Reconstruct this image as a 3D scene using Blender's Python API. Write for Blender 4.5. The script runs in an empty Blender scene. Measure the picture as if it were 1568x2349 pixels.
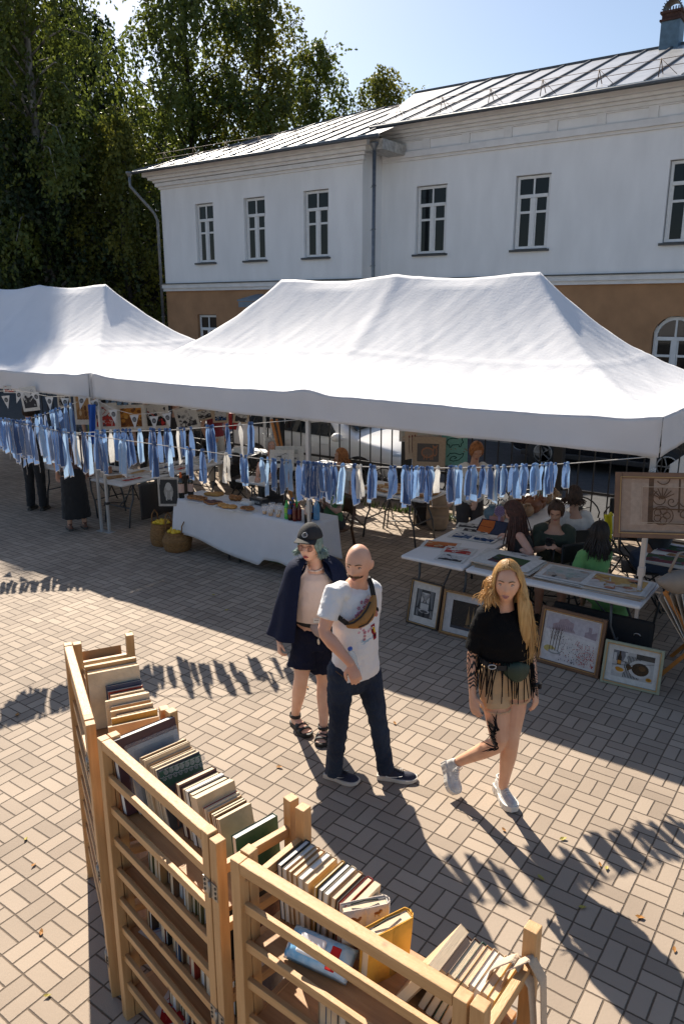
import bpy, bmesh, math, random
from mathutils import Vector, Matrix, Euler, noise
R = math.radians
V = Vector
sc = bpy.context.scene
col = sc.collection
# ------------------------------------------------------------------ camera, sky, sun, exposure
YAW = R(35.57); PITCH = R(15.04); CAM_Z = 3.337
cam_d = bpy.data.cameras.new('camera'); cam = bpy.data.objects.new('camera', cam_d); col.objects.link(cam)
cam.location = (0, 0, CAM_Z); cam.rotation_euler = (R(90) - PITCH, 0, YAW)
cam_d.sensor_fit = 'VERTICAL'; cam_d.sensor_height = 36.0; cam_d.lens = 26.59
cam_d.clip_start = 0.05; cam_d.clip_end = 2000
sc.camera = cam
SUN_EL = R(39.5); SUN_DIR = V((-.813, .587, 0)).normalized() * math.cos(SUN_EL) + V((0, 0, math.sin(SUN_EL)))
wd = bpy.data.worlds.new('World'); sc.world = wd; wd.use_nodes = True
nt = wd.node_tree; bg = nt.nodes['Background']
sky = nt.nodes.new('ShaderNodeTexSky'); sky.sky_type = 'NISHITA'; sky.sun_disc = False
sky.sun_elevation = SUN_EL; sky.sun_rotation = math.atan2(SUN_DIR.x, SUN_DIR.y)
sky.air_density = 1.0; sky.dust_density = .95; sky.ozone_density = 1.5; sky.altitude = 100
nt.links.new(sky.outputs[0], bg.inputs[0]); bg.inputs[1].default_value = 0.066
sd = bpy.data.lights.new('sun', 'SUN'); sd.energy = 5.0; sd.angle = R(0.55); sd.color = (1, .905, .77)
so = bpy.data.objects.new('sun', sd); col.objects.link(so)
so.rotation_euler = SUN_DIR.to_track_quat('Z', 'Y').to_euler(); so.location = (-20, 15, 30)
vs = sc.view_settings; vs.view_transform = 'Standard'; vs.look = 'None'; vs.exposure = 1.0; vs.gamma = 1.0
sc.cycles.max_bounces = 8; sc.cycles.transparent_max_bounces = 12
# ------------------------------------------------------------------ authoring helper: where a pixel of the 1568 px wide photo lies at a forward distance
_cu, _cs = math.cos(YAW), math.sin(YAW)
def at(px, py, Y):
    a = (px - 784) / 1735.; b = -(py - 1174.5) / 1735.
    d = V((a, math.cos(PITCH) + b * math.sin(PITCH), -math.sin(PITCH) + b * math.cos(PITCH)))
    d = d * (Y / d.y)
    return V((d.x * _cu - d.y * _cs, d.x * _cs + d.y * _cu, d.z + CAM_Z))
CAM_R = V((_cu, _cs, 0)); CAM_F = V((-_cs, _cu, 0)); UP = V((0, 0, 1))
# ------------------------------------------------------------------ materials
_mats = {}
def nd(t, ty, **kw):
    n = t.nodes.new(ty)
    for k, v in kw.items():
        if k.startswith('i_'):
            n.inputs[int(k[2:])].default_value = v
        else: setattr(n, k, v)
    return n
def mat(name, c, rough=.6, var=.0, scale=20., bump=0., bscale=None, metal=0., spec=.5, trans=0., coat=0., c2=None, stretch=None, transl=0., alpha=1., sheen=0.):
    """Principled material; colour varies between c and c2 (or c*(1-var)) with object-space noise, plus bump."""
    if name in _mats: return _mats[name]
    m = bpy.data.materials.new(name); m.use_nodes = True; t = m.node_tree; L = t.links.new
    b = t.nodes['Principled BSDF']; out = t.nodes['Material Output']
    b.inputs['Base Color'].default_value = (*c, 1); b.inputs['Roughness'].default_value = rough
    b.inputs['Metallic'].default_value = metal; b.inputs['Specular IOR Level'].default_value = spec
    if trans: b.inputs['Transmission Weight'].default_value = trans
    if coat: b.inputs['Coat Weight'].default_value = coat; b.inputs['Coat Roughness'].default_value = .05
    if sheen: b.inputs['Sheen Weight'].default_value = sheen
    if alpha < 1: b.inputs['Alpha'].default_value = alpha
    if var or bump or c2:
        tc = nd(t, 'ShaderNodeTexCoord'); src = tc.outputs['Object']
        if stretch:
            mp = nd(t, 'ShaderNodeMapping'); mp.inputs['Scale'].default_value = stretch; L(src, mp.inputs[0]); src = mp.outputs[0]
        if var or c2:
            n = nd(t, 'ShaderNodeTexNoise'); n.inputs['Scale'].default_value = scale; n.inputs['Detail'].default_value = 6; L(src, n.inputs['Vector'])
            cr = nd(t, 'ShaderNodeValToRGB'); cr.color_ramp.elements[0].position = .32; cr.color_ramp.elements[1].position = .68
            k = 1 - var
            cr.color_ramp.elements[0].color = (*(c2 or tuple(x * k for x in c)), 1); cr.color_ramp.elements[1].color = (*c, 1)
            L(n.outputs[0], cr.inputs[0]); L(cr.outputs[0], b.inputs['Base Color'])
        if bump:
            n2 = nd(t, 'ShaderNodeTexNoise'); n2.inputs['Scale'].default_value = bscale or scale * 3; n2.inputs['Detail'].default_value = 5; L(src, n2.inputs['Vector'])
            bp = nd(t, 'ShaderNodeBump'); bp.inputs['Strength'].default_value = min(1, bump); bp.inputs['Distance'].default_value = .01 if bump <= 1 else .01 * bump
            L(n2.outputs[0], bp.inputs['Height']); L(bp.outputs[0], b.inputs['Normal'])
    if transl:
        tr = nd(t, 'ShaderNodeBsdfTranslucent'); mx = nd(t, 'ShaderNodeMixShader'); mx.inputs[0].default_value = transl
        if b.inputs['Base Color'].links: L(b.inputs['Base Color'].links[0].from_socket, tr.inputs[0])
        else: tr.inputs[0].default_value = (*c, 1)
        L(b.outputs[0], mx.inputs[1]); L(tr.outputs[0], mx.inputs[2]); L(mx.outputs[0], out.inputs[0])
    _mats[name] = m
    return m
# ------------------------------------------------------------------ mesh builder
class MB:
    def __init__(s): s.v = []; s.f = []; s.m = []; s.sm = []
    def add(s, vs_, fs, mi=0, sm=False):
        o = len(s.v); s.v += [tuple(p) for p in vs_]
        for f in fs: s.f.append(tuple(i + o for i in f)); s.m.append(mi); s.sm.append(sm)
        return s
    def box(s, a, b, mi=0, M=None, bev=0.):
        x0, y0, z0 = [min(a[i], b[i]) for i in range(3)]; x1, y1, z1 = [max(a[i], b[i]) for i in range(3)]
        p = [(x, y, z) for z in (z0, z1) for y in (y0, y1) for x in (x0, x1)]
        if M: p = [M @ V(q) for q in p]
        return s.add(p, [(0, 2, 3, 1), (4, 5, 7, 6), (0, 1, 5, 4), (2, 6, 7, 3), (0, 4, 6, 2), (1, 3, 7, 5)], mi)
    def bar(s, p, q, wx, wy=None, mi=0, side=None):
        """rectangular bar from p to q"""
        p, q = V(p), V(q); wy = wy or wx; t = (q - p).normalized()
        sd_ = V(side) if side else (V((0, 0, 1)) if abs(t.z) < .9 else V((1, 0, 0)))
        a = (sd_ - t * sd_.dot(t)).normalized(); b = t.cross(a)
        r = lambda c: [c + a * (i * wx / 2) + b * (j * wy / 2) for i, j in ((-1, -1), (1, -1), (1, 1), (-1, 1))]
        return s.add(r(p) + r(q), [(3, 2, 1, 0), (4, 5, 6, 7)] + [(i, (i + 1) % 4, 4 + (i + 1) % 4, 4 + i) for i in range(4)], mi)
    def tube(s, pts, rad, n=8, mi=0, caps=True, sm=True):
        pts = [V(p) for p in pts]; rr = rad if isinstance(rad, (list, tuple)) else [rad] * len(pts)
        vs_, fs = [], []; a = None
        for i, p in enumerate(pts):
            t = (pts[min(i + 1, len(pts) - 1)] - pts[max(i - 1, 0)])
            t = t.normalized() if t.length > 1e-9 else UP
            if a is None:
                a = V((0, 0, 1)) if abs(t.z) < .9 else V((1, 0, 0))
            a = (a - t * a.dot(t)); a = a.normalized() if a.length > 1e-6 else t.orthogonal().normalized()
            b = t.cross(a)
            vs_ += [p + (a * math.cos(2 * math.pi * k / n) + b * math.sin(2 * math.pi * k / n)) * rr[i] for k in range(n)]
        for i in range(len(pts) - 1):
            for k in range(n):
                k2 = (k + 1) % n; fs.append((i * n + k, i * n + k2, (i + 1) * n + k2, (i + 1) * n + k))
        s.add(vs_, fs, mi, sm)
        if caps:
            o = len(s.v) - len(vs_)
            s.f.append(tuple(o + k for k in reversed(range(n)))); s.m.append(mi); s.sm.append(False)
            s.f.append(tuple(o + (len(pts) - 1) * n + k for k in range(n))); s.m.append(mi); s.sm.append(False)
        return s
    def lathe(s, prof, n=20, c=(0, 0, 0), mi=0, sx=1, sy=1, sm=True, M=None, capb=True, capt=True):
        c = V(c); vs_, fs = [], []
        for r, z in prof:
            for k in range(n):
                p = V((r * math.cos(2 * math.pi * k / n) * sx, r * math.sin(2 * math.pi * k / n) * sy, z))
                vs_.append((M @ p if M else p) + c)
        for i in range(len(prof) - 1):
            for k in range(n):
                k2 = (k + 1) % n; fs.append((i * n + k, i * n + k2, (i + 1) * n + k2, (i + 1) * n + k))
        s.add(vs_, fs, mi, sm); o = len(s.v) - len(vs_)
        if capb: s.f.append(tuple(o + k for k in reversed(range(n)))); s.m.append(mi); s.sm.append(False)
        if capt: s.f.append(tuple(o + (len(prof) - 1) * n + k for k in range(n))); s.m.append(mi); s.sm.append(False)
        return s
    def ell(s, c, r, mi=0, M=None, n=14, m=9, sm=True):
        if not hasattr(r, '__len__'): r = (r, r, r)
        c = V(c); vs_, fs = [], []
        for i in range(1, m):
            ph = math.pi * i / m - math.pi / 2
            for k in range(n):
                p = V((math.cos(ph) * math.cos(2 * math.pi * k / n) * r[0], math.cos(ph) * math.sin(2 * math.pi * k / n) * r[1], math.sin(ph) * r[2]))
                vs_.append((M @ p if M else p) + c)
        b, t = V((0, 0, -r[2])), V((0, 0, r[2]))
        vs_ += [(M @ b if M else b) + c, (M @ t if M else t) + c]
        for i in range(m - 2):
            for k in range(n):
                k2 = (k + 1) % n; fs.append((i * n + k, i * n + k2, (i + 1) * n + k2, (i + 1) * n + k))
        q = (m - 1) * n
        for k in range(n):
            fs.append((q, (k + 1) % n, k)); fs.append((q + 1, (m - 2) * n + k, (m - 2) * n + (k + 1) % n))
        return s.add(vs_, fs, mi, sm)
    def poly(s, pts, mi=0): return s.add(pts, [tuple(range(len(pts)))], mi)
    def prism(s, pts, d, mi=0):
        """closed outline pts extruded by vector d"""
        n = len(pts); d = V(d); p = [V(q) for q in pts]
        return s.add(p + [q + d for q in p], [tuple(reversed(range(n))), tuple(range(n, 2 * n))] + [(i, (i + 1) % n, n + (i + 1) % n, n + i) for i in range(n)], mi)
    def grid(s, fn, nu, nv, mi=0, sm=True):
        vs_ = [fn(i / nu, j / nv) for j in range(nv + 1) for i in range(nu + 1)]
        fs = [(j * (nu + 1) + i, j * (nu + 1) + i + 1, (j + 1) * (nu + 1) + i + 1, (j + 1) * (nu + 1) + i) for j in range(nv) for i in range(nu)]
        return s.add(vs_, fs, mi, sm)
    def loft(s, rows, side=None, n=16, mi=0, cap0='round', cap1='round', sm=True):
        """rows: (point, rx, ry[, side]) elliptical sections along a spine; closed at both ends"""
        pts = [V(r[0]) for r in rows]; rings = []
        for i, r in enumerate(rows):
            t = pts[min(i + 1, len(pts) - 1)] - pts[max(i - 1, 0)]
            t = t.normalized() if t.length > 1e-9 else UP
            sd_ = V(r[3]) if len(r) > 3 and r[3] is not None else (V(side) if side is not None else t.orthogonal())
            a = sd_ - t * sd_.dot(t); a = a.normalized() if a.length > 1e-5 else t.orthogonal().normalized()
            rings.append((pts[i], a, t.cross(a), r[1], r[2], t))
        full = []
        def capr(rg, sgn):
            p, a, b, rx, ry, t = rg; k = min(rx, ry)
            return [(p + t * sgn * k * math.sin(h), a, b, rx * math.cos(h), ry * math.cos(h), t) for h in (R(30), R(58), R(80))]
        if cap0 == 'round': full += list(reversed(capr(rings[0], -1)))
        full += rings
        if cap1 == 'round': full += capr(rings[-1], 1)
        vs_ = []
        for p, a, b, rx, ry, t in full:
            vs_ += [p + a * rx * math.cos(2 * math.pi * k / n) + b * ry * math.sin(2 * math.pi * k / n) for k in range(n)]
        fs = [(i * n + k, i * n + (k + 1) % n, (i + 1) * n + (k + 1) % n, (i + 1) * n + k) for i in range(len(full) - 1) for k in range(n)]
        fs += [tuple(reversed(range(n))), tuple(range((len(full) - 1) * n, len(full) * n))]
        return s.add(vs_, fs, mi, sm)
    def xform(s, M): s.v = [tuple(M @ V(p)) for p in s.v]; return s
    def shift(s, d): d = V(d); s.v = [tuple(V(p) + d) for p in s.v]; return s
    def mesh(s, name, mats):
        me = bpy.data.meshes.new(name); me.from_pydata(s.v, [], s.f)
        for m in (mats if isinstance(mats, (list, tuple)) else [mats]): me.materials.append(m)
        me.polygons.foreach_set('material_index', s.m); me.polygons.foreach_set('use_smooth', s.sm); me.update()
        return me
    def build(s, name, mats, parent=None, bevel=0., loc=None, rz=None, subs=0, solid=0., seg=2):
        o = bpy.data.objects.new(name, s.mesh(name, mats)); col.objects.link(o)
        if parent is not None: o.parent = parent
        if loc is not None: o.location = loc
        if rz is not None: o.rotation_euler = (0, 0, rz)
        if solid:
            md = o.modifiers.new('solid', 'SOLIDIFY'); md.thickness = solid; md.offset = 0
        if bevel:
            md = o.modifiers.new('bevel', 'BEVEL'); md.width = bevel; md.segments = seg; md.limit_method = 'ANGLE'; md.angle_limit = R(40)
        if subs:
            md = o.modifiers.new('sub', 'SUBSURF'); md.levels = subs; md.render_levels = subs
        return o
    def remesh(s, name, m, parent=None, voxel=.008, smooth=6, disp=0., dscale=.06, factor=.5):
        """the builder's solids fused into ONE continuous surface"""
        o = s.build(name, m, parent)
        md = o.modifiers.new('fuse', 'REMESH'); md.mode = 'VOXEL'; md.voxel_size = voxel; md.use_smooth_shade = True
        if smooth:
            md = o.modifiers.new('relax', 'SMOOTH'); md.factor = factor; md.iterations = smooth
        if disp:
            tx = bpy.data.textures.get('folds%g' % dscale) or bpy.data.textures.new('folds%g' % dscale, 'CLOUDS')
            tx.noise_scale = dscale; tx.noise_depth = 2
            md = o.modifiers.new('folds', 'DISPLACE'); md.texture = tx; md.strength = disp; md.mid_level = .5; md.texture_coords = 'LOCAL'
        return o
def tag(o, label, cat, group=None, kind=None):
    if label: o['label'] = label
    if cat: o['category'] = cat
    if group: o['group'] = group
    if kind: o['kind'] = kind
    return o
def thing(name, label, cat, loc=(0, 0, 0), rz=0, group=None):
    o = bpy.data.objects.new(name, None); col.objects.link(o); o.location = loc; o.rotation_euler = (0, 0, rz); o.empty_display_size = .2
    return tag(o, label, cat, group)
def struct(o): o['kind'] = 'structure'; return o
def kids(o): return [c for c in list(o.children)]
def dup(o, loc=None, rz=None, label=None, parent=None, group=None):
    c = o.copy(); col.objects.link(c)
    if parent is not None: c.parent = parent
    if loc is not None: c.location = loc
    if rz is not None: c.rotation_euler = (0, 0, rz)
    if label: c['label'] = label
    if group: c['group'] = group
    for ch in kids(o): dup(ch, parent=c)
    return c
def lerp(a, b, t): return a + (b - a) * t
def sstep(a, b, x):
    t = max(0., min(1., (x - a) / (b - a))); return t * t * (3 - 2 * t)
import numpy as np
# ================================================================== SETTING: ground
def paving_mat():
    m = bpy.data.materials.new('block_paving'); m.use_nodes = True; t = m.node_tree; L = t.links.new
    b = t.nodes['Principled BSDF']; b.inputs['Roughness'].default_value = .82
    def math_(op, a, b_=None, c=None):
        n = t.nodes.new('ShaderNodeMath'); n.operation = op
        for i, x in enumerate((a, b_, c)):
            if x is None: continue
            if isinstance(x, (int, float)): n.inputs[i].default_value = x
            else: L(x, n.inputs[i])
        return n.outputs[0]
    geo = t.nodes.new('ShaderNodeTexCoord'); sep = t.nodes.new('ShaderNodeSeparateXYZ')
    wob = nd(t, 'ShaderNodeTexNoise'); wob.inputs['Scale'].default_value = 1.7; wob.inputs['Detail'].default_value = 3; L(geo.outputs['Object'], wob.inputs['Vector'])
    wm = t.nodes.new('ShaderNodeVectorMath'); wm.operation = 'MULTIPLY_ADD'; L(wob.outputs['Color'], wm.inputs[0]); wm.inputs[1].default_value = (.02, .02, 0); L(geo.outputs['Object'], wm.inputs[2])
    L(wm.outputs[0], sep.inputs[0])
    X = math_('ADD', math_('MULTIPLY', sep.outputs[0], 5.0), 1000 - .1); Y = math_('ADD', math_('MULTIPLY', sep.outputs[1], 5.0), 1000 - .14)
    ix, iy = math_('FLOOR', X), math_('FLOOR', Y); fx, fy = math_('SUBTRACT', X, ix), math_('SUBTRACT', Y, iy)
    par = math_('MODULO', math_('ADD', ix, iy), 2.0)           # 1: two blocks lying along w
    def mix(a, b_):                                            # par ? a : b_
        return math_('ADD', math_('MULTIPLY', a, par), math_('MULTIPLY', b_, math_('SUBTRACT', 1.0, par)))
    s = mix(fx, fy); l = mix(fy, fx)                           # across the block pair, along the blocks
    half = math_('FLOOR', math_('MULTIPLY', s, 2.0)); sf = math_('SUBTRACT', math_('MULTIPLY', s, 2.0), half)
    ds = math_('MULTIPLY', math_('MINIMUM', sf, math_('SUBTRACT', 1.0, sf)), .5)
    dl = math_('MINIMUM', l, math_('SUBTRACT', 1.0, l))
    fine = nd(t, 'ShaderNodeTexNoise'); fine.inputs['Scale'].default_value = 60; fine.inputs['Detail'].default_value = 4; L(geo.outputs['Object'], fine.inputs['Vector'])
    d = math_('ADD', math_('MINIMUM', ds, dl), math_('MULTIPLY', math_('SUBTRACT', fine.outputs[0], .5), .022))
    joint = nd(t, 'ShaderNodeMapRange'); joint.inputs[1].default_value = .014; joint.inputs[2].default_value = .034; L(d, joint.inputs[0])
    cmb = t.nodes.new('ShaderNodeCombineXYZ'); L(ix, cmb.inputs[0]); L(iy, cmb.inputs[1]); L(half, cmb.inputs[2])
    wn = t.nodes.new('ShaderNodeTexWhiteNoise'); wn.noise_dimensions = '3D'; L(cmb.outputs[0], wn.inputs['Vector'])
    big = nd(t, 'ShaderNodeTexNoise'); big.inputs['Scale'].default_value = .9; big.inputs['Detail'].default_value = 5; L(geo.outputs['Object'], big.inputs['Vector'])
    sp = nd(t, 'ShaderNodeTexNoise'); sp.inputs['Scale'].default_value = 240; sp.inputs['Detail'].default_value = 3; L(geo.outputs['Object'], sp.inputs['Vector'])
    val = math_('ADD', math_('MULTIPLY', wn.outputs['Value'], .26), math_('ADD', math_('MULTIPLY', big.outputs[0], .5), math_('MULTIPLY', sp.outputs[0], .55)))
    cr = nd(t, 'ShaderNodeValToRGB'); e = cr.color_ramp.elements
    e[0].position = .36; e[0].color = (.200, .153, .114, 1); e[1].position = 1.0; e[1].color = (.45, .358, .272, 1); L(val, cr.inputs[0])
    sand = nd(t, 'ShaderNodeValToRGB'); sand.color_ramp.elements[0].color = (.05, .034, .022, 1); sand.color_ramp.elements[1].color = (.13, .09, .058, 1); L(big.outputs[0], sand.inputs[0])
    mx = t.nodes.new('ShaderNodeMix'); mx.data_type = 'RGBA'; L(joint.outputs[0], mx.inputs[0]); L(sand.outputs[0], mx.inputs[6]); L(cr.outputs[0], mx.inputs[7])
    # trodden sand lying over a few blocks
    st = nd(t, 'ShaderNodeTexNoise'); st.inputs['Scale'].default_value = .55; st.inputs['Detail'].default_value = 6; L(geo.outputs['Object'], st.inputs['Vector'])
    sm_ = nd(t, 'ShaderNodeMapRange'); sm_.inputs[1].default_value = .63; sm_.inputs[2].default_value = .74; sm_.inputs[4].default_value = .6; L(st.outputs[0], sm_.inputs[0])
    mx2 = t.nodes.new('ShaderNodeMix'); mx2.data_type = 'RGBA'; L(sm_.outputs[0], mx2.inputs[0]); L(mx.outputs[2], mx2.inputs[6]); mx2.inputs[7].default_value = (.25, .19, .145, 1)
    L(mx2.outputs[2], b.inputs['Base Color'])
    hgt = math_('ADD', math_('MULTIPLY', joint.outputs[0], 1.0), math_('ADD', math_('MULTIPLY', fine.outputs[0], .22), math_('MULTIPLY', wn.outputs['Value'], .12)))
    bp = nd(t, 'ShaderNodeBump'); bp.inputs['Strength'].default_value = .75; bp.inputs['Distance'].default_value = .006; L(hgt, bp.inputs['Height']); L(bp.outputs[0], b.inputs['Normal'])
    return m
def sheet(name, x0, x1, y0, y1, z, m): return struct(MB().add([(x0, y0, z), (x1, y0, z), (x1, y1, z), (x0, y1, z)], [(0, 1, 2, 3)]).build(name, m))
sheet('ground', -600, 600, -200, 1200, -.02, mat('earth', (.12, .095, .07), .95, .4, 3, .6, 40))
sheet('paving', -45, 30, -20, 10.62, 0, paving_mat())
sheet('soil_strip', -45, 30, 10.62, 11.35, -.004, mat('soil', (.30, .225, .16), .95, .45, 9, .9, 60))
sheet('road', -60, 40, 11.5, 18.2, -.012, mat('asphalt', (.055, .055, .058), .9, .3, 6, .5, 120))
struct(MB().box((-60, 11.352, -.1), (40, 11.498, .11)).build('kerb', mat('kerb_stone', (.33, .31, .28), .85, .3, 8, .4, 60), bevel=.015))
struct(MB().box((-60, 18.202, -.1), (40, 18.36, .45)).build('kerb', mat('kerb_stone', (.33, .31, .28)), bevel=.015))
lawn = MB().grid(lambda a, b: (lerp(-60, 40, a), lerp(18.362, 21.0, b), .42 + .1 * b + .05 * noise.noise(V((a * 90, b * 5, 0)))), 160, 8).build('lawn', mat('lawn', (.055, .1, .018), .9, .55, 5, 1.5, 50)); struct(lawn)
rg = random.Random(5); gb = MB()
for i in range(2600):
    x, y = rg.uniform(-16, 2), rg.uniform(18.4, 20.4); h = rg.uniform(.06, .16); a = rg.uniform(0, 6.28); d = V((math.cos(a) * .03, math.sin(a) * .03, 0)); p = V((x, y, .40 + .1 * (y - 18.36) / 2.6))
    gb.add([p - d, p + d, p + V((rg.uniform(-.05, .05), rg.uniform(-.05, .05), h))], [(0, 1, 2)])
for i in range(420):
    x, y = rg.uniform(-9, -1), rg.uniform(10.66, 11.0) ; y = 10.66 + (y - 10.66) * rg.random(); h = rg.uniform(.04, .14); a = rg.uniform(0, 6.28); d = V((math.cos(a) * .012, math.sin(a) * .012, 0)); p = V((x if rg.random() < .5 else rg.gauss(-6, .7), y, -.004))
    gb.add([p - d, p + d, p + V((rg.uniform(-.04, .04), rg.uniform(-.04, .04), h))], [(0, 1, 2)])
tag(gb.build('grass', mat('grass_blade', (.07, .13, .02), .7, .4, 3, transl=.3)), 'green grass growing along the kerbs beyond the fence', 'grass', kind='stuff')
# ================================================================== SETTING: the white building
WR, WL = 25.0, 23.75
m_white = mat('white_stucco', (.80, .80, .81), .88, .10, 1.7, .4, 30, stretch=(1, 1, .28))
m_mould = mat('white_moulding', (.74, .73, .73), .85, .12, 3, .2, 30)
m_ochre = mat('ochre_stucco', (.41, .225, .115), .9, .22, 1.6, .35, 26)
m_wframe = mat('window_paint', (.70, .70, .70), .5, .08, 9)
m_glass = mat('window_glass', (.010, .012, .014), .05, spec=.28)
m_dark = mat('dark_tin', (.06, .065, .07), .5, .3, 8)
m_zinc = mat('zinc_pipe', (.20, .215, .235), .42, .35, 7, metal=.55)
m_roof = mat('roof_tin', (.58, .58, .58), .36, .22, 2.2, .12, 9, metal=.6)
bld = thing('building', 'long white two storey building with ochre ground floor and grey tin roof', 'building', (-16.1 * .82, WR * .82, .6))
bld.scale = (.82, .82, .82)      # drawn at 25 m, scaled about the camera to 20.5 m, base raised with it
BO = V((-16.1, WR, 0))
def bpart(mb, name, m, parent=None, **k):
    mb.shift(-BO); return mb.build(name, m, parent or bld, **k)
winR = [(-14.64, -13.41, 5.23, 7.52), (-10.9, -9.71, 5.23, 7.52), (-6.15, -4.95, 5.23, 7.52), (-1.6, -.4, 5.23, 7.52)]
winL = [(-24.46, -23.43, 5.2, 7.52), (-21.75, -20.65, 5.2, 7.54), (-18.75, -17.58, 5.2, 7.56)]
lowR = [(-14.6, -13.4, .9, 2.9), (-10.9, -9.7, .9, 2.9), (-6.15, -4.85, .7, 3.13)]
lowL = [(-24.63, -23.5, .95, 3.1), (-18.8, -17.6, .95, 3.1)]
def wall(u0, u1, z0, z1, w, ops, rev=.2):
    mb = MB(); us = sorted({u0, u1, *[o[0] for o in ops], *[o[1] for o in ops]}); zs = sorted({z0, z1, *[o[2] for o in ops], *[o[3] for o in ops]})
    for i in range(len(us) - 1):
        for j in range(len(zs) - 1):
            cu, cz = (us[i] + us[i + 1]) / 2, (zs[j] + zs[j + 1]) / 2
            if any(o[0] < cu < o[1] and o[2] < cz < o[3] for o in ops): continue
            mb.poly([(us[i], w, zs[j]), (us[i + 1], w, zs[j]), (us[i + 1], w, zs[j + 1]), (us[i], w, zs[j + 1])])
    for a, b, c, d in ops:
        mb.poly([(a, w, c), (a, w + rev, c), (a, w + rev, d), (a, w, d)]); mb.poly([(b, w + rev, c), (b, w, c), (b, w, d), (b, w + rev, d)])
        mb.poly([(a, w, d), (a, w + rev, d), (b, w + rev, d), (b, w, d)]); mb.poly([(a, w + rev, c), (a, w, c), (b, w, c), (b, w + rev, c)])
    return mb
ZS = 4.1
mb = wall(-16.1, 4, ZS, 9.3, WR, winR); mb2 = wall(-26.5, -16.1, ZS, 8.8, WL, winL)
for p in (mb2,): mb.add(p.v, p.f)
mb.poly([(-16.1, WL, ZS), (-16.1, WR, ZS), (-16.1, WR, 9.0), (-16.1, WL, 8.8)]); mb.poly([(-26.5, 38, ZS), (-26.5, WL, ZS), (-26.5, WL, 8.8), (-26.5, 38, 8.8)])
mb.poly([(4, WR, -.9), (4, 38, -.9), (4, 38, 9.3), (4, WR, 9.3)]); mb.poly([(4, 38, -.9), (-26.5, 38, -.9), (-26.5, 38, 8.8), (4, 38, 9.3)])
bpart(mb, 'upper_wall', m_white)
mb = wall(-16.1, 4, -.9, ZS, WR, lowR); p = wall(-26.5, -16.1, -.9, ZS, WL, lowL); mb.add(p.v, p.f)
mb.poly([(-16.1, WL, -.9), (-16.1, WR, -.9), (-16.1, WR, ZS), (-16.1, WL, ZS)]); mb.poly([(-26.5, 38, -.9), (-26.5, WL, -.9), (-26.5, WL, ZS), (-26.5, 38, ZS)])
bpart(mb, 'lower_wall', m_ochre)
# string course, cornices and frieze panels
mb = MB()
mb.box((-16.0, WR - .10, 4.08), (4.05, WR + .02, 4.2)); mb.box((-16.0, WR - .17, 4.2), (4.08, WR + .02, 4.36))
mb.box((-26.6, WL - .10, 4.08), (-16.02, WL + .02, 4.2)); mb.box((-26.67, WL - .17, 4.2), (-15.93, WL + .02, 4.36))
mb.box((-16.0, WR - .07, 8.38), (4.05, WR + .02, 8.47)); mb.box((-16.0, WR - .16, 8.47), (4.08, WR + .02, 8.66))
for i, (z, o) in enumerate(((9.04, .10), (9.15, .2), (9.24, .34), (9.33, .5))): mb.box((-16.0, WR - o, z), (4.1, WR + .02, z + .11 if i < 3 else 9.47))
for i, (z, o) in enumerate(((8.24, .06), (8.34, .16), (8.5, .22), (8.6, .36), (8.72, .52))): mb.box((-26.5 - o, WL - o, z), (-16.1 + o, WL + .02, z + .14 if i < 4 else 8.89))
u = -15.9
for k in range(13):
    mb.box((u, WR - .06, 8.663), (u + .28, WR + .02, 9.037)); mb.box((u + .281, WR - .06, 8.663), (u + 1.5, WR + .02, 8.70)); mb.box((u + .281, WR - .06, 9.0), (u + 1.5, WR + .02, 9.037)); u += 1.503
bpart(mb, 'cornice', m_mould)
mb = MB(); mb.box((-16.0, WR - .22, 4.363), (4.1, WR, 4.40)); mb.box((-26.72, WL - .22, 4.363), (-15.9, WL, 4.40)); bpart(mb, 'string_course_flashing', m_dark)
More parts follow.
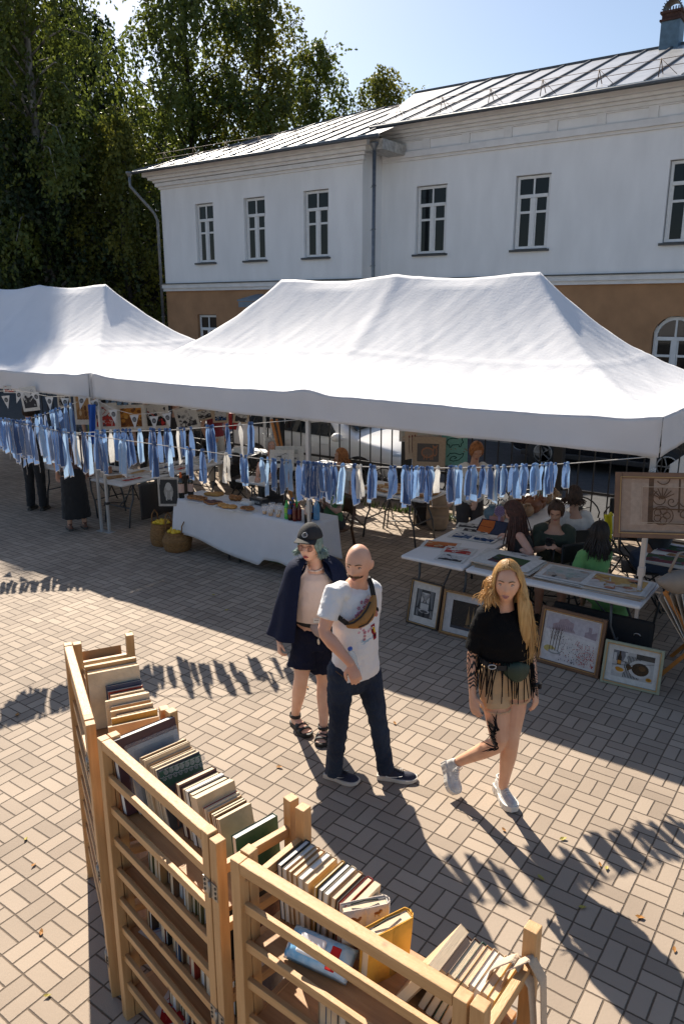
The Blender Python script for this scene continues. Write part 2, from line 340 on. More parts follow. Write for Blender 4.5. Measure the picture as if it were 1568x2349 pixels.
# windows
def window(u0, u1, z0, z1, w, arch=False):
    f = MB(); a, b, c, d = u0 + .02, u1 - .02, z0 + .03, z1 - .02; y0, y1 = w + .12, w + .19
    H = d - c; zt = c + H * .70; um = (a + b) / 2
    f.box((a, y0, c), (a + .09, y1, d)); f.box((b - .09, y0, c), (b, y1, d)); f.box((a + .09, y0, d - .09), (b - .09, y1, d)); f.box((a + .09, y0, c), (b - .09, y1, c + .08))
    f.box((a + .09, y0 - .02, zt), (b - .09, y1, zt + .11)); f.box((um - .07, y0 - .015, c + .08), (um + .07, y1, zt)); f.box((um - .03, y0, zt + .11), (um + .03, y1, d - .09))
    zm = c + H * .49
    for x0, x1 in ((a + .09, um - .07), (um + .07, b - .09)): f.box((x0, y0 + .005, zm), (x1, y1, zm + .075)); f.box((x0, y0 + .01, c + .08), (x0 + .045, y1, zt)); f.box((x1 - .045, y0 + .01, c + .08), (x1, y1, zt))
    if arch:
        n = 14; R_ = (b - a) / 2; zc = d - R_
        for k in range(n):
            t0, t1 = math.pi * k / n, math.pi * (k + 1) / n
            for r0, r1, yy in ((R_ - .1, R_, y0 - .005),):
                f.prism([(um + r0 * math.cos(t0), yy, zc + r0 * math.sin(t0)), (um + r1 * math.cos(t0), yy, zc + r1 * math.sin(t0)), (um + r1 * math.cos(t1), yy, zc + r1 * math.sin(t1)), (um + r0 * math.cos(t1), yy, zc + r0 * math.sin(t1))], (0, .07, 0))
    fr = bpart(f, 'window', m_wframe, bevel=.008)
    p = MB(); p.box((a + .05, w + .15, c + .05), (b - .05, w + .16, d - .05)); bpart(p, 'pane', m_glass, fr)
    s = MB(); s.box((u0 - .08, w - .1, z0 - .07), (u1 + .08, w + .15, z0 - .002)); bpart(s, 'sill', m_dark, fr)
    if arch:
        s = MB(); n = 14; R_ = (u1 - u0) / 2; zc = z1 - R_; um = (u0 + u1) / 2
        for sg in (-1, 1):
            pts = [(um + sg * R_ * math.cos(math.pi / 2 * k / n), w - .003, zc + R_ * math.sin(math.pi / 2 * k / n)) for k in range(n + 1)] + [(um + sg * R_, w - .003, z1 + .01)]
            for k in range(n): s.prism([pts[k], pts[k + 1], pts[-1]], (0, .13, 0))
        bpart(s, 'arch_spandrel', m_ochre, fr)
    c_ = MB()
    for q in range(2): c_.box((lerp(u0, u1, .06 + .62 * q), w + .45, z0), (lerp(u0, u1, .30 + .62 * q), w + .47, z1))
    bpart(c_, 'curtain', mat('net_curtain', (.10, .10, .10), .95, .5, 3), fr)
for o in winR: window(*o, WR)
for o in winL: window(*o, WL)
for o in lowR[:2]: window(*o, WR)
window(*lowR[2], WR, arch=True)
for o in lowL: window(*o, WL)
# dark sheets behind the glass, the rooms' shade put into their colour
mb = MB(); mb.box((-16.0, WR + .5, .3), (3.9, WR + .52, 9)); mb.box((-26.3, WL + .5, .3), (-16.2, WL + .52, 8.6)); bpart(mb, 'shade_sheet', mat('dim_room', (.05, .047, .045), .9))
# roof: standing seam tin on two levels
mb = MB()
EL, ER = (-27.15, 23.0, 8.93), 24.28
rl = [(-27.2, 23.0, 8.93), (-15.0, 23.0, 8.93), (-15.0, 30, 11.58), (-20.4, 30, 11.58)]
rr_ = [(-16.0, ER, 9.5), (5, ER, 9.5), (5, 31.25, 12.3), (-18.5, 31.25, 12.3)]
mb.poly(rl); mb.poly([rl[0], rl[3], (-20.4, 32, 11.58), (-27.2, 38.5, 8.93)]); mb.poly([rl[3], rl[2], (-15.5, 33, 11.58), (-20.4, 33, 11.58)]); mb.poly(rr_)
mb.poly([rr_[0], rr_[3], (-18.5, 36, 9.5)]); mb.poly([(5, 31.25, 12.3), (5, 38.5, 9.5), (-18.5, 38.5, 9.5), (-18.5, 31.25, 12.3)])
mb.box((-27.22, 22.93, 8.86), (-14.95, 23.03, 8.95)); mb.box((-16.05, ER - .07, 9.43), (5, ER + .03, 9.53))
roof = bpart(mb, 'roof', m_roof)
mb = MB(); u = -26.0
while u < -15.1:
    wt = min(30, 23 + (u + 27.2)); mb.bar((u, 23.02, 8.97), (u + (0 if u < -20.4 else 0), wt, 8.97 + (wt - 23) * .3786), .05, .05); u += .85
u = -15.9
while u < 5: mb.bar((u, ER + .02, 9.55), (u, 31.2, 12.31), .05, .05); u += 1.0
mb.bar((-27.2, 23, 8.96), (-20.4, 30, 11.6), .07, .07); mb.bar((-20.4, 30, 11.6), (-15.5, 30, 11.6), .08); mb.bar((-18.5, 31.25, 12.33), (5, 31.25, 12.33), .08)
bpart(mb, 'roof_seam', mat('seam_tin', (.09, .095, .105), .5, metal=.3), roof)
m_guard = mat('guard_iron', (.10, .055, .035), .7, .4, 20)
def guard(u0, u1, w0, z0, sl, nm):
    mb = MB(); k = 0; u = u0
    while u <= u1:
        a = V((u, w0, z0 + .02)); mb.tube([a, a + V((0, .12, .5)), a + V((0, .45, .45 * sl))], .014, 5); mb.tube([a + V((.5, 0, 0)), a + V((0, .12, .5))], .008, 4); u += 1.75
    for q in (.5, .28): mb.tube([(u0 - .4, w0 + .12 * q * 2, z0 + q), (u1 + .4, w0 + .12 * q * 2, z0 + q)], .009, 5)
    bpart(mb, nm, m_guard, roof)
guard(-26, -16.6, 23.5, 9.12, .3786, 'snow_guard'); guard(-15.4, 4, 24.75, 9.69, .4018, 'snow_guard')
mb = MB(); mb.box((-8.36, 30.8, 11.8), (-7.72, 31.45, 13.0)); bpart(mb, 'chimney', mat('blue_tin', (.13, .20, .26), .5, .25, 6, metal=.3), roof, bevel=.01)
mb = MB(); mb.box((-8.41, 30.75, 13.003), (-7.67, 31.5, 13.06)); mb.box((-8.35, 30.81, 13.06), (-7.73, 31.44, 13.24)); mb.box((-8.41, 30.75, 13.24), (-7.67, 31.5, 13.31)); bpart(mb, 'chimney_stack', mat('sooty_brick', (.09, .045, .035), .95, .5, 14, .6, 40), roof)
mb = MB(); n = 12
for k in range(n):
    t0, t1 = math.pi * k / n, math.pi * (k + 1) / n; c = V((-8.04, 30.8, 13.33)); r = .27
    q = lambda t, rr: (c.x + rr * math.cos(t), c.y, c.z + rr * 1.1 * math.sin(t))
    mb.prism([q(t0, r), q(t1, r), q(t1, r + .03), q(t0, r + .03)], (0, .5, 0)); tm = (t0 + t1) / 2; mb.bar(q(tm, r), q(tm, r + .07), .03, .03)
for k in range(6): mb.box((-8.29 + k * .09, 30.8, 13.31), (-8.25 + k * .09, 30.82, 13.42))
bpart(mb, 'chimney_cap', m_dark, roof)
# gutters and downpipes
mb = MB(); mb.tube([(-27.2, 22.9, 8.86), (-14.95, 22.9, 8.86)], .06, 8); mb.tube([(-16.1, ER - .1, 9.44), (5, ER - .1, 9.44)], .06, 8); bpart(mb, 'gutter', mat('gutter_tin', (.09, .10, .115), .5, .2, 9, metal=.3))
def pipe(pts, fun):
    mb = MB(); mb.tube(pts, .062, 10); mb.lathe([(.05, -.1), (.07, -.02), (.15, .1), (.15, .16)], 10, fun)
    for z in (7.4, 6, 4.8, 3, 1.6): mb.lathe([(.075, -.02), (.075, .02)], 10, (pts[-1][0], pts[-1][1], z)); mb.tube([(pts[-1][0], pts[-1][1], z), (pts[-1][0] - .3, pts[-1][1] + .25, z)], .012, 5)
    bpart(mb, 'downpipe', m_zinc)
pipe([(-27.35, 22.85, 8.8), (-27.35, 22.85, 8.35), (-26.7, 23.5, 7.3), (-26.62, 23.6, 7.0), (-26.62, 23.6, .1)], (-27.35, 22.85, 8.75))
pipe([(-15.32, 23.3, 8.65), (-15.32, 23.3, -.6)], (-15.32, 23.28, 8.6))
mb = MB(); mb.box((-15.75, 23.4, 8.55), (-15.05, 24.9, 8.88)); bpart(mb, 'gutter_box', mat('weathered_board', (.52, .50, .47), .9, .45, 9, .5, 40))
mb = MB(); mb.prism([(-21.2, 22.6, 3.62), (-19.4, 22.6, 3.62), (-19.4, WL, 3.85), (-21.2, WL, 3.85)], (0, 0, .06)); mb.box((-21.15, 22.62, 3.4), (-19.45, 22.68, 3.6)); bpart(mb, 'porch_roof', mat('porch_tin', (.17, .22, .27), .5, .2, 5))
mb = MB(); mb.box((-20.9, 23.72, 0), (-19.7, 23.76, 2.7)); bpart(mb, 'door', m_dark)
# ---- a dark timber house glimpsed between the trees
th = thing('wooden_house', 'dark timber house half hidden behind the birches', 'house', tuple(at(330, 760, 44)[:2]) + (0,), 0)
mb = MB(); mb.box((-5, 0, 0), (4, 6, 6.4))
for k in range(32): mb.box((-5.04, -.02, .1 + k * .2), (4.04, .1, .27 + k * .2))
mb.build('wall', mat('old_timber', (.045, .04, .036), .9, .4, 5, .5, 30), th)
mb = MB(); mb.prism([(-5.6, -.5, 6.3), (-5.6, 6.5, 6.3), (-5.6, 3, 8.6)], (10.2, 0, 0)); mb.build('roof', m_dark, th)
for x in (-3.4, -.4, 2.0):
    for z in (1.2, 4): w_ = MB().box((x, -.1, z), (x + .9, -.03, z + 1.5)).build('window', m_wframe, th); MB().box((x + .1, -.12, z + .1), (x + .8, -.09, z + 1.4)).build('pane', m_glass, w_)
# ================================================================== TREES
m_bark = mat('birch_bark', (.36, .34, .31), .9, .0, 6, .6, 30, c2=(.03, .027, .024), stretch=(1, 1, .35))
m_bark2 = mat('dark_bark', (.05, .042, .034), .95, .4, 12, .6, 40)
def leaf_mat(name, a, b, tl=.42):
    return mat(name, a, .55, 0, .55, c2=b, transl=tl)
m_leaf = [leaf_mat('birch_leaf', (.15, .178, .028), (.060, .090, .016)), leaf_mat('shaded_leaf', (.04, .066, .016), (.016, .032, .010), .3), leaf_mat('yellow_leaf', (.19, .185, .026), (.075, .10, .018), .5)]  # middle set is darker: the understory's shade is put into its leaf colour
_pr = np.random.default_rng(11)
def leaf_mesh(name, P, D, size, m):
    """one leaf-sized diamond per row of P, hanging roughly along D"""
    n = len(P); a = _pr.normal(size=(n, 3)); a /= np.linalg.norm(a, axis=1, keepdims=True)
    d = D + _pr.normal(scale=.55, size=(n, 3)); d /= np.linalg.norm(d, axis=1, keepdims=True)
    s = np.cross(d, a); s /= np.linalg.norm(s, axis=1, keepdims=True) + 1e-9
    L = (size * _pr.uniform(.6, 1.4, n))[:, None]
    q = np.stack([P, P + d * L * .5 + s * L * .36, P + d * L, P + d * L * .5 - s * L * .36], 1).reshape(-1, 3)
    me = bpy.data.meshes.new(name); me.vertices.add(4 * n); me.vertices.foreach_set('co', q.astype(np.float32).ravel())
    me.loops.add(4 * n); me.loops.foreach_set('vertex_index', np.arange(4 * n, dtype=np.int32)); me.polygons.add(n)
    me.polygons.foreach_set('loop_start', np.arange(0, 4 * n, 4, dtype=np.int32)); me.polygons.foreach_set('loop_total', np.full(n, 4, dtype=np.int32)); me.update(); me.validate()
    me.materials.append(m); return me
def tree(label, base, H, rad, crown0, nl, seed, m, bark, leafsize=.17, droop=1.0, lean=0., twig=(5, 9), dens=1.0):
    """trunk with limbs; from the limbs hang twigs set with leaves"""
    rn = random.Random(seed); t = thing('birch_tree', label, 'tree', base, 0, 'trees behind the tents')
    mb = MB(); tr = []
    for i in range(13):
        f = i / 12; tr.append(V((lean * f * f * H + .25 * noise.noise(V((seed * 3.1, f * 3, 0))), .3 * noise.noise(V((seed * 7.7, f * 3, 5))), f * H * .97)))
    r0 = .012 * H + .05
    mb.tube(tr, [max(.02, r0 * (1 - .93 * i / 12)) for i in range(13)], 9)
    P, D = [], []
    for k in range(nl):
        f = crown0 + (1 - crown0) * ((k + rn.random()) / nl) ** .9; fi = f * 12; i0 = min(11, int(fi)); p = tr[i0].lerp(tr[i0 + 1], fi - i0)
        az = k * 2.399 + rn.uniform(-.5, .5); g = (f - crown0) / (1 - crown0)
        Ln = rad * (max(.06, (1 - g) ** .5) * (.55 + .45 * min(1, g * 5))) * rn.uniform(.62, 1.15)
        dr = V((math.cos(az), math.sin(az), 0)); rise = Ln * rn.uniform(.35, .75)
        pts = [p + dr * Ln * s + UP * (rise * math.sin(s * 2.2) - droop * .35 * Ln * s * s) for s in (0, .25, .5, .75, 1)]
        rb = max(.015, r0 * .3 * (1 - g * .8)); mb.tube(pts, [rb, rb * .75, rb * .5, rb * .3, .008], 5)
        nt_ = int((5 + Ln * rn.uniform(*twig) * .62) * dens)
        for q in range(nt_):
            s = rn.random() ** .6; j = min(3, int(s * 4)); c = pts[j].lerp(pts[j + 1], s * 4 - j); c = c + V((rn.gauss(0, .28), rn.gauss(0, .28), rn.gauss(0, .2))) * (Ln * .28 + .2)
            tl = rn.uniform(.5, 1.5) * (.5 + droop * .8); od = V((rn.gauss(0, .35), rn.gauss(0, .35), -droop - .1 + rn.gauss(0, .3 + .5 * (1 - min(1, droop))))); od.normalize()
            nn = int(7 + tl * 9)
            for z in range(nn):
                w = (z + rn.random()) / nn; cp = c + od * tl * w + V((rn.gauss(0, .07), rn.gauss(0, .07), rn.gauss(0, .05))); P.append(cp); D.append(od)
    P = np.array(P); D = np.array(D)
    mb.build('trunk', bark, t)
    cr = bpy.data.objects.new('crown', leaf_mesh('crown', P, D, leafsize, m)); col.objects.link(cr); cr.parent = t
    return t
def tbase(px, Y): p = at(px, 1000, Y); return (p.x, p.y, -.02)
TREES = [
 ('tallest dark birch at the left edge, its pale trunk showing', 150, 37, 24.5, 5.6, .16, 74, 1, 0, 0, .18, 1.1, 1.7),
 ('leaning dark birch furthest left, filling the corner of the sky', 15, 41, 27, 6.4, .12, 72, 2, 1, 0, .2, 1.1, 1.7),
 ('tall airy birch behind the left end of the tin roof', 470, 43, 22.5, 6.2, .2, 70, 3, 0, 1, .19, .9, 1.45),
 ('sunlit yellowish birch rising over the middle of the roof', 615, 45, 20.6, 5.2, .2, 62, 4, 2, 1, .19, .8, 1.5),
 ('rounder green tree between the tall birch and the small one', 735, 47, 18.0, 4.4, .2, 54, 5, 0, 1, .19, .7, 1.5),
 ('small wispy birch furthest right above the roof', 865, 48, 17.2, 4.2, .22, 50, 6, 2, 1, .18, .9, 1.4),
 ('dense dark tree low beside the downpipe', 320, 37, 12.5, 3.6, .06, 50, 7, 2, 1, .17, .9, 1.2),
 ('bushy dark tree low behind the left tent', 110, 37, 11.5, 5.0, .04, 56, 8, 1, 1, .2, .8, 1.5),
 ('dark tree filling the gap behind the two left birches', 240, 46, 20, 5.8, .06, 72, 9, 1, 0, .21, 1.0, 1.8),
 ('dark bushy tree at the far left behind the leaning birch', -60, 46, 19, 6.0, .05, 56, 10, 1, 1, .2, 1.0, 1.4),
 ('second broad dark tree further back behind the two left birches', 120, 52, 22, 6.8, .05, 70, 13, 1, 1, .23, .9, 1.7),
 ('broad tree behind the airy birch, low over the eaves', 400, 50, 15.5, 5.2, .1, 56, 12, 0, 1, .19, .8, 1.3),
]
for lb, px, Y, H, rad, c0, nl, sd_, lm, bk, ls, dr, dn in TREES:
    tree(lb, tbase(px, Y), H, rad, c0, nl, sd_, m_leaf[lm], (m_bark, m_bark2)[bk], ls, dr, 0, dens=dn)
# ================================================================== FENCE along the street
FW = 11.18
m_iron = mat('black_iron', (.018, .018, .02), .45, .3, 20)
def fence():
    t = thing('iron_fence', 'black iron fence with slim bars and curled arches along the street', 'fence', (-7, FW, 0))
    for k, u in enumerate((-17.6, -14.9, -12.2, -9.48, -6.62, -3.92, -1.2, 1.5)):
        mb = MB().box((u - .07, FW - .07, -.02), (u + .07, FW + .07, 2.1)); mb.lathe([(.06, 0), (.09, .03), (.06, .09), (.0, .14)], 10, (u, FW, 2.1)); mb.shift((7, -FW, 0)); mb.build('post', m_iron, t, bevel=.008)
    us = [-17.6, -14.9, -12.2, -9.48, -6.62, -3.92, -1.2, 1.5]
    for k in range(7):
        a, b = us[k] + .072, us[k + 1] - .072; mb = MB(); f = V((0, FW, 0))
        for z in (.66, 1.75): mb.box((a, FW - .012, z - .02), (b, FW + .012, z + .02))
        mb.box((a, FW - .01, .10), (b, FW + .01, .13)); n = round((b - a) / .235)
        for i in range(1, n): u = lerp(a, b, i / n); mb.box((u - .009, FW - .009, .1), (u + .009, FW + .009, 2.0)); mb.lathe([(.009, 0), (.018, .04), (0, .12)], 6, (u, FW, 2.0))
        na = 4
        for i in range(na):      # curled arches with a sunburst in every second one
            c = lerp(a, b, (i + .5) / na); r = (b - a) / na / 2 - .02
            mb.tube([(c + r * math.cos(math.pi * q / 10) * (1 if q not in (0, 10) else .9), FW - .02, .3 + r * .95 * math.sin(math.pi * q / 10)) for q in range(11)] , .012, 6)
            for sg in (-1, 1): mb.tube([(c + sg * (r - .11 + .11 * math.cos(q * .55)), FW - .02, .3 - .11 * math.sin(q * .55) * (1 - q * .05)) for q in range(9)], .011, 6)
            mb.ell((c, FW - .03, .40), (.045, .03, .045), n=8, m=6)
            for q in range(9): an = q * 2 * math.pi / 9 + .3; mb.tube([(c, FW - .03, .40), (c + .16 * math.cos(an), FW - .03, .40 + .16 * math.sin(an))], [.011, .006], 5)
        mb.shift((7, -FW, 0)); mb.build('railing', m_iron, t)
fence()
# ================================================================== CARS in the street
m_tyre = mat('tyre_rubber', (.02, .02, .02), .8); m_rim = mat('rim_alloy', (.35, .36, .37), .35, metal=.8); m_cglass = mat('car_glass', (.012, .018, .022), .04, spec=.8)
m_plast = mat('black_plastic', (.02, .02, .022), .5)
def car(name, label, loc, rz, paint, Lh=4.25, roof=1.62):
    t = thing(name, label, 'car', loc, rz, 'cars parked beyond the fence'); W = .86; h = Lh / 2
    # stations along x (nose at +x): z bottom, z belt, z top, half width belt, half width top
    S = [(-h, .42, .85, .98, .62, .55), (-h + .12, .3, .9, 1.12, .78, .6), (-h + .45, .26, .95, 1.46, W, .62), (-h + .95, .25, .97, roof - .03, W, .64), (-.55, .24, .97, roof, W, .65), (.15, .24, .96, roof - .03, W, .65), (.55, .24, .96, roof - .16, W, .66), (1.05, .24, .97, 1.14, W, .72), (1.2, .24, .96, 1.02, W, .76), (1.65, .26, .88, .97, .84, .7), (h - .18, .3, .76, .86, .72, .55), (h, .4, .62, .7, .55, .4)]
    mb = MB(); rows = []
    for x, zb, zl, zt, wb, wt in S:
        half = [(wb * .9, zb), (wb, zb + .16), (wb * 1.015, lerp(zb, zl, .6)), (wb, zl), (lerp(wb, wt, .55), lerp(zl, zt, .55)), (wt, zt - .06 * min(1, (zt - zl) * 4)), (wt * .55, zt), (0, zt + .012)]
        rows.append([V((x, y, z)) for y, z in half] + [V((x, -y, z)) for y, z in reversed(half[:-1])])
    n = len(rows[0]); vs_ = [p for r in rows for p in r]
    fs = [(i * n + k, i * n + k + 1, (i + 1) * n + k + 1, (i + 1) * n + k) for i in range(len(rows) - 1) for k in range(n - 1)]
    fs += [tuple(range(n)), tuple(reversed(range((len(rows) - 1) * n, len(rows) * n)))]; fs += [((i + 1) * n, i * n, i * n + n - 1, (i + 1) * n + n - 1) for i in range(len(rows) - 1)]
    mb.add(vs_, fs, 0, True); mb.build('body', paint, t, subs=2)
    def side(x, f, s):   # point on the glasshouse side: f 0 at belt, 1 at roof
        for i in range(len(S) - 1):
            if S[i][0] <= x <= S[i + 1][0]: k = (x - S[i][0]) / (S[i + 1][0] - S[i][0]); a = [lerp(S[i][j], S[i + 1][j], k) for j in range(6)]; break
        return V((x, s * (lerp(a[4], a[5], f) + .012), lerp(a[2], a[3], f)))
    for s in (-1, 1):
        for poly in ([(-1.52, .16), (-.62, .10), (-.62, .80), (-1.25, .80), (-1.46, .66)], [(-.54, .10), (.80, .10), (.40, .78), (.10, .82), (-.54, .82)]):
            p = [side(x, f, s) for x, f in poly]; MB().prism(p, (0, -s * .012, 0)).build('side_window', m_cglass, t)
        mb = MB(); mb.ell((.86, s * 1.0, 1.04), (.09, .13, .085)); mb.bar((.86, s * .84, .99), (.86, s * .95, 1.0), .05); mb.build('wing_mirror', paint, t)
        MB().ell((h - .3, s * .62, .74), (.22, .12, .075), M=Matrix.Rotation(-s * .5, 3, 'Z')).build('headlight', mat('lamp_glass', (.5, .55, .6), .08, spec=.8), t)
        MB().box((-h + .03, s * .74 - .06, .9), (-h + .25, s * .74 + .06, 1.25)).build('tail_light', mat('red_lamp', (.35, .01, .01), .15), t, bevel=.03)
        for x in (-.4, .55): MB().bar((x - .22, s * .895, .86), (x, s * .895, .86), .03, .02).build('door_handle', paint, t, bevel=.006)
        mb = MB(); mb.box((-h + .3, s * .80, .24), (h - .4, s * .885, .36)); mb.build('sill_trim', m_plast, t, bevel=.02)
        for x in (-1.28, 1.28):
            wh = MB().lathe([(.36, -.02), (.37, .0), (.37, .05)], 26, (x, s * .83, .34), M=Matrix.Rotation(R(90) * -s, 3, 'X')).build('wheel_arch', m_plast, t)
            Mx = Matrix.Rotation(R(90) * -s, 3, 'X')
            wl = MB().lathe([(.2, -.1), (.30, -.1), (.325, -.06), (.325, .06), (.30, .1), (.21, .1)], 28, (x, s * .80, .325), M=Mx).build('wheel', m_tyre, t)
            rm = MB().lathe([(.05, .06), (.205, .105), (.215, .1)], 20, (x, s * .80, .325), M=Mx)
            for q in range(5): an = q * 1.2566; rm.bar((x, s * .905, .325), (x + .2 * math.cos(an), s * .905, .325 + .2 * math.sin(an)), .05, .02, side=(0, 1, 0))
            rm.build('rim', m_rim, wl)
    ws = [side(.62, .9, -1) * 1, side(1.1, .15, -1) * 1, side(1.1, .15, 1), side(.62, .9, 1)]
    def front(x, y): 
        k = (x - .55) / .5; return V((x, y, lerp(roof - .16, 1.14, k) + .022))
    MB().grid(lambda a, b: front(lerp(.52, 1.08, b), lerp(-1, 1, a) * lerp(.58, .68, b)) + V((0, 0, .015 * (1 - (2 * a - 1) ** 2))), 8, 4).build('windscreen', m_cglass, t, solid=.006)
    MB().grid(lambda a, b: V((lerp(-h + .43, -h + .12, b), lerp(-1, 1, a) * lerp(.55, .62, b), lerp(1.47, 1.13, b) + .02)), 8, 4).build('rear_window', m_cglass, t, solid=.006)
    mb = MB(); mb.box((h - .06, -.45, .42), (h + .03, .45, .58)); mb.build('grille', m_plast, t, bevel=.02)
    MB().box((h + .03, -.26, .44), (h + .045, .26, .55)).build('number_plate', mat('plate_white', (.7, .7, .7), .5), t)
    return t
car('parked_car', 'white hatchback parked behind the fence, nose to the right', (-9.05, 12.28, -.012), 0, mat('white_car_paint', (.80, .80, .80), .25, coat=.6))
car('parked_car', 'dark car parked in shade behind the fence at left', (-13.9, 12.55, -.012), 0, mat('dark_car_paint', (.02, .022, .028), .25, coat=.6), 4.4, 1.7)
car('parked_car', 'black car in the shade of the street beyond the standing woman', (-4.6, 16.6, -.012), math.pi, mat('black_car_paint', (.012, .012, .014), .25, coat=.6), 4.4, 1.5)
# ================================================================== TENTS
m_canvas = mat('tent_canvas', (.80, .80, .825), .8, .05, 2.0, .25, 34, transl=.10)
m_val = mat('valance_canvas', (.80, .795, .81), .85, .06, 2.0, .25, 26, transl=.32)
m_alu = mat('tent_aluminium', (.52, .53, .54), .45, .15, 6, metal=.55)
TU0, TU1, TW0, TW1, ZE, ZR = -9.5, -1.56, 7.0, 10.95, 2.38, 3.76
def make_tent(label):
    t = thing('market_tent', label, 'tent', (TU0, TW0, 0), 0, 'white canopies in a row')
    Lx, Ly = TU1 - TU0, TW1 - TW0; sx = Lx / 4; sy = Ly / 2
    def hgt(x, y):
        h = max(0, min(y / sy, (Ly - y) / sy, x / sx, (Lx - x) / sx))
        z = ZE + (ZR - ZE) * (.42 * h + .58 * h ** 2.05)
        onside = min(y, Ly - y) / sy <= min(x, Lx - x) / sx
        ph = (x / Lx * 4) % 1.0; sag = math.sin(math.pi * ((x / Lx * 2) % 1)) ** 2 if onside else math.sin(math.pi * min(1, max(0, y / Ly))) ** 2
        z -= .055 * sag * math.sin(math.pi * min(1, h * .9 + .08))
        cr = abs(x - Lx / 2); z += .018 * math.exp(-(cr / .12) ** 2) * min(1, h * 1.6)          # fabric pulled over the middle rafter
        if h > .93: z -= .05 * math.sin(math.pi * ((x - sx) / (Lx / 4) % 1)) ** 2 * (h - .93) / .07 if sx < x < Lx - sx else 0
        for c in (0, Lx / 2, Lx): z += .045 * math.exp(-((x - c) / .22) ** 2) * (1 - min(1, h * 2.5))  # corners held up by the legs
        # slack folds running up towards the peaks
        q = V((x * 1.1 + h * 2.2, y * .35, 3)); z += .010 * noise.noise(V((x * 6.0 + y * 5.2, y * 1.2 - x * 1.0, 1))) * math.sin(math.pi * min(1, h * .9 + .1)) + .012 * noise.noise(V((x * 1.7 + 9, y * 1.5, 4)))
        z += .004 * noise.noise(V((x * 10.0 - y * 8.0, (x + y) * 1.6, 2)))
        z += .007 * math.exp(-((h - .46) / .010) ** 2)                                       # sewn seam
        return z
    nx, ny = 200, 112
    MB().grid(lambda a, b: (a * Lx, b * Ly, hgt(a * Lx, b * Ly)), nx, ny).build('canopy', m_canvas, t)
    per = [((0, 0), (Lx, 0), 120), ((Lx, 0), (Lx, Ly), 60), ((Lx, Ly), (0, Ly), 120), ((0, Ly), (0, 0), 60)]; mb = MB()
    for a, b, n in per:
        def fn(s, k, a=a, b=b):
            x, y = lerp(a[0], b[0], s), lerp(a[1], b[1], s); o = V((b[1] - a[1], a[0] - b[0], 0)).normalized()
            w = .012 * noise.noise(V((x * 1.3, y * 1.3, 7))) * k + .010 * k + .008 * noise.noise(V((x * 5, y * 5, k * 1.4)))
            return V((x, y, lerp(hgt(x, y) + .001, 2.065 + .015 * noise.noise(V((x * .8, y * .8, 9))), k))) + o * (w + .004)
        mb.grid(fn, n, 8)
    # the hem sewn along the lower edge
    mb.build('valance', m_val, t, solid=.003)
    for x, y in ((.05, .04), (Lx / 2, .04), (Lx - .05, .04), (.05, Ly - .04), (Lx / 2, Ly - .04), (Lx - .05, Ly - .04)):
        l = MB().box((x - .023, y - .023, .99), (x + .023, y + .023, 2.34)).box((x - .018, y - .018, .006), (x + .018, y + .018, .99)); l.box((x - .03, y - .03, .93), (x + .03, y + .03, 1.02))
        lg = l.build('leg', m_alu, t, bevel=.004); MB().box((x - .07, y - .06, .0), (x + .07, y + .06, .006)).build('foot_plate', m_alu, lg)
    mb = MB()
    def scissor(a, b, n):
        for i in range(n):
            p, q = V(a).lerp(V(b), i / n), V(a).lerp(V(b), (i + 1) / n)
            mb.bar((p.x, p.y, 2.30), (q.x, q.y, 2.04), .012, .03); mb.bar((p.x, p.y, 2.04), (q.x, q.y, 2.30), .012, .03)
    for y in (.07, Ly - .07): scissor((.07, y, 0), (Lx / 2 - .03, y, 0), 2); scissor((Lx / 2 + .03, y, 0), (Lx - .07, y, 0), 2)
    for x in (.07, Lx - .07): scissor((x, .08, 0), (x, Ly - .08, 0), 2)
    for x in (sx, Lx / 2, Lx - sx): mb.bar((x, Ly / 2, 2.4), (x, Ly / 2, ZR - .1), .035, .035)
    scissor((Lx / 2, .08, 0), (Lx / 2, Ly - .08, 0), 2)
    mb.build('truss', m_alu, t)
    return t
tentR = make_tent('nearest white canopy, over the drinks table and print tables')
tentL = dup(tentR, (TU0 - 8.0, TW0 - .02, 0), label='left white canopy, cut off by the left edge of the photo')
# ================================================================== text and pictures
def text_mb(body, size, M, mi=0, ext=.0006, align='CENTER'):
    cu = bpy.data.curves.new('lettering', 'FONT'); cu.body = body; cu.size = size; cu.align_x = align; cu.extrude = ext; cu.resolution_u = 2
    o = bpy.data.objects.new('lettering', cu); col.objects.link(o); dg = bpy.context.evaluated_depsgraph_get()
    me = bpy.data.meshes.new_from_object(o.evaluated_get(dg)); mb = MB()
    mb.add([M @ v.co for v in me.vertices], [tuple(p.vertices) for p in me.polygons], mi)
    bpy.data.objects.remove(o); bpy.data.curves.remove(cu); bpy.data.meshes.remove(me)
    return mb
def frameM(o, x, y):
    """matrix placing a flat drawing: origin o, drawing x axis, drawing y axis"""
    x, y = V(x).normalized(), V(y).normalized(); z = x.cross(y); M = Matrix(((x.x, y.x, z.x, o[0]), (x.y, y.y, z.y, o[1]), (x.z, y.z, z.z, o[2]), (0, 0, 0, 1)))
    return M
INK = {}
def ink(c):
    k = tuple(round(x, 3) for x in c)
    if k not in INK: INK[k] = mat('print_ink_%d' % len(INK), k, .85, .18, 30, spec=.12)
    return INK[k]
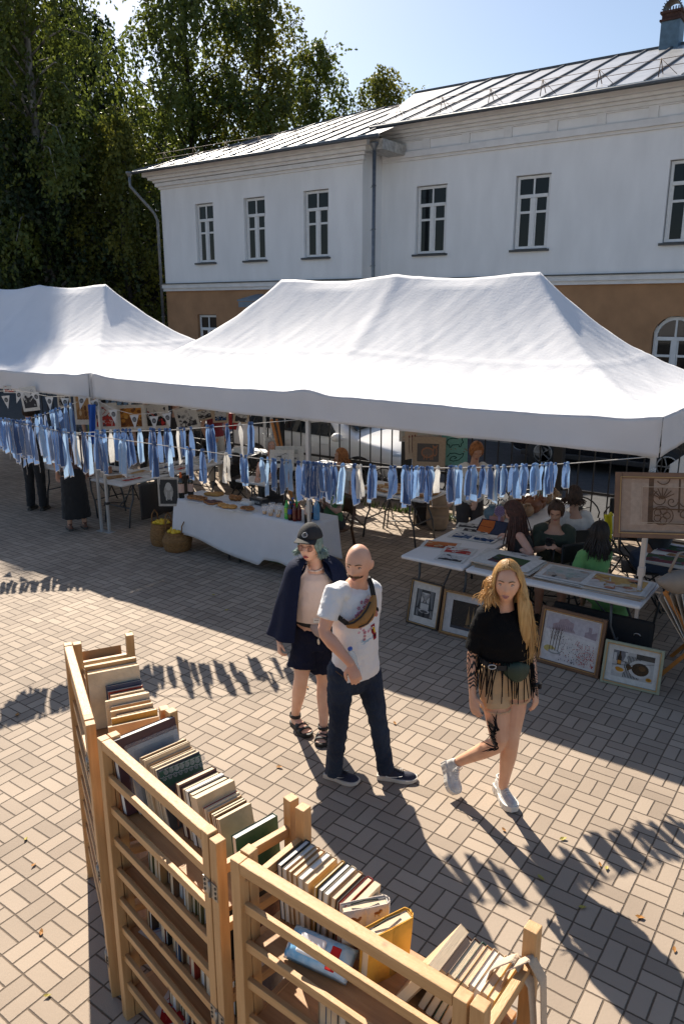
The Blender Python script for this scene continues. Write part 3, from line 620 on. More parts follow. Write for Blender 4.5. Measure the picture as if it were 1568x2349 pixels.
class Art:
    """a flat picture of many coloured patches, each a hair above the one below"""
    def __init__(s, w, h, paper): s.w, s.h = w, h; s.mb = MB(); s.ms = [ink(paper)]; s.z = 0; s.rect(0, 0, 1, 1, paper)
    def mi(s, c):
        m = ink(c)
        if m not in s.ms: s.ms.append(m)
        return s.ms.index(m)
    def poly(s, pts, c): s.z += .00012; s.mb.poly([((x - .5) * s.w, (y - .5) * s.h, s.z) for x, y in pts], s.mi(c)); return s
    def rect(s, x0, y0, x1, y1, c): return s.poly([(x0, y0), (x1, y0), (x1, y1), (x0, y1)], c)
    def blob(s, x, y, rx, ry, c, n=12, rot=0): 
        a = s.h / s.w; return s.poly([(x + (rx * math.cos(t) * math.cos(rot) - ry * math.sin(t) * math.sin(rot)), y + (rx * math.cos(t) * math.sin(rot) / a * 1 + ry * math.sin(t) * math.cos(rot))) for t in [2 * math.pi * k / n for k in range(n)]], c)
    def line(s, pts, wd, c):
        for (x0, y0), (x1, y1) in zip(pts, pts[1:]):
            d = V(((x1 - x0) * s.w, (y1 - y0) * s.h, 0)); 
            if d.length < 1e-9: continue
            nrm = V((-d.y, d.x, 0)).normalized() * wd / 2; s.poly([(x0 - nrm.x / s.w, y0 - nrm.y / s.h), (x1 - nrm.x / s.w, y1 - nrm.y / s.h), (x1 + nrm.x / s.w, y1 + nrm.y / s.h), (x0 + nrm.x / s.w, y0 + nrm.y / s.h)], c)
        return s
    def put(s, M): s.mb.xform(M); return s
def scribble_art(w, h, seed, pal, mat_c=(.62, .59, .54), margin=.14, n=26):
    """a mounted print: pale mount, picture field of strokes and shapes in the palette"""
    rn = random.Random(seed); a = Art(w, h, mat_c); m = margin; a.rect(m, m * 1.1, 1 - m, 1 - m, pal[0]); k = 1 - 2 * m
    P_ = lambda x, y: (m + k * min(1, max(0, x)), m * 1.1 + (1 - m * 2.1) * min(1, max(0, y)))
    hz = rn.uniform(.3, .6); a.poly([P_(0, 0), P_(1, 0)] + [P_(1 - i / 8, hz + rn.uniform(-.12, .12)) for i in range(9)], pal[1 % len(pal)])
    for i in range(n):
        x, y = rn.random(), rn.random(); c = pal[rn.randrange(len(pal))]; t = rn.random()
        if t < .4: a.poly([P_(x + rn.uniform(-.14, .14), y + rn.uniform(-.12, .12)) for q in range(4)], c)
        elif t < .75: a.line([P_(x, y), P_(x + rn.uniform(-.25, .25), y + rn.uniform(-.25, .25)), P_(x + rn.uniform(-.3, .3), y + rn.uniform(-.3, .3))], min(w, h) * rn.uniform(.008, .03), c)
        else: a.poly([P_(x + .1 * math.cos(q * .8), y + .1 * math.sin(q * .8)) for q in range(8)], c)
    return a
# ================================================================== BOOKCASES
def wood(nm, st, c=(.56, .33, .145), c2=(.44, .235, .09)): return mat(nm, c, .5, 0, 3.2, .25, 30, c2=c2, stretch=st)
def knots(m):      # scattered dark knots in the pine
    t = m.node_tree; L = t.links.new; bc = t.nodes['Principled BSDF'].inputs['Base Color']; tc = nd(t, 'ShaderNodeTexCoord'); v = nd(t, 'ShaderNodeTexVoronoi'); v.inputs['Scale'].default_value = 5.5; L(tc.outputs['Object'], v.inputs['Vector'])
    mr = nd(t, 'ShaderNodeMapRange'); mr.inputs[1].default_value = .05; mr.inputs[2].default_value = .10; mr.inputs[3].default_value = .8; mr.inputs[4].default_value = 0; L(v.outputs['Distance'], mr.inputs[0])
    mx = nd(t, 'ShaderNodeMix'); mx.data_type = 'RGBA'; L(mr.outputs[0], mx.inputs[0]); L(bc.links[0].from_socket, mx.inputs[6]); mx.inputs[7].default_value = (.16, .065, .025, 1); L(mx.outputs[2], bc); return m
m_wx, m_wy, m_wz = wood('pine_along', (1.2, 14, 14)), wood('pine_across', (14, 1.2, 14)), wood('pine_upright', (14, 14, 1.2))
m_brd = wood('pine_board', (1.5, 18, 18), (.44, .24, .10), (.33, .165, .065)); m_end = mat('end_grain', (.40, .225, .10), .7, .35, 60)
m_hinge = mat('hinge_steel', (.36, .34, .31), .4, .2, 20, metal=.8); m_screw = mat('screw_dark', (.02, .018, .016), .5)
for m_ in (m_wx, m_wy, m_wz, m_brd): knots(m_)
HB = 1.53; DEP = .335; SHELF = [1.165, .835, .505, .175]
def bookcase(label, pl, pr, rsd=.052):
    pl, pr = V((*pl, 0)), V((*pr, 0)); d = pr - pl; L = d.length
    t = thing('bookcase', label, 'bookcase', pl, math.atan2(d.y, d.x), 'folding pine bookcases'); S = .044; h = S / 2
    posts = [(0, 0), (L, 0), (0, S + .004), (0, DEP), (L + rsd, 0), (L + rsd, DEP)]
    for x, y in posts:
        MB().box((x - h, y - h, 0), (x + h, y + h, HB + rg.uniform(-.006, .006))).build('post', m_wz, t, bevel=.003)
    MB().box((h + .001, -h, HB - .044), (L - h - .001, h, HB - .001)).build('top_rail', m_wx, t, bevel=.003)
    for k in range(1, 9):
        z = HB - .03 - k * .162; MB().box((h - .008, -.006, z - .018), (L - h + .008, .014, z + .018)).build('slat', m_wx, t, bevel=.002)
    for x in (0, L + rsd):
        y0 = S + .004 if x == 0 else 0
        for z in [HB - .14] + [q - .03 for q in SHELF]: MB().box((x - .013, y0 + h, z - .02), (x + .013, DEP - h, z + .02)).build('rung', m_wy, t, bevel=.002)
    for z in SHELF: MB().box((-h + .05, .028, z - .01), (L + .02, DEP + .005, z + .010)).build('shelf_board', m_brd, t, bevel=.002)
    for z in (HB - .22, .72, .22):
        mb = MB()
        for x0, x1 in ((L - .019, L + .02), (L + rsd - .02, L + rsd + .019)): mb.box((x0, -h - .003, z - .033), (x1, -h + .001, z + .033))
        mb.tube([(L + rsd / 2, -h - .005, z - .034), (L + rsd / 2, -h - .005, z + .034)], .006, 8)
        hg = mb.build('hinge', m_hinge, t); mb = MB()
        for x in (L - .008, L + rsd + .008):
            for q in (-.02, 0, .02): mb.lathe([(.0058, -.001), (.0058, .001)], 8, (x, -h - .0042, z + q), M=Matrix.Rotation(R(90), 3, 'X'))
        mb.build('screw', m_screw, hg)
    return t, L
BC = [bookcase('furthest folding pine bookcase, with a cardboard box and brown folders on top', (-3.50, 2.27), (-2.75, 1.85)),
      bookcase('middle folding pine bookcase, with albums and a lace pattern magazine on top', (-2.55, 1.78), (-1.74, 1.615)),
      bookcase('nearest folding pine bookcase, holding wet wipes and a yellow cloth covered book', (-1.556, 1.573), (-.693, 1.54))]
PAL = {'cream': (.62, .45, .27), 'ivory': (.68, .55, .38), 'tan': (.46, .25, .10), 'brown': (.16, .085, .04), 'dark brown': (.07, .04, .025), 'black': (.018, .017, .017), 'navy': (.03, .045, .10), 'dark green': (.012, .075, .045), 'maroon': (.07, .02, .025), 'red': (.36, .045, .025), 'orange': (.50, .19, .03), 'grey': (.24, .23, .22), 'silver grey': (.38, .37, .36), 'yellow': (.62, .36, .07), 'white': (.66, .64, .60), 'blue': (.08, .14, .27), 'olive': (.15, .14, .05)}
def cmat(c): return mat('cover_' + c.replace(' ', '_'), PAL[c], .5, .25, 14, .25, 60)
m_page = mat('page_block', (.78, .62, .43), .9, .18, 6, .35, 8, stretch=(160, 1, 1)); m_page2 = mat('white_page_block', (.76, .73, .67), .9, .12, 6, .3, 8, stretch=(160, 1, 1))
used_lab = {}
def book(bc, x, th, h, dep, c, tilt=0, z=SHELF[0], y1=None, white=False, soft=False, label=None, lean=0, name='book', yaw=0):
    """x: left face at shelf height along the bookcase; spine towards the front; fore-edge towards the back slats"""
    t_, L = BC[bc]; y1 = DEP - .01 if y1 is None else y1
    o = thing(name, label, 'book', (0, 0, 0), 0)
    Mx = t_.matrix_basis @ Matrix.Translation((x, y1, z + .0105)) @ Matrix.Rotation(yaw, 4, 'Z') @ Matrix.Rotation(tilt, 4, 'Y') @ Matrix.Rotation(lean, 4, 'X')
    o.matrix_basis = Mx; cv = .001 if soft else .0024; ov = 0 if soft else .004
    mb = MB(); mb.box((0, -dep, 0), (cv, 0, h)); mb.box((th - cv, -dep, 0), (th, 0, h)); mb.box((cv, -cv - .001, 0), (th - cv, 0, h)); mb.build('cover', cmat(c), o, bevel=.0012, seg=1)
    MB().box((cv, -dep + ov, ov), (th - cv, -cv - .002, h - ov)).build('pages', m_page2 if white else m_page, o)
    return o
def row(bc, items, x0, shelf_name, z=SHELF[0], gap=.003, gname=None):
    """items: (colour, thickness, height, depth, tilt in degrees, white pages?, soft?, own label)"""
    x = x0; n = len(items); bcn = ('furthest', 'middle', 'nearest')[bc]
    for i, it in enumerate(items):
        c, th, h, dp, tl, wh, sf, lb = list(it) + [0, 0, 0, 0, 0, False, False, None][len(it):]; th *= (1.55, 1.16, 1.0)[bc] if z == SHELF[0] else 1; tl = tl if bc == 2 or z < 1 else -tl; big = (1.08, 1.12, 1.10)[bc] if z == SHELF[0] else 1; h *= big; dp *= big
        if lb is None:
            p = items[i - 1][0] if i else None; q = items[i + 1][0] if i < n - 1 else None
            kind = ('thin ' if th < .014 else 'thick ' if th > .032 else '') + c + (' paperback' if sf else ' book')
            lb = kind + (' between %s and %s ones' % (p, q) if p and q else ' at the left end beside a %s one' % q if q else ' at the right end beside a %s one' % p) + ', %s, %s bookcase' % (shelf_name.replace(' of the', ''), bcn)
        g = None
        k = used_lab.setdefault(lb, []); b = book(bc, x, th, h, dp, c, R(tl), z, None, wh, sf, lb); k.append(b)
        x += th / max(.5, math.cos(R(tl))) + (.011 if bc == 0 and z == SHELF[0] else gap)
    return x
# ---- top shelf, furthest bookcase
x = row(0, [('dark green', .02, .25, .20, 6), ('tan', .012, .22, .20, 6, 0, 1), ('tan', .012, .235, .21, 7, 0, 1)], .16, 'top shelf of the')
book(0, x, .03, .315, .27, 'tan', R(-7), label='large worn tan folder beside the cardboard box', soft=True); x += .034
x = row(0, [('cream', .011, .275, .24, 7, 0, 1), ('brown', .010, .27, .235, 7, 0, 1), ('ivory', .014, .285, .245, 8, 0, 1, 'large pale folder with a plain front, standing behind a navy book'), ('navy', .016, .22, .17, 8), ('red', .012, .205, .165, 9, 0, 1), ('olive', .007, .2, .16, 9, 0, 1), ('cream', .007, .205, .16, 9, 0, 1), ('olive', .009, .2, .155, 9, 0, 1), ('yellow', .008, .2, .155, 10, 0, 1), ('tan', .012, .22, .17, 10, 0, 1), ('grey', .008, .215, .165, 10, 0, 1), ('navy', .007, .21, .165, 10, 0, 1), ('ivory', .013, .25, .2, 10, 0, 1), ('tan', .009, .23, .18, 10, 0, 1), ('red', .009, .21, .17, 10, 0, 1), ('cream', .011, .235, .19, 10, 0, 1), ('brown', .014, .225, .17, 10), ('olive', .008, .21, .17, 10, 0, 1), ('ivory', .010, .22, .175, 10, 0, 1), ('yellow', .012, .255, .20, 10, 0, 1), ('cream', .012, .235, .22, 10, 0, 1)], x, 'top shelf of the')
# ---- top shelf, middle bookcase
x = row(1, [('orange', .016, .30, .26, 10, 0, 1, 'orange album with leafy cover, furthest on the middle bookcase'), ('maroon', .034, .31, .27, 12, 1, 0, 'big dark maroon album with white page edges, leaning')], .06, 'top shelf of the')
mag = book(1, x, .02, .30, .25, 'silver grey', R(-16), label='grey magazine in a clear plastic sleeve', soft=True)
Art_ = scribble_art(.2, .26, 7, [(.09, .05, .03), (.30, .09, .03), (.16, .10, .05), (.02, .02, .02), (.42, .2, .07)], (.30, .29, .27), .17, 18).put(frameM((.0207, -.125, .15), (0, 1, 0), (0, 0, 1))); Art_.mb.build('front_picture', Art_.ms, mag)
MB().box((-.001, -.262, .03), (.0245, .0, .318)).build('plastic_sleeve', mat('clear_sleeve', (.9, .9, .9), .12, spec=.6, alpha=.16, bump=.3, bscale=12), mag)
x += .052
x = row(1, [('grey', .009, .245, .2, 13, 0, 1), ('tan', .008, .25, .2, 13, 0, 1), ('brown', .007, .245, .2, 13, 0, 1), ('black', .008, .25, .2, 13, 0, 1), ('cream', .007, .25, .2, 14, 0, 1), ('tan', .006, .235, .19, 14, 0, 1), ('cream', .008, .23, .19, 14, 0, 1), ('brown', .006, .23, .19, 14, 0, 1), ('ivory', .008, .235, .19, 14, 0, 1), ('tan', .007, .23, .185, 14, 0, 1), ('cream', .009, .225, .185, 15, 0, 1), ('dark green', .012, .23, .185, 15)], x, 'top shelf of the')
lace = book(1, x + .004, .009, .275, .215, 'grey', R(-20), label='lace pattern magazine with a small photo and a bar code', soft=True)
a = Art(.207, .268, (.075, .072, .07)); wl = (.46, .45, .44)
for k in range(9):
    cx = .06 + k * .11
    for r in (.05, .032, .016): a.line([(cx + r * math.cos(q * .7), .93 + r * .8 * math.sin(q * .7)) for q in range(10)], .0016, wl)
    for r in (.04, .02): a.line([(cx + .055 + r * math.cos(q * .7), .84 + r * .9 * math.sin(q * .7)) for q in range(10)], .0014, wl)
    a.line([(cx - .05, .88), (cx, .86), (cx + .05, .88)], .0018, wl); a.line([(cx - .05, .985), (cx + .06, .985)], .0022, wl)
a.rect(.30, .28, .60, .72, (.30, .29, .30)); a.poly([(.34, .28), (.36, .42), (.42, .50), (.44, .60), (.47, .62), (.50, .58), (.50, .50), (.56, .42), (.56, .28)], (.03, .03, .035)); a.rect(.30, .28, .60, .36, (.15, .13, .13))
for k in range(11): a.line([(.64, .76 - k * .026), (.64 + .28 * random.Random(k).uniform(.75, 1), .76 - k * .026)], .0012, (.5, .5, .5))
for k in range(9): a.line([(.06 + .02 * k, .1 + .03 * k), (.1 + .01 * k, .5 + .02 * k)], .004, [(.2, .07, .04), (.12, .1, .09), (.28, .15, .1)][k % 3])
a.rect(.34, .03, .60, .22, (.7, .7, .7))
for k in range(15): a.rect(.36 + k * .0152, .05, .36 + k * .0152 + (.006, .009, .004)[k % 3], .2, (.02, .02, .02))
a.put(frameM((.0095, -.1075, .1375), (0, 1, 0), (0, 0, 1))); lt = text_mb('ISBN 978-5-699', .011, frameM((.0100, -.11, .076), (0, 1, 0), (0, 0, 1)), a.mi((.6, .6, .6)), .0001); a.mb.add(lt.v, lt.f, a.mi((.6, .6, .6)))
a.mb.build('front_picture', a.ms, lace)
x += .068
x = row(1, [('maroon', .03, .215, .165, 12), ('brown', .024, .21, .16, 12), ('white', .02, .215, .16, 12, 1, 1), ('black', .034, .215, .16, 13), ('cream', .034, .22, .165, 14, 0, 1), ('red', .007, .19, .15, 15, 0, 1), ('ivory', .012, .19, .15, 15, 0, 1), ('tan', .008, .185, .145, 15, 0, 1), ('grey', .01, .18, .14, 14, 0, 1), ('brown', .009, .18, .14, 14, 0, 1), ('tan', .009, .175, .14, 13, 0, 1), ('cream', .01, .18, .14, 13, 0, 1)], x, 'top shelf of the')
book(1, .795, .03, .235, .20, 'dark green', R(-5), white=True, label='dark green hardback with bright white pages at the near end', z=SHELF[0])
# ---- top shelf, nearest bookcase
x = row(2, [('black', .022, .215, .15, -3, 1), ('ivory', .02, .21, .15, -3, 1), ('tan', .018, .21, .148, -3), ('tan', .022, .208, .148, -3), ('ivory', .024, .21, .15, -2, 1), ('cream', .022, .205, .15, -2), ('yellow', .014, .21, .15, 3), ('black', .02, .212, .15, 4, 1), ('ivory', .022, .21, .15, 4, 1), ('tan', .022, .205, .145, 5), ('dark brown', .010, .2, .145, 5), ('red', .024, .205, .15, 6), ('ivory', .026, .20, .15, 7, 0, 1)], .035, 'top shelf of the')
op = book(2, x + .012, .045, .20, .15, 'grey', R(8), label='thick open paperback with fanned pages beside the puppy cloth book', soft=True, yaw=R(-25))
def cloth_book(x, label, c, th, h, dep, yaw, m, pat=None):
    o = book(2, x, th, h, dep, c, R(5), label=label, yaw=yaw, name='cloth_covered_book', y1=DEP - .04)
    mb = MB(); n = 14
    prof = [(-.002, -dep - .002), (-.004, -dep * .5), (-.003, -.004), (th * .3, .006), (th * .7, .006), (th + .003, -.004), (th + .006, -dep * .5), (th + .003, -dep - .002)]
    for i in range(len(prof) - 1): mb.add([(*prof[i], -.002), (*prof[i + 1], -.002), (*prof[i + 1], h + .004), (*prof[i], h + .004)], [(0, 1, 2, 3)], 0, True)
    c_ = mb.build('cloth_cover', m, o, solid=.0025)
    if pat:
        b_ = MB(); rn = random.Random(4)
        for k in range(22):      # little brown dogs printed on the cloth
            y, z = -dep * rn.uniform(.08, .92), h * rn.uniform(.05, .95); f = th + lerp(.0052, .0066, 1 - abs(y / dep + .5) * 2)
            for dy, dz, ry, rz, mi in ((0, 0, .012, .007, 0), (.011, .008, .0065, .006, 0), (.014, .003, .003, .005, 1), (-.008, -.01, .0025, .007, 1), (.006, -.01, .0025, .007, 1)):
                b_.add([(f + .0006, y + dy + ry * math.cos(q), z + dz + rz * math.sin(q)) for q in [i * .785 for i in range(8)]], [tuple(range(8))], mi)
        b_.build('dog_print', [ink((.20, .09, .04)), ink((.42, .30, .20))], o)
    mb = MB(); mb.tube([(th * .3, -dep * .2, h + .004), (th * .32, -dep * .5, h + .012), (th * .3, -dep * .8, h + .004)], .003, 6); mb.build('ribbon', mat('dark_ribbon', (.03, .035, .03), .8), o)
cloth_book(.40, 'white cloth covered book with brown puppies printed on it', 'white', .03, .225, .16, R(-38), mat('puppy_cloth', (.56, .48, .42), .9, .1, 20, .3, 90), True)
cloth_book(.475, 'bright yellow cloth covered book', 'yellow', .04, .215, .175, R(-20), mat('yellow_cloth', (.72, .37, .05), .9, .12, 16, .4, 60))
lean = book(2, .545, .035, .27, .20, 'cream', R(30), label='big cream book left open, leaning over its neighbours', soft=True); MB().box((.03, -.2, .0), (.034, 0, .262)).build('open_cover', cmat('tan'), lean)
x = row(2, [('brown', .026, .20, .15, 22), ('brown', .026, .205, .155, 21), ('dark green', .022, .205, .155, 20, 0, 0, 'book with a dark green cover edge leaning among brown ones'), ('tan', .026, .20, .155, 18), ('cream', .022, .20, .15, 16, 1), ('ivory', .026, .195, .15, 14, 1), ('cream', .024, .195, .15, 12), ('yellow', .024, .19, .15, 11)], .62, 'top shelf of the')
# ---- lower shelves seen through the slats
rn = random.Random(21); cs = ['cream', 'ivory', 'tan', 'brown', 'dark brown', 'black', 'navy', 'dark green', 'maroon', 'red', 'grey', 'white', 'blue', 'olive', 'orange']
for bc, sh, xe in ((0, 1, .78), (1, 1, .80), (1, 2, .80), (1, 3, .78), (2, 1, .82), (2, 2, .82)):
    its = []; x = .07 + (.16 if bc == 2 or sh == 3 else 0); s_ = x; prev = None
    while True:
        th = rn.choice([.012, .018, .022, .026, .03, .036]); c = rn.choice([q for q in cs if q != prev]); prev = c
        if x + th > xe: break
        its.append((c, th, rn.uniform(.19, .27), rn.uniform(.19, .23), 1.5, rn.random() < .25, rn.random() < .3)); x += th + .002
    row(bc, its, s_, ('top', 'second', 'third', 'bottom')[sh] + ' shelf of the', SHELF[sh])
for lb, bs in used_lab.items():
    if len(bs) > 1:
        for b in bs: b['group'] = 'alike books'
# ---- cardboard box, paper roll, wet wipes, flyers, strap
t0 = BC[0][0].matrix_basis; 
o = thing('cardboard_box', 'open cardboard box standing on the far end of the furthest bookcase', 'box'); o.matrix_basis = t0 @ Matrix.Translation((.035, .06, SHELF[0] + .0105))
m_card = mat('cardboard', (.40, .22, .10), .9, .15, 8, .2, 60)
mb = MB(); w, d_, h = .12, .24, .2
mb.box((0, 0, 0), (w, d_, .003)); mb.box((0, 0, .003), (w, .003, h)); mb.box((0, d_ - .003, .003), (w, d_, h)); mb.box((0, .003, .003), (.003, d_ - .003, h)); mb.box((w - .003, .003, .003), (w, d_ - .003, h * .96)); mb.build('box_body', m_card, o)
MB().box((-.002, .01, h), (.001, d_ - .01, h + .085), M=Matrix.Rotation(R(-18), 4, 'Y')).build('flap', m_card, o); MB().box((w - .003, .05, h * .96), (w, d_ - .01, h * .96 + .03)).build('flap', m_card, o)
MB().box((.02, .01, .16), (.028, d_ - .01, .225)).build('white_sheet', mat('paper', (.72, .70, .66), .85, .06, 8), o)
o = thing('paper_roll', 'small white roll of paper beside the cardboard box', 'roll'); o.matrix_basis = t0 @ Matrix.Translation((.07, .30, SHELF[0] + .17))
mb = MB(); mb.lathe([(.022, 0), (.022, .11)], 16, M=Matrix.Rotation(R(75), 3, 'Y')); mb.tube([(.0, 0, .0), (-.002, 0, -.16)], .02, 8); mb.build('roll', mat('paper', (.72, .7, .66)), o)
t2 = BC[2][0].matrix_basis
o = thing('wet_wipes', 'blue and white pack of wet wipes lying on the shelf', 'wipes pack'); o.matrix_basis = t2 @ Matrix.Translation((.27, .105, SHELF[0] + .045)) @ Matrix.Rotation(R(10), 4, 'Z') @ Matrix.Rotation(R(32), 4, 'X')
def pack(a, b):
    x, y = (a - .5) * .23, (b - .5) * .11; e = (1 - (2 * a - 1) ** 6) * (1 - (2 * b - 1) ** 4); return V((x * (1.05 if abs(2 * a - 1) > .9 else 1), y, .055 * e ** .6 + .004 * noise.noise(V((a * 14, b * 8, 0)))))
MB().grid(pack, 34, 18).build('film', mat('blue_film', (.62, .78, .88), .18, 0, 11, .35, 30, c2=(.05, .36, .68), coat=.4), o, solid=.002)
mb = MB(); mb.box((-.065, -.032, .055), (.03, .032, .068)); mb.build('lid', mat('white_plastic', (.78, .80, .82), .25), o, bevel=.011, seg=3)
mb = MB(); mb.box((.05, -.045, .05), (.085, .03, .0565)); mb.build('red_label', ink((.55, .03, .03)), o, bevel=.003)
for k, (bc, xx, yy, z, rz, c, lb) in enumerate(((1, .25, .12, SHELF[3] + .011, .5, (.6, .56, .5), 'pale leaflet with red edge lying low in the middle bookcase'), (1, .33, .07, SHELF[3] + .012, .9, (.42, .03, .03), 'red leaflet lying low in the middle bookcase'), (1, .12, .16, SHELF[2] + .011, .2, (.6, .6, .58), 'white leaflet lying on a lower shelf of the middle bookcase'))):
    a = scribble_art(.14, .2, 60 + k, [c, (.6, .6, .6), (.06, .12, .3), (.5, .06, .05)], c, .08, 12); ob = a.mb.build('leaflet', a.ms); ob.matrix_basis = BC[bc][0].matrix_basis @ Matrix.Translation((xx, yy, z + .001)) @ Matrix.Rotation(rz, 4, 'Z'); tag(ob, lb, 'leaflet')
rib = MB()
def strap(a, b):
    pts = [V((.86, .20, 1.30)), V((.885, .26, 1.42)), V((.93, .30, 1.45)), V((.97, .31, 1.38)), V((.985, .31, 1.2)), V((.99, .31, 1.0)), V((1.0, .305, .8))]
    s = a * (len(pts) - 1); i = min(len(pts) - 2, int(s)); p = pts[i].lerp(pts[i + 1], s - i); return p + V((.012 * math.sin(a * 9), 1, 0)) * ((b - .5) * .042)
rib.grid(strap, 30, 4); rib.grid(lambda a, b: strap(a, b) + V((-.035 - .012 * math.sin(a * 7), -.02, -.012)), 30, 4)
ob = rib.build('cloth_strap', mat('beige_strap', (.56, .43, .31), .9, .1, 30, .4, 160), solid=.003); ob.matrix_basis = t2; tag(ob, 'beige cloth strap hung over the corner of the nearest bookcase', 'strap')
# ================================================================== TABLES
m_ttop = mat('table_plastic', (.66, .66, .66), .45, .05, 5, .15, 200); m_tleg = mat('table_steel', (.09, .095, .10), .45, .2, 20, metal=.4)
def folding_table(label, u0, u1, w0, w1, z=.74, rz=0, group='white folding tables'):
    c = V(((u0 + u1) / 2, (w0 + w1) / 2, 0)); a, b = (u1 - u0) / 2, (w1 - w0) / 2; t = thing('folding_table', label, 'table', c, rz, group)
    MB().box((-a, -b, z - .042), (a, b, z)).build('tabletop', m_ttop, t, bevel=.018, seg=3)
    lng = a >= b
    for s in (-1, 1):
        for q in (-1, 1):
            if lng: f = lambda l, z_: (s * (a - .28 + l * .08), q * (b - .09), z_)
            else: f = lambda l, z_: (q * (a - .09), s * (b - .28 + l * .08), z_)
            MB().tube([f(0, z - .042), f(.1, .45), f(.6, .36), f(1, .28), f(1.5, .0)], .014, 8).build('leg', m_tleg, t)
        mb = MB()
        if lng: mb.tube([(s * (a - .22), -b + .09, .3), (s * (a - .22), b - .09, .3)], .011, 6); mb.tube([(s * (a - .24), 0, .3), (s * a * .25, 0, z - .045)], .009, 6)
        else: mb.tube([(-a + .09, s * (b - .22), .3), (a - .09, s * (b - .22), .3)], .011, 6); mb.tube([(0, s * (b - .24), .3), (0, s * b * .25, z - .045)], .009, 6)
        mb.build('brace', m_tleg, t)
    return t
folding_table('white folding table along the front, with the stacks of mounted prints', -3.27, -1.52, 6.76, 7.50)
folding_table('white folding table running back from the front corner, with orange prints', -4.05, -3.30, 6.76, 8.55)
folding_table('white folding table crowded with clay pots', -4.05, -3.30, 8.57, 10.3)
folding_table('white folding table with brown papers in front of the standing woman', -6.28, -5.05, 9.02, 9.76)
folding_table('white folding table at the right edge, behind the corner tent leg', -1.86, -.3, 8.15, 8.95)
folding_table('white folding table with prints beside the left tent leg', -10.05, -9.28, 7.2, 8.98)
folding_table('white folding table with prints further back, behind the red capped bottles', -10.05, -9.28, 9.0, 10.78)
folding_table('white folding table under the left tent, behind the black skirt', -11.8, -10.1, 7.35, 8.1)
folding_table('small white table in front of the grey haired woman', -8.2, -7.6, 8.55, 8.95, .72)
# ---- the table under the white cloth
CU0, CU1, CW0, CW1, CZ = -7.98, -5.52, 7.08, 7.62, .755
t = thing('serving_table', 'long serving table hidden by the white cloth, dark legs showing', 'table', ((CU0 + CU1) / 2, (CW0 + CW1) / 2, 0)); a, b = (CU1 - CU0) / 2 - .01, (CW1 - CW0) / 2 - .01
MB().box((-a, -b, CZ - .05), (a, b, CZ - .006)).build('tabletop', m_ttop, t, bevel=.01)
for x in (-a + .95, -a + 1.15, a - .2):
    for q in (-1, 1): MB().tube([(x, q * (b - .08), CZ - .05), (x, q * (b - .06), 0)], .016, 8).build('leg', m_tleg, t)
def cloth(sp, k):
    """sp runs round the table edge, k from the edge down to the hem"""
    per = 2 * (CU1 - CU0) + 2 * (CW1 - CW0); s = sp * per; l1, l2 = CU1 - CU0, CW1 - CW0
    if s < l1: p, o, f = V((CU0 + s, CW0, 0)), V((0, -1, 0)), s / l1
    elif s < l1 + l2: p, o, f = V((CU1, CW0 + s - l1, 0)), V((1, 0, 0)), 1
    elif s < 2 * l1 + l2: p, o, f = V((CU1 - (s - l1 - l2), CW1, 0)), V((0, 1, 0)), 0
    else: p, o, f = V((CU0, CW1 - (s - 2 * l1 - l2), 0)), V((-1, 0, 0)), 0
    corner = min(abs(s - q) for q in (0, l1, l1 + l2, 2 * l1 + l2, per))
    drop = .60 if s < l1 else .5
    if s < l1: drop = lerp(.50, .68, sstep(.05, .62, f)) - .10 * sstep(.64, .70, f) + .10 * sstep(.75, 1, f)
    drop += .06 * math.exp(-(corner / .10) ** 2)
    wv = .012 * math.sin(s * 9 + 1.3 * math.sin(s * 3)) + .02 * noise.noise(V((s * 2.3, 4, 0))) + .05 * math.exp(-(corner / .08) ** 2)
    return V((p.x, p.y, CZ)) + o * (.006 + k * (.03 + wv)) - UP * drop * k
mb = MB(); mb.grid(lambda a, b: V((lerp(CU0 - .006, CU1 + .006, a), lerp(CW0 - .006, CW1 + .006, b), CZ + .0015 * noise.noise(V((a * 12, b * 4, 0))) + .0012 * math.exp(-((a - .36) / .003) ** 2) + .0012 * math.exp(-((a - .68) / .003) ** 2))), 110, 16)
mb.grid(lambda a, b: cloth(a, b), 330, 12)
tag(mb.build('tablecloth', mat('white_cloth', (.70, .70, .73), .9, .04, 8, .3, 200, sheen=.2, transl=.12), solid=.002), 'white cloth draped over the serving table, hanging unevenly', 'tablecloth')
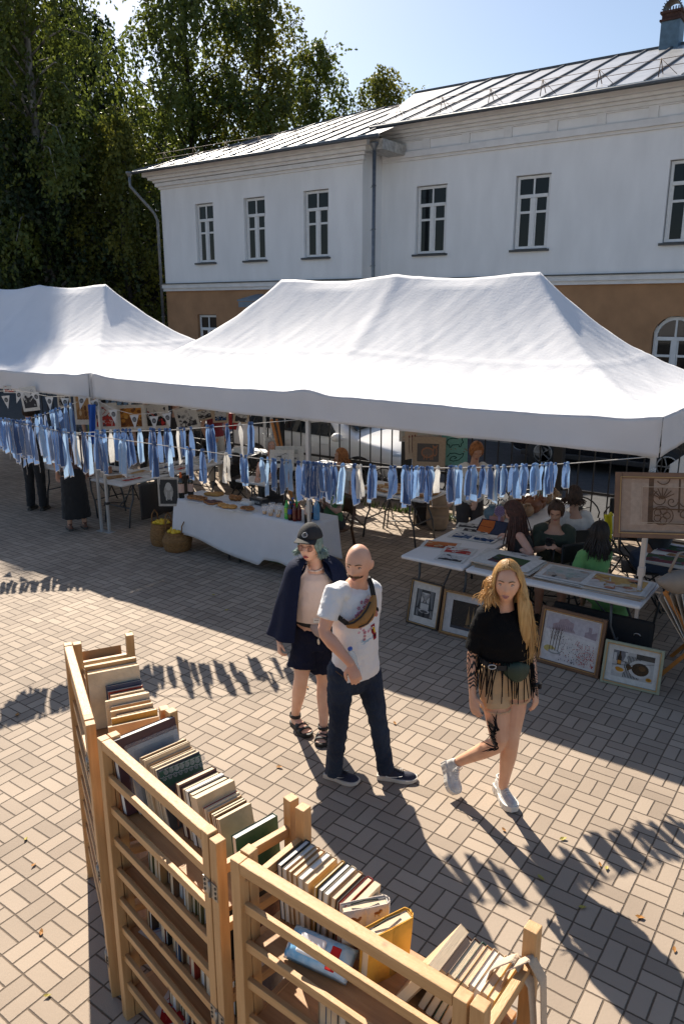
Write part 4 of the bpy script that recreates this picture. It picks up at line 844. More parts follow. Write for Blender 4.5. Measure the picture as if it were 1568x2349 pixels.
# ---- food and drink on the cloth
def on(px, py, z=CZ + .003):      # where a pixel meets a horizontal plane
    d = at(px, py, 1.0) - V((0, 0, CAM_Z)); return V((0, 0, CAM_Z)) + d * ((z - CAM_Z) / d.z)
m_plate = mat('white_tray', (.72, .72, .70), .35); m_bun = mat('baked_crust', (.36, .15, .035), .5, 0, 22, .5, 60, c2=(.20, .07, .018)); m_bun2 = mat('golden_crust', (.52, .27, .07), .55, 0, 18, .5, 60, c2=(.38, .17, .04)); m_berry = mat('berry_filling', (.07, .012, .018), .4, .4, 30, 1, 60)
def tray(label, px, py, items, w=.30, d=.2, rz=.1, cat='pastries'):
    p = on(px, py); t = thing('pastry_tray', label, 'tray of pastries', p, rz, 'trays of pastries on the white cloth')
    mb = MB(); mb.box((-w / 2, -d / 2, 0), (w / 2, d / 2, .006)); mb.build('tray', m_plate, t, bevel=.003)
    for kind, x, y, s in items:
        mb = MB(); m = m_bun
        if kind == 'swirl':
            pts = [(x + (.012 + .0062 * k) * s * math.cos(k * .75), y + (.012 + .0062 * k) * s * math.sin(k * .75), .028 + .016 * s * (1 - k / 12) + .004) for k in range(12)]; mb.tube(pts, [.017 * s] * 12, 8)
        elif kind == 'round': mb.ell((x, y, .028), (.062 * s, .058 * s, .030), n=16); m = m_bun2
        elif kind == 'long': mb.ell((x, y, .03), (.085 * s, .035, .032), M=Matrix.Rotation(.35, 3, 'Z')); m = m_bun2
        elif kind == 'berry': mb.ell((x, y, .022), (.06 * s, .05 * s, .024)); m = m_berry
        elif kind == 'braid':
            for k in range(5): mb.ell((x + (k - 2) * .034, y + .018 * (-1) ** k, .045), (.04, .042, .04))
        b_ = mb.build('pastry', m, t)
        if kind == 'berry': MB().tube([(x + .058 * s * math.cos(q), y + .05 * s * math.sin(q), .02) for q in [i * .5 for i in range(14)]], .013, 6).build('crust', m_bun, b_)
tray('tray of three cinnamon swirls at the left end of the cloth', 451, 1148, [('swirl', -.09, 0, 1.1), ('swirl', .0, .01, 1.1), ('swirl', .09, 0, 1.05)])
tray('tray of long golden rolls furthest back on the cloth', 490, 1138, [('long', -.05, -.03, 1), ('long', .04, -.02, 1), ('round', .0, .05, .8), ('long', .06, .05, .9)], .34, .24)
tray('tray of dark berry pastries behind the round cakes', 487, 1156, [('berry', -.08, .01, 1), ('berry', .01, -.03, 1.1), ('berry', .06, .05, 1), ('berry', -.02, .06, .9)], .32, .22)
tray('tray of three flat round golden cakes', 521, 1165, [('round', -.09, .01, 1.05), ('round', 0, -.02, 1.15), ('round', .09, .0, 1.1)], .36, .22)
tray('tray with a braided bun and white napkins', 545, 1150, [('braid', -.05, 0, 1)], .36, .2)
tray('small tray of brown knots nearest the cups', 566, 1172, [('swirl', -.05, 0, .85), ('swirl', .04, .0, .85), ('swirl', 0, .04, .8)], .26, .16)
tag(MB().box(on(568, 1157) + V((-.08, -.06, .0)), on(568, 1157) + V((.08, .06, .04))).build('napkins', mat('paper', (.72, .7, .66)), bevel=.01), 'white folded napkins beside the dark box', 'napkins')
p = on(594, 1156); t = thing('dispenser_box', 'black cardboard dispenser box with white lettering behind the cups', 'box', p, -.15); MB().box((-.13, -.06, 0), (.13, .06, .085)).build('box_body', mat('black_card', (.018, .02, .024), .5), t, bevel=.003)
MB().box((-.05, -.0, .0852), (.05, .03, .088)).build('opening', mat('paper', (.7, .7, .7)), t)
text_mb('REPUZOR', .04, frameM((0, -.0607, .025), (1, 0, 0), (0, 0, 1))).build('lettering', ink((.55, .55, .55)), t)
m_cup = mat('clear_cup', (.85, .85, .85), .08, alpha=.30, spec=.6); m_juice = mat('apple_juice', (.62, .30, .04), .1, spec=.5)
for k, (px, py) in enumerate(((607, 1179), (621, 1183), (638, 1186), (625, 1175), (641, 1177))):
    t = thing('plastic_cup', 'clear plastic cup with a little orange juice', 'cup', on(px, py), 0, 'cups of orange juice'); MB().lathe([(.027, 0), (.034, .06), (.042, .125), (.045, .127), (.040, .123)], 18, capt=False).build('cup_wall', m_cup, t); MB().lathe([(.026, .003), (.0295, .036)], 18).build('juice', m_juice, t)
def bottle(label, px, py, h, r, glass, cap, lab, liquid=None, wine=False, z=CZ + .003, group=None, pos=None, lb_z=(.35, .62)):
    t = thing('bottle', label, 'bottle', pos or on(px, py, z), 0, group)
    prof = [(r * .9, 0), (r, .012), (r, h * .60), (r * .93, h * .66), (r * .36, h * .78), (r * .33, h * .93), (r * .36, h * .95)] if wine else [(r * .85, 0), (r, .012), (r, h * .26), (r * .88, h * .36), (r, h * .46), (r, h * .62), (r * .8, h * .74), (r * .36, h * .9), (r * .36, h * .93)]
    MB().lathe(prof, 18).build('glass', glass, t); MB().lathe([(r * .40, h * (.78 if wine else .91)), (r * .40, h), (r * .3, h)], 14).build('cap', cap, t)
    MB().lathe([(r * 1.015, h * lb_z[0]), (r * 1.015, h * lb_z[1])], 18, capb=False, capt=False).build('label', lab, t)
    return t
g_wine = mat('dark_wine_glass', (.008, .010, .008), .08, spec=.7); g_cola = mat('cola_bottle', (.02, .006, .004), .1, spec=.6); g_green = mat('green_pet', (.06, .42, .08), .1, spec=.6); g_blue = mat('blue_pet', (.12, .36, .62), .08, alpha=.75, spec=.6); g_red = mat('red_drink', (.10, .012, .01), .1, spec=.6)
c_or = mat('orange_cap', (.62, .13, .02), .4); c_bl = mat('blue_cap', (.02, .10, .42), .4); c_rd = mat('red_cap', (.45, .02, .02), .4); c_gr = mat('green_cap', (.04, .36, .05), .4); l_pink = mat('pink_label', (.52, .36, .30), .7, .1, 30); l_blue = mat('blue_label', (.02, .06, .30), .5); l_red = mat('red_label', (.42, .02, .02), .5); l_gr = mat('green_label', (.25, .5, .05), .5)
bottle('tall wine bottle with orange capsule at the left end of the cloth', 417, 1142, .37, .042, g_wine, c_or, l_pink, wine=True, lb_z=(.22, .56)); bottle('shorter wine bottle with orange capsule, behind the tall one', 438, 1137, .33, .042, g_wine, c_or, l_pink, wine=True, lb_z=(.2, .55))
for lb, px, py, h, r, g, c, l in (('green soft drink bottle nearest the cups', 658, 1190, .24, .034, g_green, c_gr, l_gr), ('cola bottle with a blue label next to the green one', 666, 1193, .24, .034, g_cola, c_bl, l_blue), ('dark red drink bottle with a red cap', 676, 1195, .225, .032, g_red, c_rd, g_red), ('second dark red drink bottle, against the tent leg', 686, 1194, .23, .032, g_red, c_rd, g_red), ('green soft drink bottle behind the cola', 682, 1182, .24, .034, g_green, c_gr, l_gr), ('cola bottle behind the tent leg', 672, 1183, .24, .034, g_cola, c_bl, l_blue), ('cola bottle right of the tent leg', 714, 1190, .25, .034, g_cola, c_bl, l_blue)):
    bottle(lb, px, py, h, r, g, c, l, group='small soft drink bottles')
bottle('big black wine bottle right of the tent leg', 706, 1201, .36, .045, g_wine, g_wine, l_pink, wine=True); bottle('large blue water bottle with white lettering', 726, 1192, .27, .042, g_blue, c_bl, g_blue)
# ---- baskets of lemons
m_wick = mat('wicker', (.30, .155, .05), .8, 0, 26, 1, 90, c2=(.17, .08, .025), stretch=(1, 1, 2.4)); m_lem = mat('lemon', (.75, .47, .02), .45, .1, 14, .3, 120)
def basket(label, px, py, r, h, low, lemons, seed):
    t = thing('lemon_basket', label, 'basket', on(px, py, 0), 0, 'wicker baskets of lemons'); mb = MB(); pr = [(r * .86, 0), (r * .97, h * .14), (r, h * .34)] + ([(r * 1.06, h * .5), (r * 1.0, h * .62), (r * .82, h * .86), (r * .78, h * .97), (r * .80, h), (r * .74, h * .97), (r * .72, h * .8), (r * .8, h * .6)] if low else [(r * .98, h * .55), (r * .88, h * .78), (r * .84, h * .98), (r * .87, h), (r * .8, h * .97), (r * .8, h * .75)])
    pp = []
    for i in range(len(pr) - 1):
        for q in range(5): f = q / 5; rr = lerp(pr[i][0], pr[i + 1][0], f); pp.append((rr + .005 * (q % 2), lerp(pr[i][1], pr[i + 1][1], f)))
    mb.lathe(pp, 30, capt=False); mb.build('basket_wall', m_wick, t)
    for s in (-1, 1): MB().tube([(s * r * .8, -.06, h * .9), (s * r * .82, -.05, h + .10), (s * r * .82, 0, h + .16), (s * r * .82, .05, h + .10), (s * r * .8, .06, h * .9)], .009, 6).build('handle', m_wick, t)
    rn = random.Random(seed)
    for k in range(lemons):
        a, q = k * 2.4, r * .62 * math.sqrt((k + .4) / lemons); c = V((q * math.cos(a), q * math.sin(a), h * .86 + .02 + .035 * (1 - q / r))); Mx = Euler((rn.uniform(0, 3), rn.uniform(0, 3), 0)).to_matrix()
        g = MB(); g.ell(c, (.034, .034, .043), M=Mx); g.ell(c + Mx @ V((0, 0, .041)), (.010, .010, .012), M=Mx, n=8, m=6)
        tag(g.build('lemon', m_lem, None, loc=t.location), 'yellow lemon piled in the %s wicker basket' % ('low front' if low else 'tall rear'), 'lemon', 'lemons in the %s basket' % ('low front' if low else 'tall rear'))
basket('low round wicker basket of lemons in front', 408, 1260, .20, .28, True, 11, 1); basket('taller wicker basket of lemons behind the low one', 374, 1248, .175, .34, False, 9, 2)
tag(MB().grid(lambda a, b: on(645, 1283, .0) + V(((a - .5) * .5, (b - .5) * .3, .12 * math.sin(math.pi * a) * math.sin(math.pi * b) + .02 * noise.noise(V((a * 6, b * 6, 0))))), 20, 14).build('green_bag', mat('green_plastic', (.02, .22, .05), .3, .2, 8), solid=.003), 'green plastic bag lying under the white cloth', 'bag')
# ================================================================== PRINTS ON THE TABLES
ORANGE = [(.52, .17, .06), (.38, .07, .03), (.55, .40, .25), (.12, .05, .04)]; BLUEP = [(.55, .55, .55), (.02, .06, .16), (.30, .36, .45), (.02, .02, .03)]; BWP = [(.55, .54, .52), (.05, .05, .055), (.2, .2, .2), (.36, .35, .34)]; REDP = [(.6, .58, .55), (.42, .05, .04), (.10, .08, .09), (.5, .3, .25)]; GREENP = [(.06, .10, .05), (.16, .05, .06), (.04, .05, .05), (.13, .13, .17)]; PALEP = [(.46, .46, .42), (.5, .40, .33), (.36, .42, .36), (.55, .50, .44)]; SEPIA = [(.42, .26, .13), (.30, .16, .07), (.52, .38, .24), (.15, .07, .04)]; YELP = [(.55, .34, .12), (.55, .50, .46), (.45, .2, .12), (.5, .44, .3)]
def flat(label, px, py, w, h, rz, pal, seed, z=.742, paper=(.62, .61, .58), margin=.12, n=24, group=None, name='art_print'):
    a = scribble_art(w, h, seed, pal, paper, margin, n); p = on(px, py, z); a.mb.box((-w / 2, -h / 2, -.003), (w / 2, h / 2, -.0003)); o = a.mb.build(name, a.ms); o.location = p; o.rotation_euler = (0, 0, rz); return tag(o, label, 'print', group)
FP = [('print with a red and brown harbour on orange paper', 1010, 1250, .42, .30, .25, ORANGE), ('red and white print beside the orange one', 1052, 1263, .36, .27, .2, REDP), ('black and white print near the front corner', 1035, 1280, .32, .24, .15, BWP), ('print with dark blue boats on white paper', 1075, 1230, .44, .30, .1, BLUEP), ('print with a blue animal at the table edge', 1110, 1236, .30, .24, .0, BLUEP), ('sheet of small black drawings', 1090, 1215, .34, .26, .2, BWP), ('sheet of stickers at the far end of the prints', 1075, 1206, .3, .22, .3, BWP), ('sheet with grey portraits in squares', 1118, 1213, .26, .2, .1, BWP)]
for k, (lb, px, py, w, h, rz, pl) in enumerate(FP): flat(lb, px, py, w, h, rz, pl, 100 + k, .7435 + k * .0015, margin=.1)
p = on(1128, 1219, .75); t = thing('tablet_picture', 'dark blue picture with an orange sunset propped on the prints', 'picture'); t.matrix_basis = frameM(p + V((0, 0, .05)), (1, .1, 0), (0, .85, .5)); a = Art(.34, .23, (.02, .03, .06)); a.poly([(.03, .05), (.5, .03), (.55, .5), (.5, .97), (.03, .95)], (.5, .14, .04)); a.poly([(.5, .03), (.97, .05), (.97, .95), (.5, .97), (.6, .5)], (.05, .06, .10)); a.line([(.05, .5), (.5, .45)], .01, (.2, .05, .03)); a.mb.build('picture', a.ms, t); MB().box((-.18, -.125, -.02), (.18, .125, -.001)).build('backing', ink((.02, .03, .05)), t, bevel=.004)
def stack(label, cu, cw, w, h, n, rz, pal, seed, top_margin=.16, board=None):
    z = .741; rn = random.Random(seed)
    t = thing('print_stack', label, 'stack of prints', (cu, cw, z), rz, 'stacks of mounted prints'); zz = 0
    for k in range(n):
        th = rn.uniform(.004, .008); c = rn.choice([(.62, .60, .56), (.55, .43, .32), (.60, .57, .52), (.45, .33, .22)])
        dx, dy = rn.uniform(-.03, .03), rn.uniform(-.03, .03); MB().box((-w / 2 + dx, -h / 2 + dy, zz), (w / 2 + dx, h / 2 + dy, zz + th - .001)).build('sheet', ink(c), t, rz=rn.uniform(-.06, .06)); zz += th
    a = scribble_art(w, h, seed, pal, (.63, .61, .57), top_margin, 30); a.mb.shift((0, 0, zz)); a.mb.build('top_print', a.ms, t)
MB_ = MB().box((-3.22, 6.86, .7405), (-1.55, 7.47, .7435)); tag(MB_.build('brown_paper', mat('brown_paper', (.45, .31, .21), .9, .08, 6)), 'sheet of pale brown paper covering the front print table', 'paper')
stack('tall stack of mounted prints, a dark moor on top, at the left of the table', -2.95, 7.12, .62, .46, 9, -.05, GREENP, 201, .2)
stack('loose stack of pale landscape prints in the middle of the front table', -2.33, 7.12, .50, .42, 6, .02, PALEP, 203, .1)
stack('stack of prints with a yellow and pink drawing, beside the corner leg', -1.83, 7.10, .56, .44, 8, .03, YELP, 205, .06)
stack('stack of prints behind the dark moor print, edge in brown paper', -3.05, 7.36, .6, .3, 4, .06, BWP, 207, .2)
LP = [(-9.8, 7.5, SEPIA), (-9.5, 7.55, REDP), (-9.72, 7.95, YELP), (-9.45, 8.1, BWP), (-9.8, 8.4, BLUEP), (-9.5, 8.6, REDP), (-9.8, 8.8, BWP), (-9.5, 9.2, PALEP), (-9.8, 9.4, BLUEP), (-9.5, 9.7, BWP), (-9.8, 10.0, PALEP), (-9.5, 10.3, BLUEP)]
for k, (u, w, pl) in enumerate(LP):
    a = scribble_art(.40, .30, 300 + k, pl, (.60, .59, .56), .1, 20); a.mb.box((-.2, -.15, -.003 - .004 * (k % 3)), (.2, .15, -.0003)); o = a.mb.build('art_print', a.ms); o.location = (u, w, .744 + .004 * (k % 3)); o.rotation_euler = (0, 0, 1.5 + .2 * (k % 3 - 1)); tag(o, 'print lying on the long left tables, %s, %s from the tent leg' % (('brown sepia', 'red', 'yellow', 'black and white', 'blue', 'red on white', 'grey', 'pale green', 'deep blue', 'black and grey', 'pale pink', 'navy')[k], ('nearest', 'second', 'third', 'fourth', 'fifth', 'sixth', 'seventh', 'eighth', 'ninth', 'tenth', 'eleventh', 'furthest')[k]), 'print', 'prints on the long left tables')
for k in range(6):
    a = scribble_art(.3, .22, 340 + k, [SEPIA, REDP, BWP, YELP, SEPIA, BWP][k], (.6, .58, .54), .08, 14); a.mb.box((-.15, -.11, -.003), (.15, .11, -.0003)); o = a.mb.build('art_print', a.ms); o.location = (-11.5 + k * .27, 7.62 + .15 * (k % 2), .744 + .002 * k); o.rotation_euler = (0, 0, .3 * (k % 3 - 1)); tag(o, 'print on the table under the left tent, %s from its left end' % ('first', 'second', 'third', 'fourth', 'fifth', 'sixth')[k], 'print', 'prints under the left tent')
for k in range(11):
    rn = random.Random(k); c = [(.42, .25, .10), (.5, .36, .2), (.38, .2, .07), (.6, .57, .52), (.45, .28, .2)][k % 5]; a = scribble_art(.26, .2, 360 + k, [c, (.3, .15, .06), (.5, .4, .3)], c, .02, 6); a.mb.box((-.13, -.1, -.002), (.13, .1, -.0003)); o = a.mb.build('paper_sheet', a.ms); o.location = (-6.1 + .095 * k, 9.2 + .2 * (k % 3), .743 + .0022 * k); o.rotation_euler = (0, 0, rn.uniform(-.6, .6)); tag(o, '%s sheet lying on the table before the standing woman' % ('brown', 'tan', 'dark brown', 'white', 'pinkish')[k % 5], 'paper', 'loose sheets before the standing woman')
for k, (px, py, rz, pl) in enumerate(((1550, 1275, -.3, SEPIA), (1525, 1283, .1, GREENP), (1555, 1262, .0, GREENP))): flat(('white sheet with a brown ink drawing', 'dark green print', 'pale green folder')[k] + ' on the table at the right edge', px, py, .42, .3, rz, pl, 380 + k, .744 + .003 * k, (.6, .6, .58), (.28, .04, .02)[k])
# ================================================================== FRAMED PICTURES
m_fr = {'black': mat('black_frame', (.03, .02, .015), .45, .3, 20), 'gold': mat('gold_frame', (.25, .13, .05), .45, .5, 60, .4, 60), 'walnut': mat('walnut_frame', (.16, .08, .04), .5, .3, 10, .3, 40), 'green': mat('green_frame', (.30, .32, .22), .55, .15, 20, .2, 40), 'oak': mat('oak_frame', (.20, .10, .05), .5, .25, 10, .3, 40)}
m_gl = mat('picture_glass', (.4, .4, .4), .05, alpha=.03, spec=.2)
def framed(label, M, w, h, fw, fm, art, glass=True, name='framed_picture', dep=.03):
    t = thing(name, label, 'picture'); t.matrix_basis = M; mb = MB(); a, b = w / 2, h / 2
    mb.box((-a, -b, -dep), (-a + fw, b, .008)); mb.box((a - fw, -b, -dep), (a, b, .008)); mb.box((-a + fw, -b, -dep), (a - fw, -b + fw, .008)); mb.box((-a + fw, b - fw, -dep), (a - fw, b, .008)); f = mb.build('frame', fm, t, bevel=.005)
    mb = MB(); i = fw * .72; mb.box((-a + i, -b + i, .0085), (-a + i + .006, b - i, .012)); mb.box((a - i - .006, -b + i, .0085), (a - i, b - i, .012)); mb.box((-a + i, b - i - .006, .0085), (a - i, b - i, .012)); mb.box((-a + i, -b + i, .0085), (a - i, -b + i + .006, .012)); mb.build('inner_lip', mat('lip_gold', (.40, .24, .09), .4, metal=.5), f)
    art.mb.shift((0, 0, -.012)); art.mb.build('picture', art.ms, t); MB().box((-a + .01, -b + .01, -dep - .002), (a - .01, b - .01, -.014)).build('backing', mat('brown_paper', (.45, .31, .21)), t)
    if glass: MB().poly([(-a + fw, -b + fw, -.004), (a - fw, -b + fw, -.004), (a - fw, b - fw, -.004), (-a + fw, b - fw, -.004)]).build('glass', m_gl, t)
    return t
def stand(p0, p1, h, tilt=.22):
    """picture standing on the paving from bottom corner p0 to p1, leaning back"""
    p0, p1 = V((*p0, 0)), V((*p1, 0)); x = (p1 - p0).normalized(); back = UP.cross(x); y = (UP + back * tilt).normalized(); w = (p1 - p0).length
    return frameM((p0 + p1) / 2 + y * (h / 2) + UP * .004, x, y), w
# etching of a room with curtains
M, w = stand((-3.93, 6.70), (-3.53, 6.68), .50); a = Art(w, .5, (.58, .55, .50)); a.rect(.2, .2, .78, .80, (.05, .05, .05)); a.rect(.36, .38, .62, .74, (.5, .48, .45)); a.poly([(.24, .8), (.36, .8), (.33, .6), (.28, .42), (.24, .4)], (.16, .16, .16)); a.poly([(.74, .8), (.62, .8), (.65, .6), (.7, .42), (.74, .4)], (.16, .16, .16))
for k in range(7): a.line([(.36, .74 - k * .012), (.5, .68 - k * .02), (.62, .74 - k * .012)], .003, (.1, .1, .1))
a.rect(.36, .50, .62, .53, (.2, .2, .2)); a.blob(.5, .34, .17, .05, (.42, .40, .38)); a.blob(.5, .33, .12, .03, (.08, .08, .08)); a.rect(.47, .2, .53, .3, (.02, .02, .02)); a.poly([(.42, .52), (.46, .62), (.47, .52)], (.1, .1, .1)); a.poly([(.5, .52), (.52, .58), (.56, .52)], (.1, .1, .1))
for x in (.26, .30, .70, .74): a.rect(x, .22, x + .02, .38, (.30, .29, .28))
framed('black framed etching of a curtained room with a round table', M, w, .5, .025, m_fr['black'], a)
M, w = stand((-3.50, 6.66), (-2.83, 6.68), .48); a = Art(w, .48, (.48, .47, .46)); a.rect(.17, .18, .86, .80, (.035, .028, .022))
for x, c in ((.42, (.20, .12, .05)), (.5, (.30, .19, .08)), (.6, (.16, .10, .05)), (.7, (.12, .08, .04))): a.poly([(x, .3), (x + .07, .33), (x + .03, .68)], c); a.line([(x + .03, .26), (x + .03, .72)], .004, (.25, .16, .08)); a.poly([(x - .03, .27), (x + .10, .27), (x + .07, .22), (x, .22)], (.10, .06, .03))
a.rect(.17, .18, .86, .24, (.05, .05, .06)); framed('gold framed picture of sailing ships at dusk, behind the blonde woman', M, w, .48, .03, m_fr['gold'], a)
# the crowded city square
M, w = stand((-2.42, 6.62), (-1.79, 6.60), .56); a = Art(w, .56, (.60, .58, .56)); rn = random.Random(8); a.rect(.1, .1, .9, .9, (.58, .55, .55)); a.rect(.1, .62, .9, .9, (.44, .42, .45))
a.poly([(.2, .62), (.2, .72), (.28, .76), (.30, .82), (.36, .84), (.40, .86), (.46, .82), (.52, .80), (.52, .70), (.56, .64)], (.34, .27, .29)); a.poly([(.70, .62), (.70, .70), (.75, .72), (.75, .80), (.80, .80), (.80, .70), (.88, .74), (.88, .6)], (.30, .25, .28))
for k in range(10): a.rect(.24 + k * .028, .66, .25 + k * .028, .73, (.24, .19, .22))
a.poly([(.1, .3), (.1, .6), (.9, .56), (.9, .12)], (.62, .60, .58)); a.blob(.2, .28, .09, .06, (.5, .40, .14)); a.blob(.28, .24, .10, .04, (.3, .3, .3)); a.blob(.28, .25, .07, .025, (.58, .57, .55))
for k in range(4):
    x = .2 + k * .045; a.line([(x, .26), (x + .01, .5), (x + .02, .66)], .006, (.08, .06, .05))
    for q in range(7): a.line([(x + .008, .42 + q * .03), (x + .04 * (-1) ** q + rn.uniform(-.03, .03), .5 + q * .03)], .0025, (.12, .09, .08))
for k in range(420):
    x = rn.uniform(.36, .9); y = rn.uniform(.12, .58); lim = .56 - (x - .36) * .15
    if y > lim: continue
    red = x > .62 + (.35 - y) * .25; c = rn.choice([(.45, .05, .05), (.55, .10, .08), (.3, .05, .06), (.1, .08, .12), (.55, .5, .45)]) if red else rn.choice([(.04, .04, .06), (.10, .10, .16), (.3, .1, .08), (.05, .05, .07)])
    if not red and rn.random() < .62: continue
    s = .003 + .010 * (1 - y) ; a.rect(x, y, x + s * .8, y + s * 1.8, c)
framed('large walnut framed drawing of a crowded city square', M, w, .56, .042, m_fr['walnut'], a)
# still life: flat fish, striped cloth, bottles
M, w = stand((-1.76, 6.56), (-1.25, 6.60), .40, .26); a = Art(w, .4, (.58, .57, .54)); a.rect(.16, .2, .86, .80, (.42, .41, .39)); a.rect(.16, .56, .4, .80, (.16, .16, .17)); a.rect(.55, .68, .86, .80, (.07, .06, .05))
for k in range(11): a.poly([(.36 + k * .026, .22), (.372 + k * .026, .22), (.392 + k * .024, .72), (.38 + k * .024, .72)], (.03, .03, .03))
a.blob(.63, .46, .19, .20, (.52, .50, .47), 20); a.blob(.64, .46, .145, .145, (.055, .03, .012), 18); a.poly([(.52, .46), (.42, .56), (.40, .47), (.43, .38)], (.08, .045, .02)); a.blob(.67, .49, .06, .06, (.12, .06, .02)); a.blob(.28, .38, .11, .09, (.50, .49, .47), 16)
a.blob(.30, .37, .07, .05, (.55, .26, .02)); a.blob(.27, .39, .05, .04, (.45, .19, .02)); a.blob(.80, .27, .05, .045, (.52, .24, .02)); a.blob(.80, .275, .03, .025, (.3, .12, .01))
a.poly([(.24, .48), (.31, .48), (.31, .66), (.29, .72), (.29, .79), (.26, .79), (.26, .72), (.24, .66)], (.05, .03, .015)); a.rect(.245, .50, .305, .58, (.5, .22, .03)); a.poly([(.34, .58), (.42, .58), (.40, .7), (.43, .78), (.36, .78), (.37, .7)], (.5, .5, .48)); a.rect(.17, .55, .22, .74, (.50, .49, .47)); a.line([(.16, .46), (.4, .5), (.86, .64)], .004, (.04, .04, .04))
framed('green framed still life of a flat fish, lemons and bottles', M, w, .40, .032, m_fr['green'], a)
# the big print of a wrought iron gate hung on the corner of the tent
p = at(1526, 1160, 6.42); a = Art(.86, .58, (.40, .285, .21)); a.rect(.16, .2, .90, .84, (.44, .33, .25)); a.rect(.26, .24, .84, .78, (.36, .25, .18)); gi = (.13, .075, .045)
def curl(x, y, r, t0, turns, sg=1): a.line([(x + r * (1 - q / 22) * math.cos(t0 + sg * q * turns * 6.28 / 22), y + 1.48 * r * (1 - q / 22) * math.sin(t0 + sg * q * turns * 6.28 / 22)) for q in range(21)], .009, gi)
a.rect(.33, .22, .38, .92, gi); a.rect(.62, .4, .64, .92, gi)
for x, y, r, t0, tr, sg in ((.45, .60, .085, 2.0, 1.4, 1), (.56, .56, .06, 0, 1.3, -1), (.72, .60, .10, 3.1, 1.5, 1), (.82, .52, .08, 1, 1.4, -1), (.68, .36, .06, 0, 1.3, 1), (.78, .34, .07, 2, 1.4, -1), (.48, .92, .08, 3.6, 1.0, 1), (.80, .82, .08, 2.5, 1.2, 1)): curl(x, y, r, t0, tr, sg)
for k in range(7): a.line([(.46, .60), (.46 + .13 * math.cos(.5 + k * .36), .60 + .17 * math.sin(.5 + k * .36))], .008, gi)
for k in range(5): an = k * 1.257; a.line([(.46 + .05 * math.cos(an) + .035 * math.cos(q * .7), .35 + .07 * math.sin(an) + .05 * math.sin(q * .7)) for q in range(10)], .007, gi)
a.line([(.46 + .11 * math.cos(q * .4), .35 + .14 * math.sin(q * .4)) for q in range(17)], .008, gi); a.line([(.34, .45), (.86, .44)], .012, gi); a.line([(.34, .24), (.86, .22)], .012, gi); a.line([(.26, .24), (.26, .78), (.84, .78), (.84, .24), (.26, .24)], .004, (.5, .40, .30))
framed('large brown framed print of a wrought iron gate on the corner leg', frameM(p, CAM_R * .985 - CAM_F * .17, UP * .97 + CAM_F * .22), .86, .58, .055, m_fr['oak'], a)
